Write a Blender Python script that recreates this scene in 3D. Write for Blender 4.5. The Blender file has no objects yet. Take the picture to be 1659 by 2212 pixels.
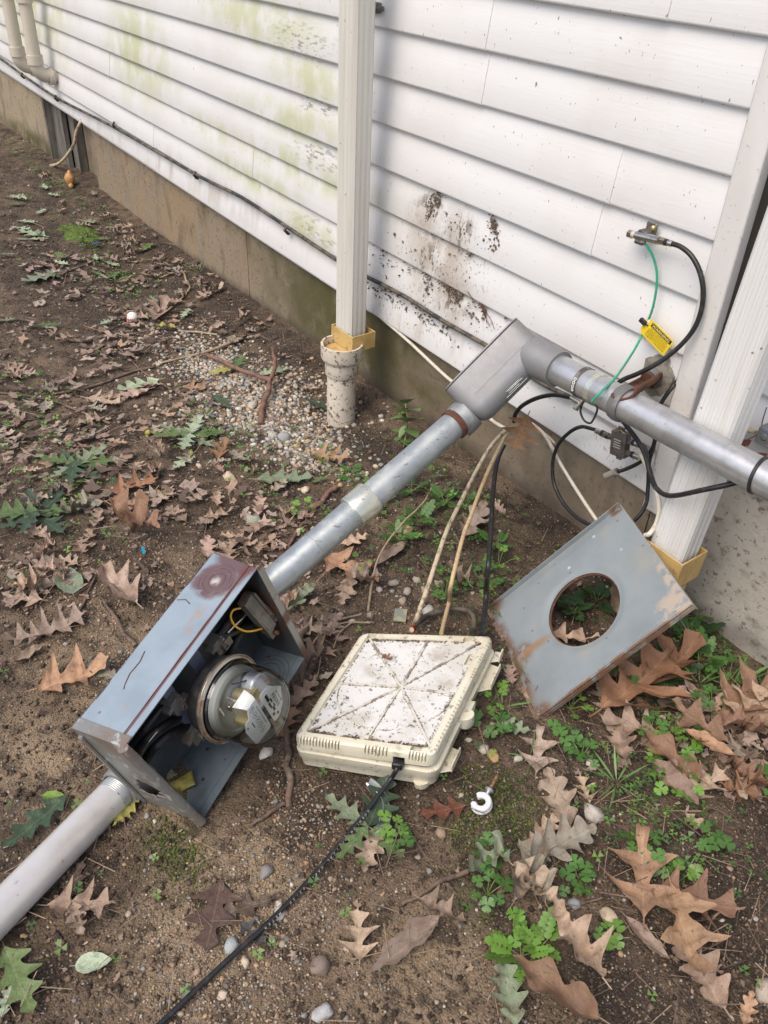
import bpy, bmesh, math, random
import numpy as np
from mathutils import Vector, Matrix, noise
random.seed(7); rng = np.random.default_rng(7)
sc = bpy.context.scene
COL = sc.collection
# ------------------------------------------------------------------ camera, sky, sun, exposure
CAMP = Vector((0.0, -1.5, 1.32))
FPX, CU, CV = 1844.0, 829.5, 1106.0            # focal length and centre of the photograph (1659 px wide)
RX = Vector((0.59541724, 0.49250254, -0.63475945))
RY = Vector((0.80235474, -0.32390619, 0.50130994))
RZ = Vector((0.0412939, -0.80779083, -0.58802108))
cam = bpy.data.objects.new('camera', bpy.data.cameras.new('camera')); COL.objects.link(cam)
right = Vector((RX.x, RY.x, RZ.x)); up = -Vector((RX.y, RY.y, RZ.y)); back = -Vector((RX.z, RY.z, RZ.z))
m = Matrix((right, up, back)).transposed().to_4x4(); m.translation = CAMP
cam.matrix_world = m
cam.data.sensor_fit = 'HORIZONTAL'; cam.data.sensor_width = 36; cam.data.lens = 36 * FPX / 1659.0
cam.data.clip_start = 0.02; cam.data.clip_end = 400
sc.camera = cam
SUN_EL, SUN_AZ = math.radians(54), math.radians(-80)   # azimuth of the sun, measured from +x to +y
w = bpy.data.worlds.new('World'); sc.world = w; w.use_nodes = True
wn = w.node_tree.nodes; wl = w.node_tree.links; wn.clear()
sky = wn.new('ShaderNodeTexSky'); sky.sky_type = 'NISHITA'; sky.sun_disc = False
sky.sun_elevation = SUN_EL; sky.sun_rotation = math.pi / 2 - SUN_AZ
sky.air_density = 1.0; sky.dust_density = 3.0; sky.ozone_density = 0.6
bg = wn.new('ShaderNodeBackground'); bg.inputs['Strength'].default_value = 0.115
wo = wn.new('ShaderNodeOutputWorld'); wl.new(sky.outputs[0], bg.inputs[0]); wl.new(bg.outputs[0], wo.inputs[0])
sd = bpy.data.lights.new('sun', 'SUN'); sd.energy = 1.5; sd.angle = math.radians(40); sd.color = (1.0, 0.91, 0.80)
so = bpy.data.objects.new('sun', sd); COL.objects.link(so); so.location = (-2, -5, 6)
sdir = Vector((math.cos(SUN_EL) * math.cos(SUN_AZ), math.cos(SUN_EL) * math.sin(SUN_AZ), math.sin(SUN_EL)))
so.rotation_euler = sdir.to_track_quat('Z', 'Y').to_euler()
vs = sc.view_settings; vs.view_transform = 'Standard'; vs.look = 'None'; vs.gamma = 1; vs.use_curve_mapping = False
vs.exposure = 0.70
sc.render.engine = 'CYCLES'

# ------------------------------------------------------------------ survey: points of the photograph put back on real surfaces
def ray(u, v):
    d = Vector((u - CU, v - CV, FPX)); return Vector((RX.dot(d), RY.dot(d), RZ.dot(d)))
def W(u, v, y=0.0):                            # on the plane of the wall, y metres from it
    r = ray(u, v); return CAMP + r * ((y - CAMP.y) / r.y)
def D(u, v, d):                                # at a measured distance
    return CAMP + ray(u, v) * (d / FPX)
def sm(x, a, b):
    t = min(1, max(0, (x - a) / (b - a))); return t * t * (3 - 2 * t)
def gz(x, y):
    z = 0.045 * sm(-x, 3.0, 4.6) - 0.03 * sm(x, -1.0, -0.5) * sm(y, -0.5, -0.05) + 0.008 * sm(-x, 1.2, 1.8)
    d2 = ((x + 1.93) ** 2 + (y + 0.20) ** 2); z -= 0.045 * math.exp(-d2 / 0.022)
    z += 0.02 * sm(y, -0.25, 0.0) * sm(-x, 1.9, 2.6)
    d2 = ((x + 0.33) ** 2 + ((y + 1.02) ** 2)); z -= 0.03 * math.exp(-d2 / 0.02)
    if -9 < x < 3 and -4 < y < 0.5:
        z += 0.007 * noise.noise((x * 3.1, y * 3.1, 1)) + 0.004 * noise.noise((x * 11, y * 11, 5)) + 0.0022 * noise.noise((x * 37, y * 37, 9))
    return z
def G(u, v, h=0.0):                            # on the ground
    r = ray(u, v); z = h
    for _ in range(4):
        p = CAMP + r * ((z - CAMP.z) / r.z); z = gz(p.x, p.y) + h
    return p

# ------------------------------------------------------------------ materials
def _n(nt, t, **k):
    n = nt.nodes.new(t)
    for a, b in k.items(): setattr(n, a, b)
    return n
def _math(nt, op, a, b=None, c=None, clamp=False):
    n = _n(nt, 'ShaderNodeMath', operation=op, use_clamp=clamp)
    for i, x in enumerate((a, b, c)):
        if x is None: continue
        if isinstance(x, (int, float)): n.inputs[i].default_value = x
        else: nt.links.new(x, n.inputs[i])
    return n.outputs[0]
def _noise(nt, co, scale, detail=4, st=(1, 1, 1), rough=0.6, off=(0, 0, 0)):
    mp = _n(nt, 'ShaderNodeMapping'); mp.inputs['Scale'].default_value = st; mp.inputs['Location'].default_value = off
    nt.links.new(co, mp.inputs[0]); n = _n(nt, 'ShaderNodeTexNoise'); n.inputs['Scale'].default_value = scale
    n.inputs['Detail'].default_value = detail; n.inputs['Roughness'].default_value = rough
    nt.links.new(mp.outputs[0], n.inputs['Vector']); return n.outputs['Fac']
def _ramp(nt, x, lo, hi):
    n = _n(nt, 'ShaderNodeMapRange', interpolation_type='SMOOTHSTEP')
    n.inputs['From Min'].default_value = lo; n.inputs['From Max'].default_value = hi
    nt.links.new(x, n.inputs['Value']); return n.outputs[0]
def _region(nt, co, c, r, soft, k=0.0, ks=20.0):
    a = _n(nt, 'ShaderNodeVectorMath', operation='SUBTRACT'); nt.links.new(co, a.inputs[0]); a.inputs[1].default_value = c
    b = _n(nt, 'ShaderNodeVectorMath', operation='DIVIDE'); nt.links.new(a.outputs[0], b.inputs[0]); b.inputs[1].default_value = r
    l = _n(nt, 'ShaderNodeVectorMath', operation='LENGTH'); nt.links.new(b.outputs[0], l.inputs[0]); d = l.outputs['Value']
    if k: d = _math(nt, 'ADD', d, _math(nt, 'MULTIPLY', _math(nt, 'SUBTRACT', _noise(nt, co, ks, 5), 0.5), k))
    return _math(nt, 'SUBTRACT', 1.0, _ramp(nt, d, 1 - soft, 1 + soft * 0.2))
MATS = {}
def mat(name, base, rough=0.6, metal=0.0, layers=(), bumps=(), coord=None, obcol=False, attr=None, spec=0.5, rvar=0, hook=None, vein=False):
    m = bpy.data.materials.new(name); m.use_nodes = True; nt = m.node_tree; nt.nodes.clear()
    out = _n(nt, 'ShaderNodeOutputMaterial'); p = _n(nt, 'ShaderNodeBsdfPrincipled'); nt.links.new(p.outputs[0], out.inputs[0])
    tc = _n(nt, 'ShaderNodeTexCoord')
    if coord is not None: tc.object = coord
    co = tc.outputs['Object']
    if obcol:
        oi = _n(nt, 'ShaderNodeObjectInfo'); col = oi.outputs['Color']
    elif attr:
        at = _n(nt, 'ShaderNodeAttribute', attribute_name=attr); col = at.outputs['Color']
    else:
        rgb = _n(nt, 'ShaderNodeRGB'); rgb.outputs[0].default_value = (*base, 1); col = rgb.outputs[0]
    if vein:                                   # midrib and side veins of a leaf whose length runs along y
        sx = _n(nt, 'ShaderNodeSeparateXYZ'); nt.links.new(co, sx.inputs[0])
        ax = _math(nt, 'ABSOLUTE', sx.outputs['X'])
        mid = _math(nt, 'SUBTRACT', 1.0, _ramp(nt, ax, 0.006, 0.016))
        fr = _math(nt, 'FRACT', _math(nt, 'MULTIPLY', _math(nt, 'SUBTRACT', sx.outputs['Y'], _math(nt, 'MULTIPLY', ax, 1.1)), 7.5))
        sv = _math(nt, 'MULTIPLY', _math(nt, 'SUBTRACT', 1.0, _ramp(nt, _math(nt, 'ABSOLUTE', _math(nt, 'SUBTRACT', fr, 0.5)), 0.02, 0.07)), 0.5)
        vv = _math(nt, 'MAXIMUM', mid, sv)
        mx = _n(nt, 'ShaderNodeMix', data_type='RGBA', blend_type='MIX'); nt.links.new(_math(nt, 'MULTIPLY', vv, 0.42), mx.inputs['Factor'])
        nt.links.new(col, mx.inputs['A']); g = _n(nt, 'ShaderNodeMix', data_type='RGBA', blend_type='ADD'); g.inputs['Factor'].default_value = 0.5
        nt.links.new(col, g.inputs['A']); g.inputs['B'].default_value = (0.22, 0.2, 0.13, 1); nt.links.new(g.outputs['Result'], mx.inputs['B']); col = mx.outputs['Result']
    for L in layers:
        mk = None
        if 'scale' in L: mk = _ramp(nt, _noise(nt, co, L['scale'], L.get('detail', 5), L.get('st', (1, 1, 1)), L.get('nr', 0.6), L.get('off', (0, 0, 0))), L.get('lo', 0.45), L.get('hi', 0.65))
        if 'vor' in L:
            v = _n(nt, 'ShaderNodeTexVoronoi'); v.inputs['Scale'].default_value = L['vor']; nt.links.new(co, v.inputs['Vector'])
            s2 = _n(nt, 'ShaderNodeSeparateColor'); nt.links.new(v.outputs['Color'], s2.inputs[0])
            q = _math(nt, 'MULTIPLY', _ramp(nt, s2.outputs[0], L['vlo'], L['vlo'] + 0.04), _math(nt, 'SUBTRACT', 1.0, _ramp(nt, v.outputs['Distance'], L.get('vd', 0.35), L.get('vd', 0.35) + 0.1)))
            mk = q if mk is None else _math(nt, 'MULTIPLY', mk, q)
        if 'reg' in L:
            rs = None
            regs = L['reg'] if isinstance(L['reg'], list) else [L['reg']]
            for R in regs:
                q = _region(nt, co, *R); rs = q if rs is None else _math(nt, 'MAXIMUM', rs, q)
            mk = rs if mk is None else _math(nt, 'MULTIPLY', mk, rs)
        mk = _math(nt, 'MULTIPLY', mk, L.get('amt', 1.0))
        mx = _n(nt, 'ShaderNodeMix', data_type='RGBA', blend_type=L.get('blend', 'MIX'))
        nt.links.new(mk, mx.inputs['Factor']); nt.links.new(col, mx.inputs['A'])
        mx.inputs['B'].default_value = (*L['col'], 1); col = mx.outputs['Result']
        if 'rough' in L or 'metal' in L:
            L['_mk'] = mk
    nt.links.new(col, p.inputs['Base Color'])
    p.inputs['Roughness'].default_value = rough; p.inputs['Metallic'].default_value = metal
    p.inputs['Specular IOR Level'].default_value = spec
    if rvar:
        r_ = _n(nt, 'ShaderNodeMapRange'); r_.inputs['To Min'].default_value = max(0.02, rough - rvar); r_.inputs['To Max'].default_value = min(1, rough + rvar)
        nt.links.new(_noise(nt, co, 45, 5), r_.inputs['Value']); nt.links.new(r_.outputs[0], p.inputs['Roughness'])
    if metal:
        cur = None
        for L in layers:
            if 'metal' in L:
                a = _math(nt, 'MULTIPLY', L['_mk'], metal - L['metal']); cur = _math(nt, 'SUBTRACT', metal if cur is None else cur, a, clamp=True)
        if cur is not None: nt.links.new(cur, p.inputs['Metallic'])
    prev = None
    for B in bumps:
        st, scale = B[0], B[1]; stv = B[2] if len(B) > 2 else (1, 1, 1); dist = B[3] if len(B) > 3 else 0.002
        b = _n(nt, 'ShaderNodeBump'); b.inputs['Strength'].default_value = st; b.inputs['Distance'].default_value = dist
        if scale < 0:
            v = _n(nt, 'ShaderNodeTexVoronoi'); v.inputs['Scale'].default_value = -scale; nt.links.new(co, v.inputs['Vector']); h = _math(nt, 'SUBTRACT', 1.0, v.outputs['Distance'])
        else: h = _noise(nt, co, scale, 6, stv)
        nt.links.new(h, b.inputs['Height'])
        if prev is not None: nt.links.new(prev, b.inputs['Normal'])
        prev = b.outputs[0]
    if prev is not None: nt.links.new(prev, p.inputs['Normal'])
    if hook: hook(nt, p, out, co, col)
    MATS[name] = m; return m

# ------------------------------------------------------------------ mesh building
def frame(ax, hint=Vector((0, 0, 1))):
    z = ax.normalized()
    if abs(z.dot(hint)) > 0.97: hint = Vector((1, 0, 0))
    x = (hint - z * hint.dot(z)).normalized(); return x, z.cross(x), z
def spline(pts, n=8):
    P = [Vector(p) for p in pts]
    if len(P) < 3: return P
    P = [P[0] * 2 - P[1]] + P + [P[-1] * 2 - P[-2]]; out = []
    for i in range(1, len(P) - 2):
        a, b, c, d = P[i - 1:i + 3]
        for k in range(n):
            t = k / n; out.append(0.5 * (2 * b + (c - a) * t + (2 * a - 5 * b + 4 * c - d) * t * t + (3 * b - a - 3 * c + d) * t ** 3))
    out.append(P[-2]); return out
class MB:
    def __init__(s): s.v = []; s.f = []
    def add(s, vs_, fs):
        o = len(s.v); s.v += [Vector(v) for v in vs_]; s.f += [tuple(i + o for i in f) for f in fs]; return s
    def box(s, a, b):
        x0, y0, z0 = a; x1, y1, z1 = b
        return s.add([(x0, y0, z0), (x1, y0, z0), (x1, y1, z0), (x0, y1, z0), (x0, y0, z1), (x1, y0, z1), (x1, y1, z1), (x0, y1, z1)],
                     [(0, 3, 2, 1), (4, 5, 6, 7), (0, 1, 5, 4), (1, 2, 6, 5), (2, 3, 7, 6), (3, 0, 4, 7)])
    def obox(s, c, ex, ey, ez):
        c = Vector(c); V = [c + ex * a + ey * b + ez * d for d in (-1, 1) for a, b in ((-1, -1), (1, -1), (1, 1), (-1, 1))]
        return s.add(V, [(0, 3, 2, 1), (4, 5, 6, 7), (0, 1, 5, 4), (1, 2, 6, 5), (2, 3, 7, 6), (3, 0, 4, 7)])
    def tube(s, pts, r, seg=8, caps=True, closed=False):
        P = [Vector(p) for p in pts]; n = len(P); R = r if isinstance(r, (list, tuple)) else [r] * n
        V = []; nx = None
        for i, p in enumerate(P):
            a = P[i - 1] if (i > 0 or closed) else P[i]; b = P[(i + 1) % n] if (i < n - 1 or closed) else P[i]
            t = (b - a)
            if t.length < 1e-9: t = Vector((0, 0, 1))
            t.normalize()
            if nx is None: nx = frame(t)[0]
            nx = (nx - t * nx.dot(t))
            nx = nx.normalized() if nx.length > 1e-6 else frame(t)[0]
            ny = t.cross(nx)
            V += [p + (nx * math.cos(2 * math.pi * k / seg) + ny * math.sin(2 * math.pi * k / seg)) * R[i] for k in range(seg)]
        F = []
        for i in range(n if closed else n - 1):
            j = (i + 1) % n
            for k in range(seg): k2 = (k + 1) % seg; F.append((i * seg + k, i * seg + k2, j * seg + k2, j * seg + k))
        if caps and not closed: F += [tuple(range(seg - 1, -1, -1)), tuple((n - 1) * seg + k for k in range(seg))]
        return s.add(V, F)
    def lathe(s, prof, o, ax, seg=32, caps=True, hint=Vector((0, 0, 1))):
        x, y, z = frame(Vector(ax), hint); o = Vector(o); V = []; F = []
        for r, h in prof: V += [o + z * h + (x * math.cos(2 * math.pi * k / seg) + y * math.sin(2 * math.pi * k / seg)) * max(r, 1e-5) for k in range(seg)]
        for i in range(len(prof) - 1):
            for k in range(seg): k2 = (k + 1) % seg; F.append((i * seg + k, i * seg + k2, (i + 1) * seg + k2, (i + 1) * seg + k))
        if caps: F += [tuple(range(seg - 1, -1, -1)), tuple((len(prof) - 1) * seg + k for k in range(seg))]
        return s.add(V, F)
    def grid(s, fn, nu, nv):
        V = [fn(i / nu, j / nv) for j in range(nv + 1) for i in range(nu + 1)]
        F = [(j * (nu + 1) + i, j * (nu + 1) + i + 1, (j + 1) * (nu + 1) + i + 1, (j + 1) * (nu + 1) + i) for j in range(nv) for i in range(nu)]
        return s.add(V, F)
    def prism(s, poly, o, ex, ey, ez):         # outline in (ex, ey), thickness vector ez
        o = Vector(o); n = len(poly); V = [o + ex * a + ey * b for a, b in poly]; V += [v + ez for v in V]
        F = [tuple(range(n - 1, -1, -1)), tuple(range(n, 2 * n))] + [(k, (k + 1) % n, n + (k + 1) % n, n + k) for k in range(n)]
        return s.add(V, F)
    def warp(s, fn): s.v = [Vector(fn(v)) for v in s.v]; return s
    def mesh(s, name, mt, smooth=40, inv=None):
        me = bpy.data.meshes.new(name); V = s.v if inv is None else [inv @ v for v in s.v]
        me.from_pydata([tuple(v) for v in V], [], s.f); me.materials.append(mt)
        bm = bmesh.new(); bm.from_mesh(me); bmesh.ops.recalc_face_normals(bm, faces=bm.faces); bm.to_mesh(me); bm.free()
        if smooth:
            me.shade_smooth(); me.set_sharp_from_angle(angle=math.radians(smooth))
        return me
    def build(s, name, mt, parent=None, smooth=40, bevel=0, label=None):
        inv = parent.matrix_basis.inverted() if parent else None
        if parent and parent.parent: inv = (parent.parent.matrix_basis @ parent.matrix_basis).inverted()
        o = bpy.data.objects.new(name, s.mesh(name, mt, smooth, inv)); COL.objects.link(o); o.parent = parent
        if bevel:
            b = o.modifiers.new('bevel', 'BEVEL'); b.width = bevel; b.segments = 2; b.limit_method = 'ANGLE'; b.angle_limit = math.radians(35)
        if label: o['label'] = label
        return o
def tag(o, label, cat, group=None):
    o['label'] = label; o['category'] = cat
    if group: o['group'] = group
    return o
def thing(name, label, cat, loc=(0, 0, 0), rot=None, group=None):
    o = bpy.data.objects.new(name, None); COL.objects.link(o); o.empty_display_size = 0.05
    M_ = rot.to_4x4() if rot is not None else Matrix.Identity(4); M_.translation = Vector(loc); o.matrix_basis = M_
    return tag(o, label, cat, group)
def single(name, mb, mt, label, cat, group=None, smooth=40, bevel=0):
    c = Vector(((min(v.x for v in mb.v) + max(v.x for v in mb.v)) / 2, (min(v.y for v in mb.v) + max(v.y for v in mb.v)) / 2, min(v.z for v in mb.v)))
    o = bpy.data.objects.new(name, mb.mesh(name, mt, smooth, Matrix.Translation(-c))); COL.objects.link(o); o.location = c
    if bevel:
        b = o.modifiers.new('bevel', 'BEVEL'); b.width = bevel; b.segments = 2; b.limit_method = 'ANGLE'
    return tag(o, label, cat, group)
def kind(o, k): o['kind'] = k; return o
def text_mb(txt, size, o, ex, ey, ez, h=0.0002, align='LEFT', fit=None):
    cu = bpy.data.curves.new('lettering', 'FONT'); cu.body = txt; cu.size = size; cu.align_x = align; cu.resolution_u = 2; cu.offset = size * 0.012
    ob = bpy.data.objects.new('lettering', cu); COL.objects.link(ob)
    bpy.context.view_layer.update()
    me = ob.evaluated_get(bpy.context.evaluated_depsgraph_get()).to_mesh()
    vv = [Vector(v.co) for v in me.vertices]; ff = [tuple(p.vertices) for p in me.polygons]
    ob.to_mesh_clear() if False else None
    bpy.data.objects.remove(ob); bpy.data.curves.remove(cu)
    if fit and vv:
        wd = max(v.x for v in vv) - min(v.x for v in vv); k = fit / wd
        for v in vv: v.x *= k
    o = Vector(o); return MB().add([o + ex * v.x + ey * v.y + ez * h for v in vv], ff)

# ---- materials used everywhere
DIRT = (0.055, 0.04, 0.03); RUST = (0.11, 0.036, 0.016)
SOILP = [W(940, 430), W(1000, 560), W(970, 640), W(1060, 490)]
M_side = mat('vinyl_siding', (0.73, 0.73, 0.735), 0.42, layers=[
    dict(col=(0.63, 0.61, 0.58), scale=3, lo=0.42, hi=0.75, amt=0.5),
    dict(col=(0.50, 0.53, 0.30), scale=13, lo=0.30, hi=0.62, st=(1, 1, 0.6), amt=0.8, reg=[
        ((-2.66, 0, 0.985), (0.52, 1, 0.095), 0.9, 0.7, 9), ((-2.35, 0, 0.87), (0.26, 1, 0.08), 0.9, 0.6, 9), ((-2.42, 0, 0.73), (0.42, 1, 0.075), 0.9, 0.6, 9), ((-2.4, 0, 0.60), (0.55, 1, 0.075), 0.9, 0.6, 9),
        ((-2.75, 0, 0.50), (0.45, 1, 0.06), 0.9, 0.7, 9), ((-2.35, 0, 0.42), (0.25, 1, 0.07), 0.9, 0.6, 9), ((-4.9, 0, 0.85), (0.8, 1, 0.4), 0.9, 0.9, 5), ((-3.6, 0, 0.75), (0.4, 1, 0.25), 0.9, 0.9, 6), ((-3.9, 0, 1.05), (0.4, 1, 0.1), 0.9, 0.9, 6), ((-2.7, 0, 1.10), (0.6, 1, 0.05), 0.9, 0.9, 6), ((-3.0, 0, 0.6), (0.3, 1, 0.06), 0.9, 0.9, 6)]),
    dict(col=(0.15, 0.15, 0.11), scale=55, lo=0.52, hi=0.62, st=(0.6, 1, 2.2), amt=0.7, reg=[((-2.38, 0, 0.96), (0.22, 1, 0.06), 0.9, 0.7, 9), ((-2.3, 0, 0.66), (0.2, 1, 0.05), 0.9, 0.6, 9), ((-2.3, 0, 0.80), (0.15, 1, 0.04), 0.9, 0.6, 9), ((-2.3, 0, 0.43), (0.2, 1, 0.05), 0.9, 0.6, 9)]),
    dict(col=(0.42, 0.36, 0.29), scale=10, lo=0.45, hi=0.7, st=(1.5, 1, 0.4), amt=0.6, reg=[((-3.4, 0, 0.38), (1.6, 1, 0.09), 0.9, 0.5, 5), ((-1.75, 0, 0.34), (0.45, 1, 0.14), 0.9, 0.5, 5)]),
    dict(col=(0.40, 0.33, 0.26), scale=9, lo=0.30, hi=0.56, amt=0.75, reg=[((-1.71, 0, 0.55), (0.17, 1, 0.17), 0.8, 0.8, 12), ((-1.66, 0, 0.46), (0.16, 1, 0.1), 0.8, 0.8, 12)]),
    dict(col=(0.115, 0.085, 0.062), scale=30, lo=0.48, hi=0.57, st=(1.3, 1, 0.7), nr=.75, amt=0.95, reg=[((-1.77, 0, 0.645), (0.05, 1, 0.05), 0.9, 0.7, 12), ((-1.62, 0, 0.62), (0.06, 1, 0.06), 0.9, 0.6, 12), ((-1.74, 0, 0.50), (0.06, 1, 0.09), 0.9, 0.6, 12), ((-1.66, 0, 0.44), (0.12, 1, 0.05), 0.9, 0.6, 12)]),
    dict(col=(0.05, 0.036, 0.028), scale=120, lo=0.60, hi=0.64, st=(1.4, 1, 0.6), amt=0.8, reg=[((-1.8, 0, 0.34), (0.33, 1, 0.085), 0.9, 0.5, 9), ((-1.7, 0, 0.52), (0.28, 1, 0.2), 0.9, 0.9, 9), ((-1.0, 0, 0.28), (0.14, 1, 0.05), 0.9, 0.6, 9)]),
    dict(col=(0.10, 0.08, 0.065), scale=130, lo=0.70, hi=0.74, st=(1.2, 1, 0.6), detail=2, amt=0.7),
    dict(col=(0.09, 0.075, 0.06), scale=55, lo=0.735, hi=0.755, st=(1.0, 1, 0.7), detail=3, off=(3, 1, 2), amt=0.8),
    ], bumps=[(0.22, 7, (1.2, 1, 26), 0.002), (0.08, 160, (0.3, 1, 2), 0.001)])
M_white = mat('white_trim', (0.69, 0.68, 0.67), 0.4, layers=[dict(col=(0.52, 0.50, 0.46), scale=6, lo=0.45, hi=0.75, st=(1, 1, 0.3), amt=0.5), dict(col=(0.2, 0.17, 0.14), vor=90, vlo=0.93, vd=0.14, amt=0.45), dict(col=(0.3, 0.27, 0.22), scale=90, lo=0.6, hi=0.7, amt=0.5)], bumps=[(0.05, 40)])
M_spout = mat('painted_spout', (0.62, 0.605, 0.55), 0.42, layers=[dict(col=(0.43, 0.40, 0.34), scale=9, lo=0.42, hi=0.7, st=(2, 2, 0.12), amt=0.55), dict(col=(0.16, 0.13, 0.10), vor=75, vlo=0.9, vd=0.17, amt=0.7), dict(col=(0.2, 0.16, 0.12), scale=30, lo=0.55, hi=0.7, amt=0.5, reg=((-2.0, -0.16, 0.24), (0.2, 0.2, 0.09), 0.9))], bumps=[(0.05, 30)])
M_spout2 = mat('white_spout', (0.66, 0.66, 0.65), 0.4, layers=[dict(col=(0.5, 0.47, 0.40), scale=8, lo=0.45, hi=0.75, st=(3, 3, 0.15), amt=0.55), dict(col=(0.06, 0.045, 0.035), vor=80, vlo=0.95, vd=0.13, amt=0.7), dict(col=(0.3, 0.25, 0.18), scale=35, lo=0.52, hi=0.66, amt=0.8, reg=((-0.77, -0.15, 0.2), (0.2, 0.2, 0.06), 0.9))], bumps=[(0.05, 30)])
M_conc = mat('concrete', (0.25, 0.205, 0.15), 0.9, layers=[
    dict(col=(0.29, 0.205, 0.12), scale=5, lo=0.35, hi=0.6, st=(1.6, 1, 0.5), amt=0.85, reg=((-3.6, 0, 0.15), (1.1, 1, 0.4), 0.9, 0.5)),
    dict(col=(0.36, 0.30, 0.2), scale=3, lo=0.2, hi=0.5, amt=0.75, reg=((-5.6, 0, 0.22), (0.75, 1, 0.4), 0.5, 0.3)),
    dict(col=(0.12, 0.09, 0.06), scale=8, lo=0.48, hi=0.70, st=(1.4, 1, 0.6), amt=0.7),
    dict(col=(0.072, 0.066, 0.018), scale=6, lo=0.28, hi=0.52, amt=0.95, reg=[((-2.15, 0, 0.17), (0.75, 1, 0.36), 0.9, 0.6, 8), ((-1.75, 0, 0.1), (0.3, 1, 0.1), 0.9, 0.5, 8), ((-5.3, 0, 0.09), (0.8, 1, 0.08), 0.8, 0.5, 8), ((-0.72, 0, 0.13), (0.1, 1, 0.1), 0.9, 0.7, 15), ((-0.55, 0, 0.03), (0.15, 1, 0.06), 0.9, 0.7, 15)]),
    dict(col=(0.17, 0.13, 0.09), scale=8, lo=0.35, hi=0.6, amt=0.8, reg=[((-1.45, 0, 0.05), (0.55, 1, 0.35), 0.7, 0.4, 9)]),
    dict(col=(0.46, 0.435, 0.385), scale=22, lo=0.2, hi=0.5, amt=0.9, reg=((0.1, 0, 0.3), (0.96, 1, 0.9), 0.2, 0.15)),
    dict(col=(0.09, 0.07, 0.05), scale=75, lo=0.58, hi=0.66, amt=0.7),
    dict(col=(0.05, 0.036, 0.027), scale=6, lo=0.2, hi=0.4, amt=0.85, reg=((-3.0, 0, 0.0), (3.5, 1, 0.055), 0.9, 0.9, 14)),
    ], bumps=[(0.55, 60, (1, 1, 1), 0.004), (0.5, 190, (1, 1, 1), 0.003), (0.35, 9, (1.5, 1, 0.8), 0.004)])
M_dark = mat('dark_gap', (0.02, 0.018, 0.016), 0.9)
M_bmetal = mat('grey_sheet_metal', (0.26, 0.25, 0.22), 0.5, 0.4, layers=[dict(col=(0.08, 0.07, 0.06), scale=12, lo=0.4, hi=0.65, st=(2, 2, 0.3), amt=0.8)], bumps=[(0.1, 30)])
M_black = mat('black_cable_jacket', (0.016, 0.016, 0.018), 0.42, layers=[dict(col=(0.07, 0.06, 0.05), scale=60, lo=0.52, hi=0.7, amt=0.6)], bumps=[(0.06, 150)])
M_blackw = mat('weathered_black_cable', (0.03, 0.028, 0.026), 0.6, layers=[dict(col=(0.16, 0.13, 0.095), scale=22, lo=0.42, hi=0.6, amt=0.8)], bumps=[(0.1, 150)])
M_cream = mat('cream_cable_jacket', (0.55, 0.46, 0.32), 0.55, layers=[dict(col=(0.13, 0.09, 0.055), scale=42, lo=0.50, hi=0.62, amt=0.75), dict(col=(0.09, 0.06, 0.04), scale=170, lo=0.58, hi=0.66, amt=0.8)], bumps=[(0.08, 140)])
M_wcable = mat('white_cable_jacket', (0.62, 0.57, 0.48), 0.5, layers=[dict(col=(0.3, 0.24, 0.17), scale=40, lo=0.5, hi=0.68, amt=0.6)], bumps=[(0.05, 140)])
M_tan = mat('yellow_tan_plastic', (0.56, 0.39, 0.15), 0.5, layers=[dict(col=(0.36, 0.23, 0.085), scale=25, lo=0.42, hi=0.7, amt=0.6), dict(col=(0.12, 0.085, 0.05), scale=70, lo=0.6, hi=0.68, amt=0.6)], bumps=[(0.1, 60)])
M_pvc = mat('white_pvc', (0.66, 0.60, 0.51), 0.45, layers=[dict(col=(0.5, 0.42, 0.33), scale=7, lo=0.4, hi=0.7, amt=0.6), dict(col=(0.10, 0.08, 0.06), scale=75, lo=0.56, hi=0.60, detail=3, nr=0.7, amt=0.85)], bumps=[(0.05, 40)])
M_pvc2 = mat('aged_white_pipe', (0.56, 0.51, 0.43), 0.4, layers=[dict(col=(0.42, 0.36, 0.27), scale=6, lo=0.4, hi=0.7, amt=0.6)], bumps=[(0.04, 40)])
M_alu = mat('dull_aluminium', (0.54, 0.54, 0.55), 0.36, 0.75, layers=[dict(col=(0.36, 0.36, 0.36), scale=28, lo=0.42, hi=0.7, amt=0.7, metal=0.7), dict(col=(0.3, 0.26, 0.21), scale=80, lo=0.6, hi=0.68, amt=0.6, metal=0.2)], bumps=[(0.05, 60), (0.06, 14)], rvar=0.12)
M_lb = mat('cast_aluminium', (0.265, 0.265, 0.275), 0.58, 0.5, layers=[dict(col=(0.28, 0.275, 0.27), scale=14, lo=0.4, hi=0.68, amt=0.8, metal=0.6), dict(col=(0.38, 0.385, 0.42), scale=60, lo=0.5, hi=0.75, amt=0.3, metal=0.5)], bumps=[(0.10, 220), (0.06, 20)], rvar=0.1)
M_galv = mat('galvanized_steel', (0.43, 0.46, 0.47), 0.48, 0.75, layers=[dict(col=(0.60, 0.62, 0.62), vor=75, vlo=0.55, vd=0.55, amt=0.12), dict(col=(0.27, 0.30, 0.31), scale=32, lo=0.42, hi=0.62, amt=0.6, metal=0.5), dict(col=(0.55, 0.57, 0.54), scale=16, lo=0.5, hi=0.7, amt=0.7, metal=0.5), dict(col=(0.13, 0.13, 0.125), scale=48, lo=0.60, hi=0.65, st=(0.9, 0.35, 1.5), nr=.75, amt=0.85, metal=0.2)], bumps=[(0.07, 90)], rvar=0.15)
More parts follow.
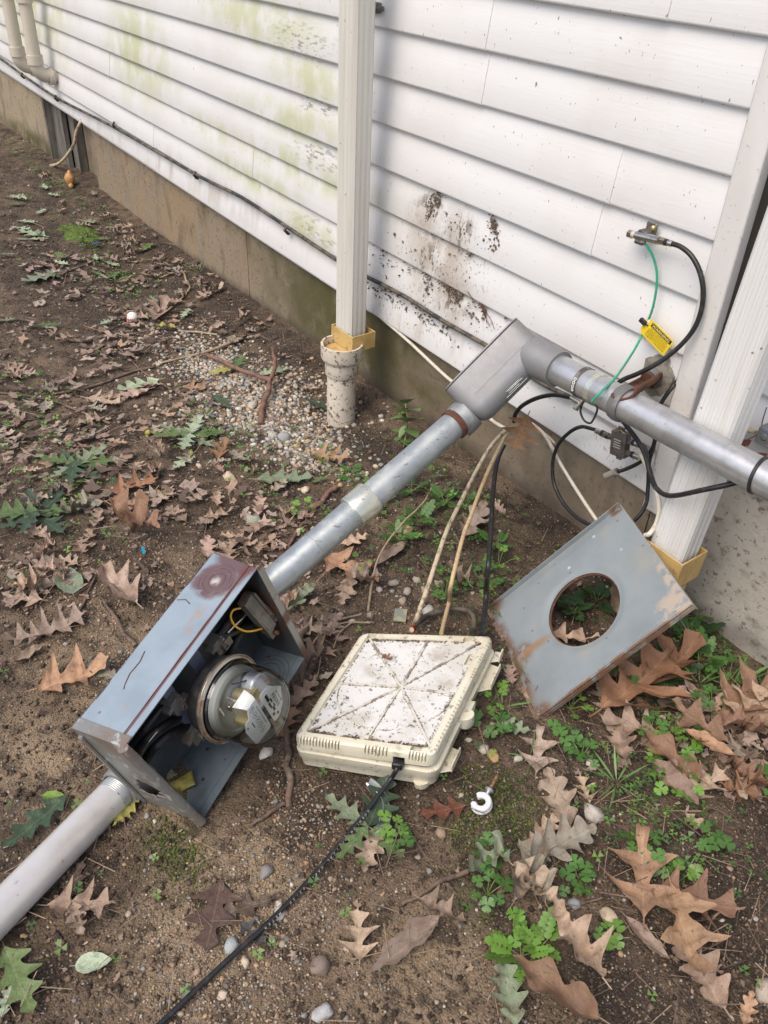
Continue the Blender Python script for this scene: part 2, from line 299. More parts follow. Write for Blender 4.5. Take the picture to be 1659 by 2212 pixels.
M_zinc = mat('bright_zinc', (0.74, 0.73, 0.60), 0.3, 0.8, layers=[dict(col=(0.55, 0.57, 0.56), scale=40, lo=0.5, hi=0.6, amt=0.7), dict(col=(0.2, 0.2, 0.2), scale=70, lo=0.6, hi=0.66, amt=0.8)], bumps=[(0.05, 80)])
M_rust = mat('rusty_iron', (0.13, 0.05, 0.026), 0.85, layers=[dict(col=(0.07, 0.03, 0.022), scale=30, lo=0.4, hi=0.6, amt=0.8), dict(col=(0.26, 0.11, 0.045), scale=60, lo=0.55, hi=0.68, amt=0.8)], bumps=[(0.4, 120)])
M_steelp = mat('dirty_grey_steel', (0.25, 0.235, 0.20), 0.6, 0.5, layers=[dict(col=(0.16, 0.08, 0.04), scale=30, lo=0.5, hi=0.62, amt=0.9, metal=0.0), dict(col=(0.1, 0.09, 0.07), scale=12, lo=0.45, hi=0.65, amt=0.7, metal=0.1)], bumps=[(0.2, 90)])
M_nickel = mat('nickel_plating', (0.66, 0.62, 0.56), 0.22, 1.0, layers=[dict(col=(0.4, 0.35, 0.29), scale=80, lo=0.5, hi=0.65, amt=0.7)], bumps=[(0.05, 90)])
M_oldmetal = mat('tarnished_metal', (0.25, 0.23, 0.2), 0.5, 0.8, layers=[dict(col=(0.13, 0.11, 0.10), scale=90, lo=0.45, hi=0.6, amt=0.8)], bumps=[(0.15, 150)])
M_split = mat('splitter_casting', (0.17, 0.15, 0.14), 0.55, 0.5, layers=[dict(col=(0.1, 0.085, 0.08), scale=70, lo=0.45, hi=0.6, amt=0.8)], bumps=[(0.15, 150)])
M_green = mat('green_wire_jacket', (0.02, 0.33, 0.18), 0.4, layers=[dict(col=(0.05, 0.22, 0.13), scale=50, lo=0.5, hi=0.7, amt=0.6)])
M_yel = mat('yellow_tag', (0.78, 0.55, 0.02), 0.4, layers=[dict(col=(0.6, 0.42, 0.05), scale=60, lo=0.5, hi=0.7, amt=0.4)])
M_yelw = mat('yellow_wire', (0.75, 0.42, 0.01), 0.4)
M_ink = mat('black_print', (0.015, 0.014, 0.012), 0.6)
M_yink = mat('yellow_print', (0.80, 0.66, 0.22), 0.5)
M_wink = mat('white_print', (0.55, 0.55, 0.52), 0.6)
M_caulk = mat('grey_caulk', (0.30, 0.28, 0.23), 0.8, layers=[dict(col=(0.17, 0.15, 0.12), scale=60, lo=0.45, hi=0.6, amt=0.8)], bumps=[(0.4, 110)])
M_duct = mat('duct_seal', (0.13, 0.13, 0.13), 0.7, layers=[dict(col=(0.22, 0.21, 0.2), scale=40, lo=0.5, hi=0.65, amt=0.7)], bumps=[(0.3, 80)])

# ------------------------------------------------------------------ GROUND
def axis(a, b, step, far, lo, hi):
    c = list(np.arange(a, b + step / 2, step)); g = step; x = a
    left = []
    while x > lo: g *= 1.25; x -= g; left.append(max(x, lo))
    g = step; x = b; rt = []
    while x < hi: g *= 1.25; x += g; rt.append(min(x, hi))
    return np.array(left[::-1] + c + rt)
xs = np.concatenate([axis(-6.0, -2.4, 0.025, 0, -70, -2.4)[:-1], axis(-2.4, 0.2, 0.009, 0, -2.4, 70)]); xs = np.unique(np.round(xs, 5))
xs = xs[(xs >= -70) & (xs <= 70)]
ys = axis(-1.75, 0.06, 0.0095, 0, -70, 70)
gv = [(x, y, gz(x, y)) for y in ys for x in xs]; nx_ = len(xs)
gf = [(j * nx_ + i, j * nx_ + i + 1, (j + 1) * nx_ + i + 1, (j + 1) * nx_ + i) for j in range(len(ys) - 1) for i in range(nx_ - 1)]
def P3(u, v): p = G(u, v); return (p.x, p.y, 0)
M_soil = mat('soil', (0.085, 0.058, 0.039), 0.95, layers=[
    dict(col=(0.205, 0.146, 0.097), scale=7, lo=0.38, hi=0.62, amt=0.9),
    dict(col=(0.37, 0.272, 0.175), scale=9, lo=0.28, hi=0.52, amt=0.9, reg=[(P3(420, 2080), (0.24, 0.18, 1), 0.9, 0.7, 8), (P3(520, 1900), (0.24, 0.14, 1), 0.9, 0.7, 8), (P3(950, 2080), (0.14, 0.12, 1), 0.9, 0.7, 8), (P3(230, 1430), (0.3, 0.18, 1), 0.9, 0.7, 8), (P3(100, 1660), (0.22, 0.12, 1), 0.9, 0.7, 8), (P3(560, 880), (0.4, 0.22, 1), 0.9, 0.7, 8), (P3(300, 1450), (0.25, 0.16, 1), 0.9, 0.7, 8), (P3(830, 2100), (0.2, 0.12, 1), 0.9, 0.7, 8)]),
    dict(col=(0.030, 0.021, 0.015), scale=18, lo=0.46, hi=0.62, amt=0.8),
    dict(col=(0.036, 0.026, 0.019), scale=4, lo=0.25, hi=0.5, amt=0.75, reg=[(P3(1330, 2170), (0.13, 0.1, 1), 0.7, 0.6, 9), (P3(1600, 1950), (0.2, 0.3, 1), 0.9, 0.6, 9), (P3(1350, 1200), (0.35, 0.15, 1), 0.9, 0.6, 9), (P3(770, 1700), (0.22, 0.1, 1), 0.8, 0.6, 9), (P3(850, 1000), (0.5, 0.13, 1), 0.9, 0.6, 9), (P3(450, 620), (1.1, 0.15, 1), 0.9, 0.6, 9), (P3(180, 600), (1.5, 0.5, 1), 0.9, 0.8, 6)]),
    dict(col=(0.07, 0.085, 0.022), scale=30, lo=0.42, hi=0.6, amt=0.8, reg=[(P3(1085, 1740), (0.10, 0.08, 1), 0.8, 0.6, 14), (P3(380, 1850), (0.12, 0.07, 1), 0.9, 0.8, 14), (P3(1010, 1950), (0.08, 0.05, 1), 0.9, 0.8, 14)]),
    dict(col=(0.30, 0.24, 0.17), vor=230, vlo=0.86, vd=0.38, amt=0.75),
    dict(col=(0.22, 0.14, 0.085), vor=330, vlo=0.80, vd=0.4, amt=0.7),
    dict(col=(0.02, 0.014, 0.010), vor=270, vlo=0.78, vd=0.42, amt=0.65),
    ], bumps=[(0.8, 55, (1, 1, 1), 0.012), (0.9, 170, (1, 1, 1), 0.006), (0.7, -240, (1, 1, 1), 0.004)])
gm = bpy.data.meshes.new('ground'); gm.from_pydata(gv, [], gf); gm.materials.append(M_soil); gm.shade_smooth()
ground = bpy.data.objects.new('ground', gm); COL.objects.link(ground); kind(ground, 'structure')

# ------------------------------------------------------------------ HOUSE WALL
wall = thing('house_wall', 'white vinyl sided house wall above a stained concrete foundation', 'wall')
ROW0 = [0.272 + 0.0 * k for k in range(1)]
def rowz(k):                                   # height of the k-th course's lower edge at x = -2.06
    return 0.272 + 0.1045 * k if k < 2 else 0.481 + 0.1112 * (k - 2)
def rz(k, x):
    z = rowz(k); s = -0.041 * max(0, (0.95 - z) / 0.68)
    return z + s * (x + 2.06)
def board(k, x0, x1, lift=0.0, zo=0.0):
    b = MB(); n = max(2, int((x1 - x0) / 0.25)); prof = []
    for i in range(n + 1):
        x = x0 + (x1 - x0) * i / n; z = rz(k, x) + zo; zt = rz(k + 1, x) + 0.012
        wv = 0.0012 * noise.noise((x * 2.3, k * 5.1, 0)); l = lift + wv
        prof.append([(x, -0.004, z + 0.002), (x, -0.0125 - l, z), (x, -0.0165 - l, z + 0.002), (x, -0.0175 - l, z + 0.006), (x, -0.0105 - l * 0.8, z + (zt - z) * 0.55), (x, -0.0035 - l * 0.3, zt), (x, 0.0, zt)])
    V = [p for q in prof for p in q]; m_ = 7
    F = [(i * m_ + j, i * m_ + j + 1, (i + 1) * m_ + j + 1, (i + 1) * m_ + j) for i in range(n) for j in range(m_ - 1)]
    F += [tuple(range(m_)), tuple(n * m_ + j for j in range(m_ - 1, -1, -1))]
    b.add(V, F); return b.build('siding_board', M_side, wall, smooth=50)
joints = {0: [-3.51], 1: [-3.52, -1.36], 2: [-6.1, -2.7], 3: [-3.9], 4: [-1.193, -5.2], 5: [-1.17], 6: [-1.589, -4.6], 7: [-1.594], 8: [-1.12, -4.2], 9: [-2.9], 10: [-4.4], 11: [-1.9], 12: [-5], 13: [-2.2], 14: [-3], 15: [-4], 16: [-1.5], 17: [-3.3], 18: [-4.8]}
for k in range(19):
    cuts = [-9.0] + sorted(joints[k]) + [-0.902]
    for i in range(len(cuts) - 1): board(k, cuts[i] - (0.012 if i else 0), cuts[i + 1], 0.0032 * ((i + k) % 2))
    if k >= 1: board(k, -0.812, 2.6, 0.0, 0.045 if k == 1 else 0.0)
b = MB(); b.box((-9, 0.002, 0.52), (-0.905, 0.05, 2.42)).box((-0.81, 0.002, 0.52), (2.6, 0.05, 2.42)); b.build('sheathing', M_dark, wall)
b = MB(); b.box((-0.8475, -0.006, 0.24), (-0.8265, 0.0015, 2.42)); b.build('trim_gap_shade', M_dark, wall)  # near-black strip, paints the shadow between trim and downspout
b = MB()
def trimx(z): return 0.0
b.box((-0.902, -0.032, 0.197), (-0.848, 0.0015, 2.42)); b.build('corner_trim', M_white, wall, bevel=0.003)
b = MB(); b.box((-0.826, -0.012, 0.345), (-0.8125, 0.0015, 2.42)); b.build('channel_trim', M_white, wall, bevel=0.002)
# starter strip under the lowest course, left part, slightly proud where the lower trim is patched
b = MB()
def strip(x0, x1, y):
    n = 12
    for i in range(n):
        xa = x0 + (x1 - x0) * i / n; xb = x0 + (x1 - x0) * (i + 1) / n
        za, zb = rz(0, xa), rz(0, xb)
        b.add([(xa, y, za - 0.006), (xb, y, zb - 0.006), (xb, y, zb + 0.004), (xa, y, za + 0.004), (xa, 0.0, za - 0.006), (xb, 0.0, zb - 0.006), (xb, 0.0, zb + 0.004), (xa, 0.0, za + 0.004)],
              [(0, 1, 2, 3), (4, 7, 6, 5), (0, 4, 5, 1), (3, 2, 6, 7)])
strip(-9, -3.5, -0.011); strip(-3.5, -2.0, -0.0115); b.build('starter_strip', M_white, wall)
# foundation with a recess at the far left, formwork joints as real steps
def slab(x0, x1, y, top=0.55, z0=-0.4):
    n = max(2, int((x1 - x0) / 0.06)); f = MB()
    f.grid(lambda s, t: Vector((x0 + (x1 - x0) * s, y + 0.003 * noise.noise((s * (x1 - x0) * 5, t * 3, y * 50)) + 0.0012 * noise.noise((s * (x1 - x0) * 30, t * 25, 3)), z0 + (top - z0) * t)), n, 16)
    f.add([(x0, y, z0), (x0, 0.25, z0), (x0, 0.25, top), (x0, y, top), (x1, y, z0), (x1, 0.25, z0), (x1, 0.25, top), (x1, y, top)], [(0, 1, 2, 3), (4, 7, 6, 5), (1, 5, 6, 2)])
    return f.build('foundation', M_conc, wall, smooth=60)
XJ = W(527, 505).x
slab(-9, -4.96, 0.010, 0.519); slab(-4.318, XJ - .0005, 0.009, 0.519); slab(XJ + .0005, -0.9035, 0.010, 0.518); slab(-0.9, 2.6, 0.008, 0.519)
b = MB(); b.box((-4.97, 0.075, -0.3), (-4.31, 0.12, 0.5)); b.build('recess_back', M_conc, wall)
b = MB(); b.box((-4.955, -0.004, -0.2), (-4.93, 0.07, 0.42)).box((-4.93, 0.03, -0.2), (-4.74, 0.04, 0.42)).box((-4.745, 0.012, -0.2), (-4.73, 0.035, 0.42)).box((-4.73, 0.045, -0.2), (-4.62, 0.055, 0.42)).box((-4.62, 0.03, -0.2), (-4.61, 0.07, 0.42))
b.build('metal_jamb', M_bmetal, wall)

# ------------------------------------------------------------------ DOWNSPOUTS
def spout(b, p0, p1, wx, dy, nr=4, dep=0.0008):            # rectangular spout with ribs rolled into its faces
    z = (p1 - p0).normalized(); ex = Vector((1, 0, 0)); ex = (ex - z * ex.dot(z)).normalized(); ey = z.cross(ex)
    poly = []; r = 0.004
    def side(a, c, nrm, n):
        L = (c - a).length; out = []
        for i in range(n):
            for t, d in ((0.10, 0), (0.22, -dep), (0.50, -dep), (0.62, 0), (0.9, 0.0)):
                q = a + (c - a) * ((i + t) / n); out.append((q[0] + nrm[0] * d, q[1] + nrm[1] * d))
        return out
    h = Vector((wx / 2, dy / 2)); c = [Vector((-h.x, -h.y)), Vector((h.x, -h.y)), Vector((h.x, h.y)), Vector((-h.x, h.y))]; nn = [(0, -1), (1, 0), (0, 1), (-1, 0)]
    for i in range(4):
        a, d = c[i], c[(i + 1) % 4]; u = (d - a).normalized() * r; poly += side(a + u, d - u, nn[i], nr if i % 2 == 0 else 3)
    b.prism(poly, p0, ex, ey, p1 - p0); return ex, ey, z
dx = thing('downspout', 'off-white downspout ending in a tan adapter on a dirty white drain pipe', 'downspout', (-1.95, -0.15, -0.05))
Y1 = -0.118; X1 = W(726, 400, Y1 - 0.03).x + 0.040
zl = lambda v, y: W(735, v, y).z
ZA1, ZA0, ZR1, ZR0, ZS0, ZP0 = zl(716.3, -.163), zl(750.9, -.163), zl(772.7, -.225), zl(804.9, -.225), zl(834.8, -.215), zl(932, -.21)
print('DRAIN', ZA1, ZA0, ZR1, ZR0, ZS0, ZP0)
b = MB(); ex, ey, ez = spout(b, Vector((X1, Y1, ZA1 - 0.02)), Vector((X1, Y1, 2.4)), 0.080, 0.060); b.build('spout', M_spout, dx, smooth=30)
def sleeve(b, o, ex, ey, ez, w0, d0, t, h0, h1):
    for (a, c, e, f) in ((-w0 / 2 - t, w0 / 2 + t, -d0 / 2 - t, -d0 / 2), (-w0 / 2 - t, w0 / 2 + t, d0 / 2, d0 / 2 + t), (-w0 / 2 - t, -w0 / 2, -d0 / 2, d0 / 2), (w0 / 2, w0 / 2 + t, -d0 / 2, d0 / 2)):
        b.add([o + ex * x + ey * y + ez * z for z in (h0, h1) for x, y in ((a, e), (c, e), (c, f), (a, f))], [(0, 3, 2, 1), (4, 5, 6, 7), (0, 1, 5, 4), (1, 2, 6, 5), (2, 3, 7, 6), (3, 0, 4, 7)])
EX, EY, EZ = Vector((1, 0, 0)), Vector((0, 1, 0)), Vector((0, 0, 1))
b = MB(); o = Vector((X1 + 0.008, Y1 + 0.004, 0)); sleeve(b, o, EX, EY, EZ, 0.105, 0.078, 0.003, ZA0, ZA1)
b.build('square_adapter', M_tan, dx, bevel=0.001)
YP = -0.165; XP = W(738, 800, YP).x
print('DSX', X1, XP)
b = MB(); b.lathe([(0.054, ZR1 - 0.04), (0.054, ZA0 - 0.004), (0.052, ZA0 - 0.001), (0.001, ZA0 - 0.001)], (XP, YP, 0), EZ, 48); b.build('round_collar', M_tan, dx)
b = MB(); b.lathe([(0.057, ZR1 - 0.045), (0.057, ZR1), (0.0635, ZR1), (0.0635, ZR0 + 0.006), (0.061, ZR0), (0.0505, ZR0 - 0.010), (0.0505, ZS0 + 0.004), (0.0475, ZS0), (0.044, ZS0)], (XP, YP, 0), EZ, 48, caps=False); b.build('pvc_hub', M_pvc, dx)
b = MB(); b.lathe([(0.0445, ZS0 + 0.02), (0.0445, ZP0 - 0.1)], (XP, YP, 0), EZ, 40); b.build('drain_pipe', M_pvc, dx)
# right downspout, leaning
pa, pb = W(1452, 1192, -0.155), W(1599, 800, -0.155); q = pb - pa; pt = pa + q * (2.3 / q.z); pa = pa - q.normalized() * 0.0
d2 = thing('downspout', 'white ribbed downspout right of the corner trim with the fallen pipe crossing it', 'downspout', (pa.x, pa.y, 0))
b = MB(); ex2, ey2, ez2 = spout(b, pa, pt, 0.082, 0.062, 5, 0.0016); b.build('spout', M_spout2, d2, smooth=30)
b = MB(); sleeve(b, pa + ex2 * 0.0, ex2, ey2, ez2, 0.098, 0.078, 0.003, -0.05, 0.022)
b.obox(pa - ez2 * 0.052, ex2 * 0.05, ey2 * 0.04, ez2 * 0.002); b.build('square_adapter', M_tan, d2, bevel=0.001)
b = MB(); b.lathe([(0.05, -0.12), (0.05, -0.056)], pa, ez2, 32); b.build('round_collar', M_tan, d2)

# ------------------------------------------------------------------ PIPES AT FAR LEFT, CABLES ON THE WALL
def vent(dx_, label, front):
    c = W(650 * 0.5486 / 3.16, 905 * 0.5486 / 3.16, -0.0) + Vector((dx_, 0, 0))
    t = thing('vent_pipe', label, 'pipe', (c.x, c.y - 0.09, c.z)); r = 0.032; yv = -0.10
    ztop = 1.7
    b = MB(); b.tube([(c.x, 0.01, c.z), (c.x, -0.028, c.z)], r, 24); b.build('wall_stub', M_pvc2, t)
    b = MB(); pts = [Vector((c.x, -0.028, c.z)), Vector((c.x, -0.05, c.z + 0.003))]
    for a in range(0, 91, 15): pts.append(Vector((c.x, yv + 0.05 - 0.05 * math.sin(math.radians(a)) - 0.0, c.z + 0.06 - 0.055 * math.cos(math.radians(a)))))
    b.tube(spline(pts, 3), r, 24); b.build('elbow', M_pvc2, t)
    b = MB(); b.tube([(c.x, yv, c.z + 0.06), (c.x, yv, ztop)], r - 0.002, 24); b.build('riser', M_pvc2, t)
    for z0, z1 in ((c.z + 0.055, c.z + 0.095), (c.z + 0.31, c.z + 0.35)):
        b = MB(); b.lathe([(r - 0.003, z0), (r + 0.005, z0), (r + 0.005, z1), (r - 0.003, z1)], (c.x, yv, 0), EZ, 24); b.build('coupling', M_pvc2, t)
    b = MB(); b.lathe([(r, -0.002), (r + 0.006, -0.002), (r + 0.006, 0.022), (r, 0.022)], (c.x, -0.03, c.z), -EY, 24); b.build('coupling', M_pvc2, t)
vent(0.09, 'white vent pipe with an elbow into the siding, nearer of the two', True)
vent(-0.17, 'white vent pipe with an elbow, behind the nearer one at the left edge', False)
def cable(name, label, pts, r, mt, cat='cable', n=8, seg=8, group=None):
    b = MB(); b.tube(spline(pts, n), r, seg); return single(name, b, mt, label, cat, group, smooth=60)
ROOT_C = thing('cable', 'long black cable clipped along the lowest siding boards', 'cable', (-3, -0.03, 0.4))
cp = [W(-60, 85, -.028), W(0, 126, -.028), W(51, 163, -.028), W(124, 212, -.028), W(250, 277, -.028), W(426, 378, -.028), W(520, 425, -.028), W(623, 492, -.028), W(725, 560, -.028), W(785, 594, -.026), W(870, 638, -.026), W(960, 695, -.026), W(1070, 758, -.026), W(1160, 822, -.026), W(1230, 857, -.024)]
b = MB(); b.tube(spline(cp, 6), 0.006, 8); b.build('jacket', M_blackw, ROOT_C, smooth=60)
for u, v in ((51, 163), (124, 212), (250, 270), (426, 378), (623, 497)):
    p = W(u, v, -0.026); b = MB(); b.tube([p + Vector((-0.005, 0, -0.012)), p + Vector((-0.005, -0.012, 0)), p + Vector((-0.005, -0.002, 0.012))], 0.0055, 6); b.lathe([(0.004, 0), (0.004, 0.008)], p + Vector((0.0, 0.004, -0.013)), -EY, 8); b.build('clip', M_black, ROOT_C)
cable('cable', 'short cream cable drooping from the siding to the soil at far left', [W(176, 257, -.005), W(174, 264, -.02), W(165, 285, -.03), W(160, 310, -.035), W(145, 335, -.04), W(128, 352, -.05), W(112, 358, -.05), W(97, 359, -.06)], 0.0075, M_cream)
# white cable running below the siding bottom towards the splitter
cable('cable', 'white cable slanting under the siding behind the conduit elbow', [W(783, 652, -.012), W(810, 675, -.014), W(880, 735, -.016), W(960, 810, -.016), W(1010, 852, -.016), W(1060, 905, -.02), W(1090, 925, -.05)], 0.005, M_wcable)
# dark hook high beside the downspout
p = W(812, 16, -.02); b = MB(); b.obox(p, EX * 0.018, EY * 0.012, EZ * 0.012).obox(p + Vector((0.024, -0.004, 0)), EX * 0.008, EY * 0.008, EZ * 0.006)
single('hose_bracket', b, M_bmetal, 'small dark bracket on the siding at the top beside the downspout', 'bracket', bevel=0.004)

# ------------------------------------------------------------------ CONDUIT WITH ELBOW AND UPPER PIPE
R_P = 0.0315
A0, A1 = D(585, 1262, 1.70), D(1004, 897, 1.86)
U0, U1 = W(1201, 795, -.215), W(1637, 1025, -.225)
ud = (U1 - U0).normalized(); U2 = U0 + ud * 1.1
cd = (A1 - A0).normalized()
con = thing('service_conduit', 'grey metal conduit with a cast elbow box, fallen from the house wall', 'conduit', (A0.x, A0.y, A0.z - 0.04))
b = MB(); b.tube([A0 - cd * 0.05, A1], R_P - 0.001, 48); b.build('galvanized_pipe', M_galv, con, smooth=60)
def on_pipe(u, v):                              # nearest point of the lower conduit axis to a pixel
    return min((A0 + (A1 - A0) * (i / 400) for i in range(401)), key=lambda p: (proj(p) - Vector((u, v))).length)
def proj(p):
    q = p - CAMP; x = q.x * RX.x + q.y * RY.x + q.z * RZ.x; y = q.x * RX.y + q.y * RY.y + q.z * RZ.y; z = q.x * RX.z + q.y * RY.z + q.z * RZ.z
    return Vector((x / z * FPX + CU, y / z * FPX + CV))
k0, k1 = on_pipe(770, 1120), on_pipe(808, 1083)
b = MB(); L_ = (k1 - k0).length
b.lathe([(R_P - 0.001, 0), (R_P + 0.0050, 0), (R_P + 0.0056, 0.003), (R_P + 0.0056, L_ - 0.003), (R_P + 0.0050, L_), (R_P - 0.001, L_)], k0, cd, 48); b.build('coupling', M_zinc, con)
k2 = on_pipe(694, 1195); b = MB(); b.lathe([(R_P - 0.0012, -0.0015), (R_P + 0.0006, -0.001), (R_P + 0.0006, 0.001), (R_P - 0.0012, 0.0015)], k2, cd, 48); b.build('pipe_seam', M_galv, con)
# elbow body: rounded section lofted along the lower conduit's direction
B0 = A1 + cd * 0.030
Bc1 = U0 - ud * 0.085
ax = (Bc1 - B0); Lb = ax.length + 0.018; ax.normalize()
tc_ = (CAMP - B0).normalized(); tc_ = (tc_ - ax * tc_.dot(ax)).normalized(); ex_ = ax.cross(tc_)
if ex_.dot(ud) < 0: ex_ = -ex_
ex_ = (ex_ * math.cos(0.12) + tc_ * math.sin(0.12)).normalized(); ey_ = ax.cross(ex_)
def loft(sec, n=28, ex=ex_, ey=ey_, ax=ax, o=B0):
    V = []; F = []
    for (s, wx, wy, ox, e) in sec:
        for k in range(n):
            a = 2 * math.pi * k / n; c, d = math.cos(a), math.sin(a)
            V.append(o + ax * s + ex * (ox + math.copysign(abs(c) ** e, c) * wx) + ey * math.copysign(abs(d) ** e, d) * wy)
    for i in range(len(sec) - 1):
        for k in range(n): k2_ = (k + 1) % n; F.append((i * n + k, i * n + k2_, (i + 1) * n + k2_, (i + 1) * n + k))
    F += [tuple(range(n - 1, -1, -1)), tuple((len(sec) - 1) * n + k for k in range(n))]
    return V, F
hx, hy = 0.053, 0.041
sec = [(-0.052, R_P + 0.002, R_P + 0.002, 0, 1.0), (-0.052, R_P + 0.007, R_P + 0.007, 0, 1.0), (-0.03, R_P + 0.0075, R_P + 0.0075, 0, 1.0), (-0.012, R_P + 0.006, R_P + 0.006, 0, 1.0)]
V, F = loft(sec); b = MB(); b.add(V, F)
ob_ = B0 + ax * (Lb / 2 + 0.001)
def sect(x0, x1, h, rb, rt):                    # rounded box section: sharp edge at the cover, wide rounding at the back
    P = []
    rb = min(rb, h * .95, (x1 - x0) * .45); rt = min(rt, h * .9)
    for cx_, cy_, r_, t0 in ((x1 - rb, -h + rb, rb, -90), (x1 - rb, h - rb, rb, 0), (x0 + rt, h - rt, rt, 90), (x0 + rt, -h + rt, rt, 180)):
        for i in range(9): t_ = math.radians(t0 + 90 * i / 8); P.append((cx_ + r_ * math.cos(t_), cy_ + r_ * math.sin(t_)))
    return P
SA, SB, RR = -0.020, Lb + 0.016, 0.034
V = []; F = []; ns = 34
st_s = [SA + RR * (1 - math.cos(math.pi / 2 * i / 8)) for i in range(9)] + [SA + RR + (SB - SA - 2 * RR) * i / 6 for i in range(1, 6)] + [SB - RR * (1 - math.cos(math.pi / 2 * i / 8)) for i in range(8, -1, -1)]
for q_ in st_s:
    u_ = max(0, (SA + RR - q_) / RR, (q_ - SB + RR) / RR); c_ = math.sqrt(max(0, 1 - u_ * u_))
    V += [B0 + ax * q_ + ex_ * x_ + ey_ * y_ for x_, y_ in sect(-0.0655, -0.0655 + 0.1095 * (.62 + .38 * c_), hy * (.50 + .50 * c_), .037, .004)]
nn_ = 36
for i in range(len(st_s) - 1):
    for k in range(nn_): k2_ = (k + 1) % nn_; F.append((i * nn_ + k, i * nn_ + k2_, (i + 1) * nn_ + k2_, (i + 1) * nn_ + k))
F += [tuple(range(nn_ - 1, -1, -1)), tuple((len(st_s) - 1) * nn_ + k for k in range(nn_))]; b.add(V, F)
hub0 = Bc1
b.lathe([(0.040, -0.03), (0.0425, 0.025), (0.0405, 0.05), (R_P + 0.0075, 0.068), (R_P + 0.0075, 0.094), (R_P + 0.001, 0.094)], hub0, ud, 44, caps=True)
body = b.build('conduit_body', M_lb, con, smooth=50)
# cover plate with its gasket line on the far side
poly = [(q_ - Lb / 2 - .001, -hy * (.50 + .50 * math.sqrt(max(0, 1 - max(0, (SA + RR - q_) / RR, (q_ - SB + RR) / RR) ** 2))) - .0008) for q_ in st_s]
poly += [(x_, -y_) for x_, y_ in reversed(poly)]
oc = ob_ - ex_ * 0.0695
b = MB(); b.prism(poly, oc, ax, ey_, ex_ * 0.0035); b.build('cover', M_lb, con, bevel=0.001)
b = MB(); b.tube([ob_ + ax * (-.5 + i / 12) * (Lb * .8) + ey_ * -(hy + 0.0001) - ex_ * 0.014 for i in range(13)], 0.0007, 6); b.build('casting_seam', M_lb, con)
mk = MB(); mo = ob_ + ex_ * 0.030 - ey_ * (hy * 0.80)
nrm_ = (ex_ * 0.8 - ey_ * 0.6).normalized(); tx = ax; ty = nrm_.cross(tx)
for (a0, a1, c0) in ((-0.03, 0.03, -0.008), (-0.018, 0.022, 0.003), (-0.022, 0.015, 0.007), (-0.02, 0.01, -0.003)):
    mk.tube([mo + tx * a0 + ty * c0 + nrm_ * 0.006, mo + tx * a1 + ty * c0 + nrm_ * 0.006], 0.0006, 5)
mk.tube([mo + tx * 0.03 + ty * -0.008 + nrm_ * 0.006, mo + tx * 0.03 + ty * 0.006 + nrm_ * 0.006], 0.0006, 5)
mk.build('cast_marks', M_galv, con)
b = MB(); b.lathe([(R_P - 0.001, -0.002), (R_P + 0.003, -0.002), (R_P + 0.0035, 0.003), (R_P + 0.0020, 0.005), (R_P + 0.0035, 0.008), (R_P + 0.0015, 0.012), (R_P - 0.001, 0.012)], A1 - cd * 0.036, cd, 40); b.build('rusty_thread', M_rust, con)
b = MB(); b.tube([U0 - ud * 0.002, U2], R_P, 56); b.build('upper_pipe', M_alu, con, smooth=60)
b = MB(); b.lathe([(R_P, 0), (R_P + 0.0018, 0), (R_P + 0.0018, 0.006), (R_P, 0.006)], U0 + ud * -0.001, ud, 44); b.build('hub_lip', M_alu, con)
ua = lambda u: min((U0 + ud * (i / 500) for i in range(500)), key=lambda p: abs(proj(p).x - u))
# lower pipe torn from the box
Pl0 = G(20, 1950, 0.034); Pl1 = D(252, 1712, 1.50)
ld = (Pl1 - Pl0).normalized(); Ple = Pl0 - ld * 0.5
lp = thing('conduit_pipe', 'pale grey conduit pipe torn off the lower end of the meter box', 'pipe', (Pl0.x, Pl0.y, 0))
M_lowp = mat('pale_grey_pipe', (0.60, 0.585, 0.57), 0.24, 0.2, layers=[dict(col=(0.42, 0.38, 0.34), scale=8, lo=0.45, hi=0.7, amt=0.6), dict(col=(0.25, 0.22, 0.22), scale=60, lo=0.62, hi=0.7, amt=0.5)], bumps=[(0.03, 60)])
b = MB(); b.tube([Ple, Pl1], 0.0305, 56); b.build('pipe', M_lowp, lp, smooth=60)
b = MB(); prof = [(0.0295, -0.004)]
for i in range(7): prof += [(0.0312, i * 0.0032), (0.0302, i * 0.0032 + 0.0016)]
b.lathe(prof, Pl1 - ld * 0.012, ld, 48, caps=False); b.build('thread', M_galv, lp)
# torn hub: collar flaring to a jagged rim with two ears
b = MB(); fx, fy, fz = frame(ld); n = 48; prof = [(0.032, 0.0), (0.0355, 0.003), (0.036, 0.014), (0.0375, 0.024), (0.041, 0.032)]; V = []; F = []
for i, (r, h) in enumerate(prof):
    for k in range(n):
        a = 2 * math.pi * k / n; e = 0.0
        if i >= 3:
            e = 0.010 * max(0, math.cos(a - 1.0)) ** 3 * (i - 2) + 0.008 * max(0, math.cos(a + 2.1)) ** 4 * (i - 2) + 0.004 * noise.noise((a * 3, i, 2)) - 0.006 * max(0, math.cos(a - 2.7)) ** 2
        V.append(Pl1 + ld * (0.006 + h + e) + (fx * math.cos(a) + fy * math.sin(a)) * (r + 0.3 * e))
for i in range(len(prof) - 1):
    for k in range(n): k2_ = (k + 1) % n; F.append((i * n + k, i * n + k2_, (i + 1) * n + k2_, (i + 1) * n + k))
b.add(V, F); o = b.build('torn_hub', M_lb, lp, smooth=50); so_ = o.modifiers.new('thick', 'SOLIDIFY'); so_.thickness = 0.003
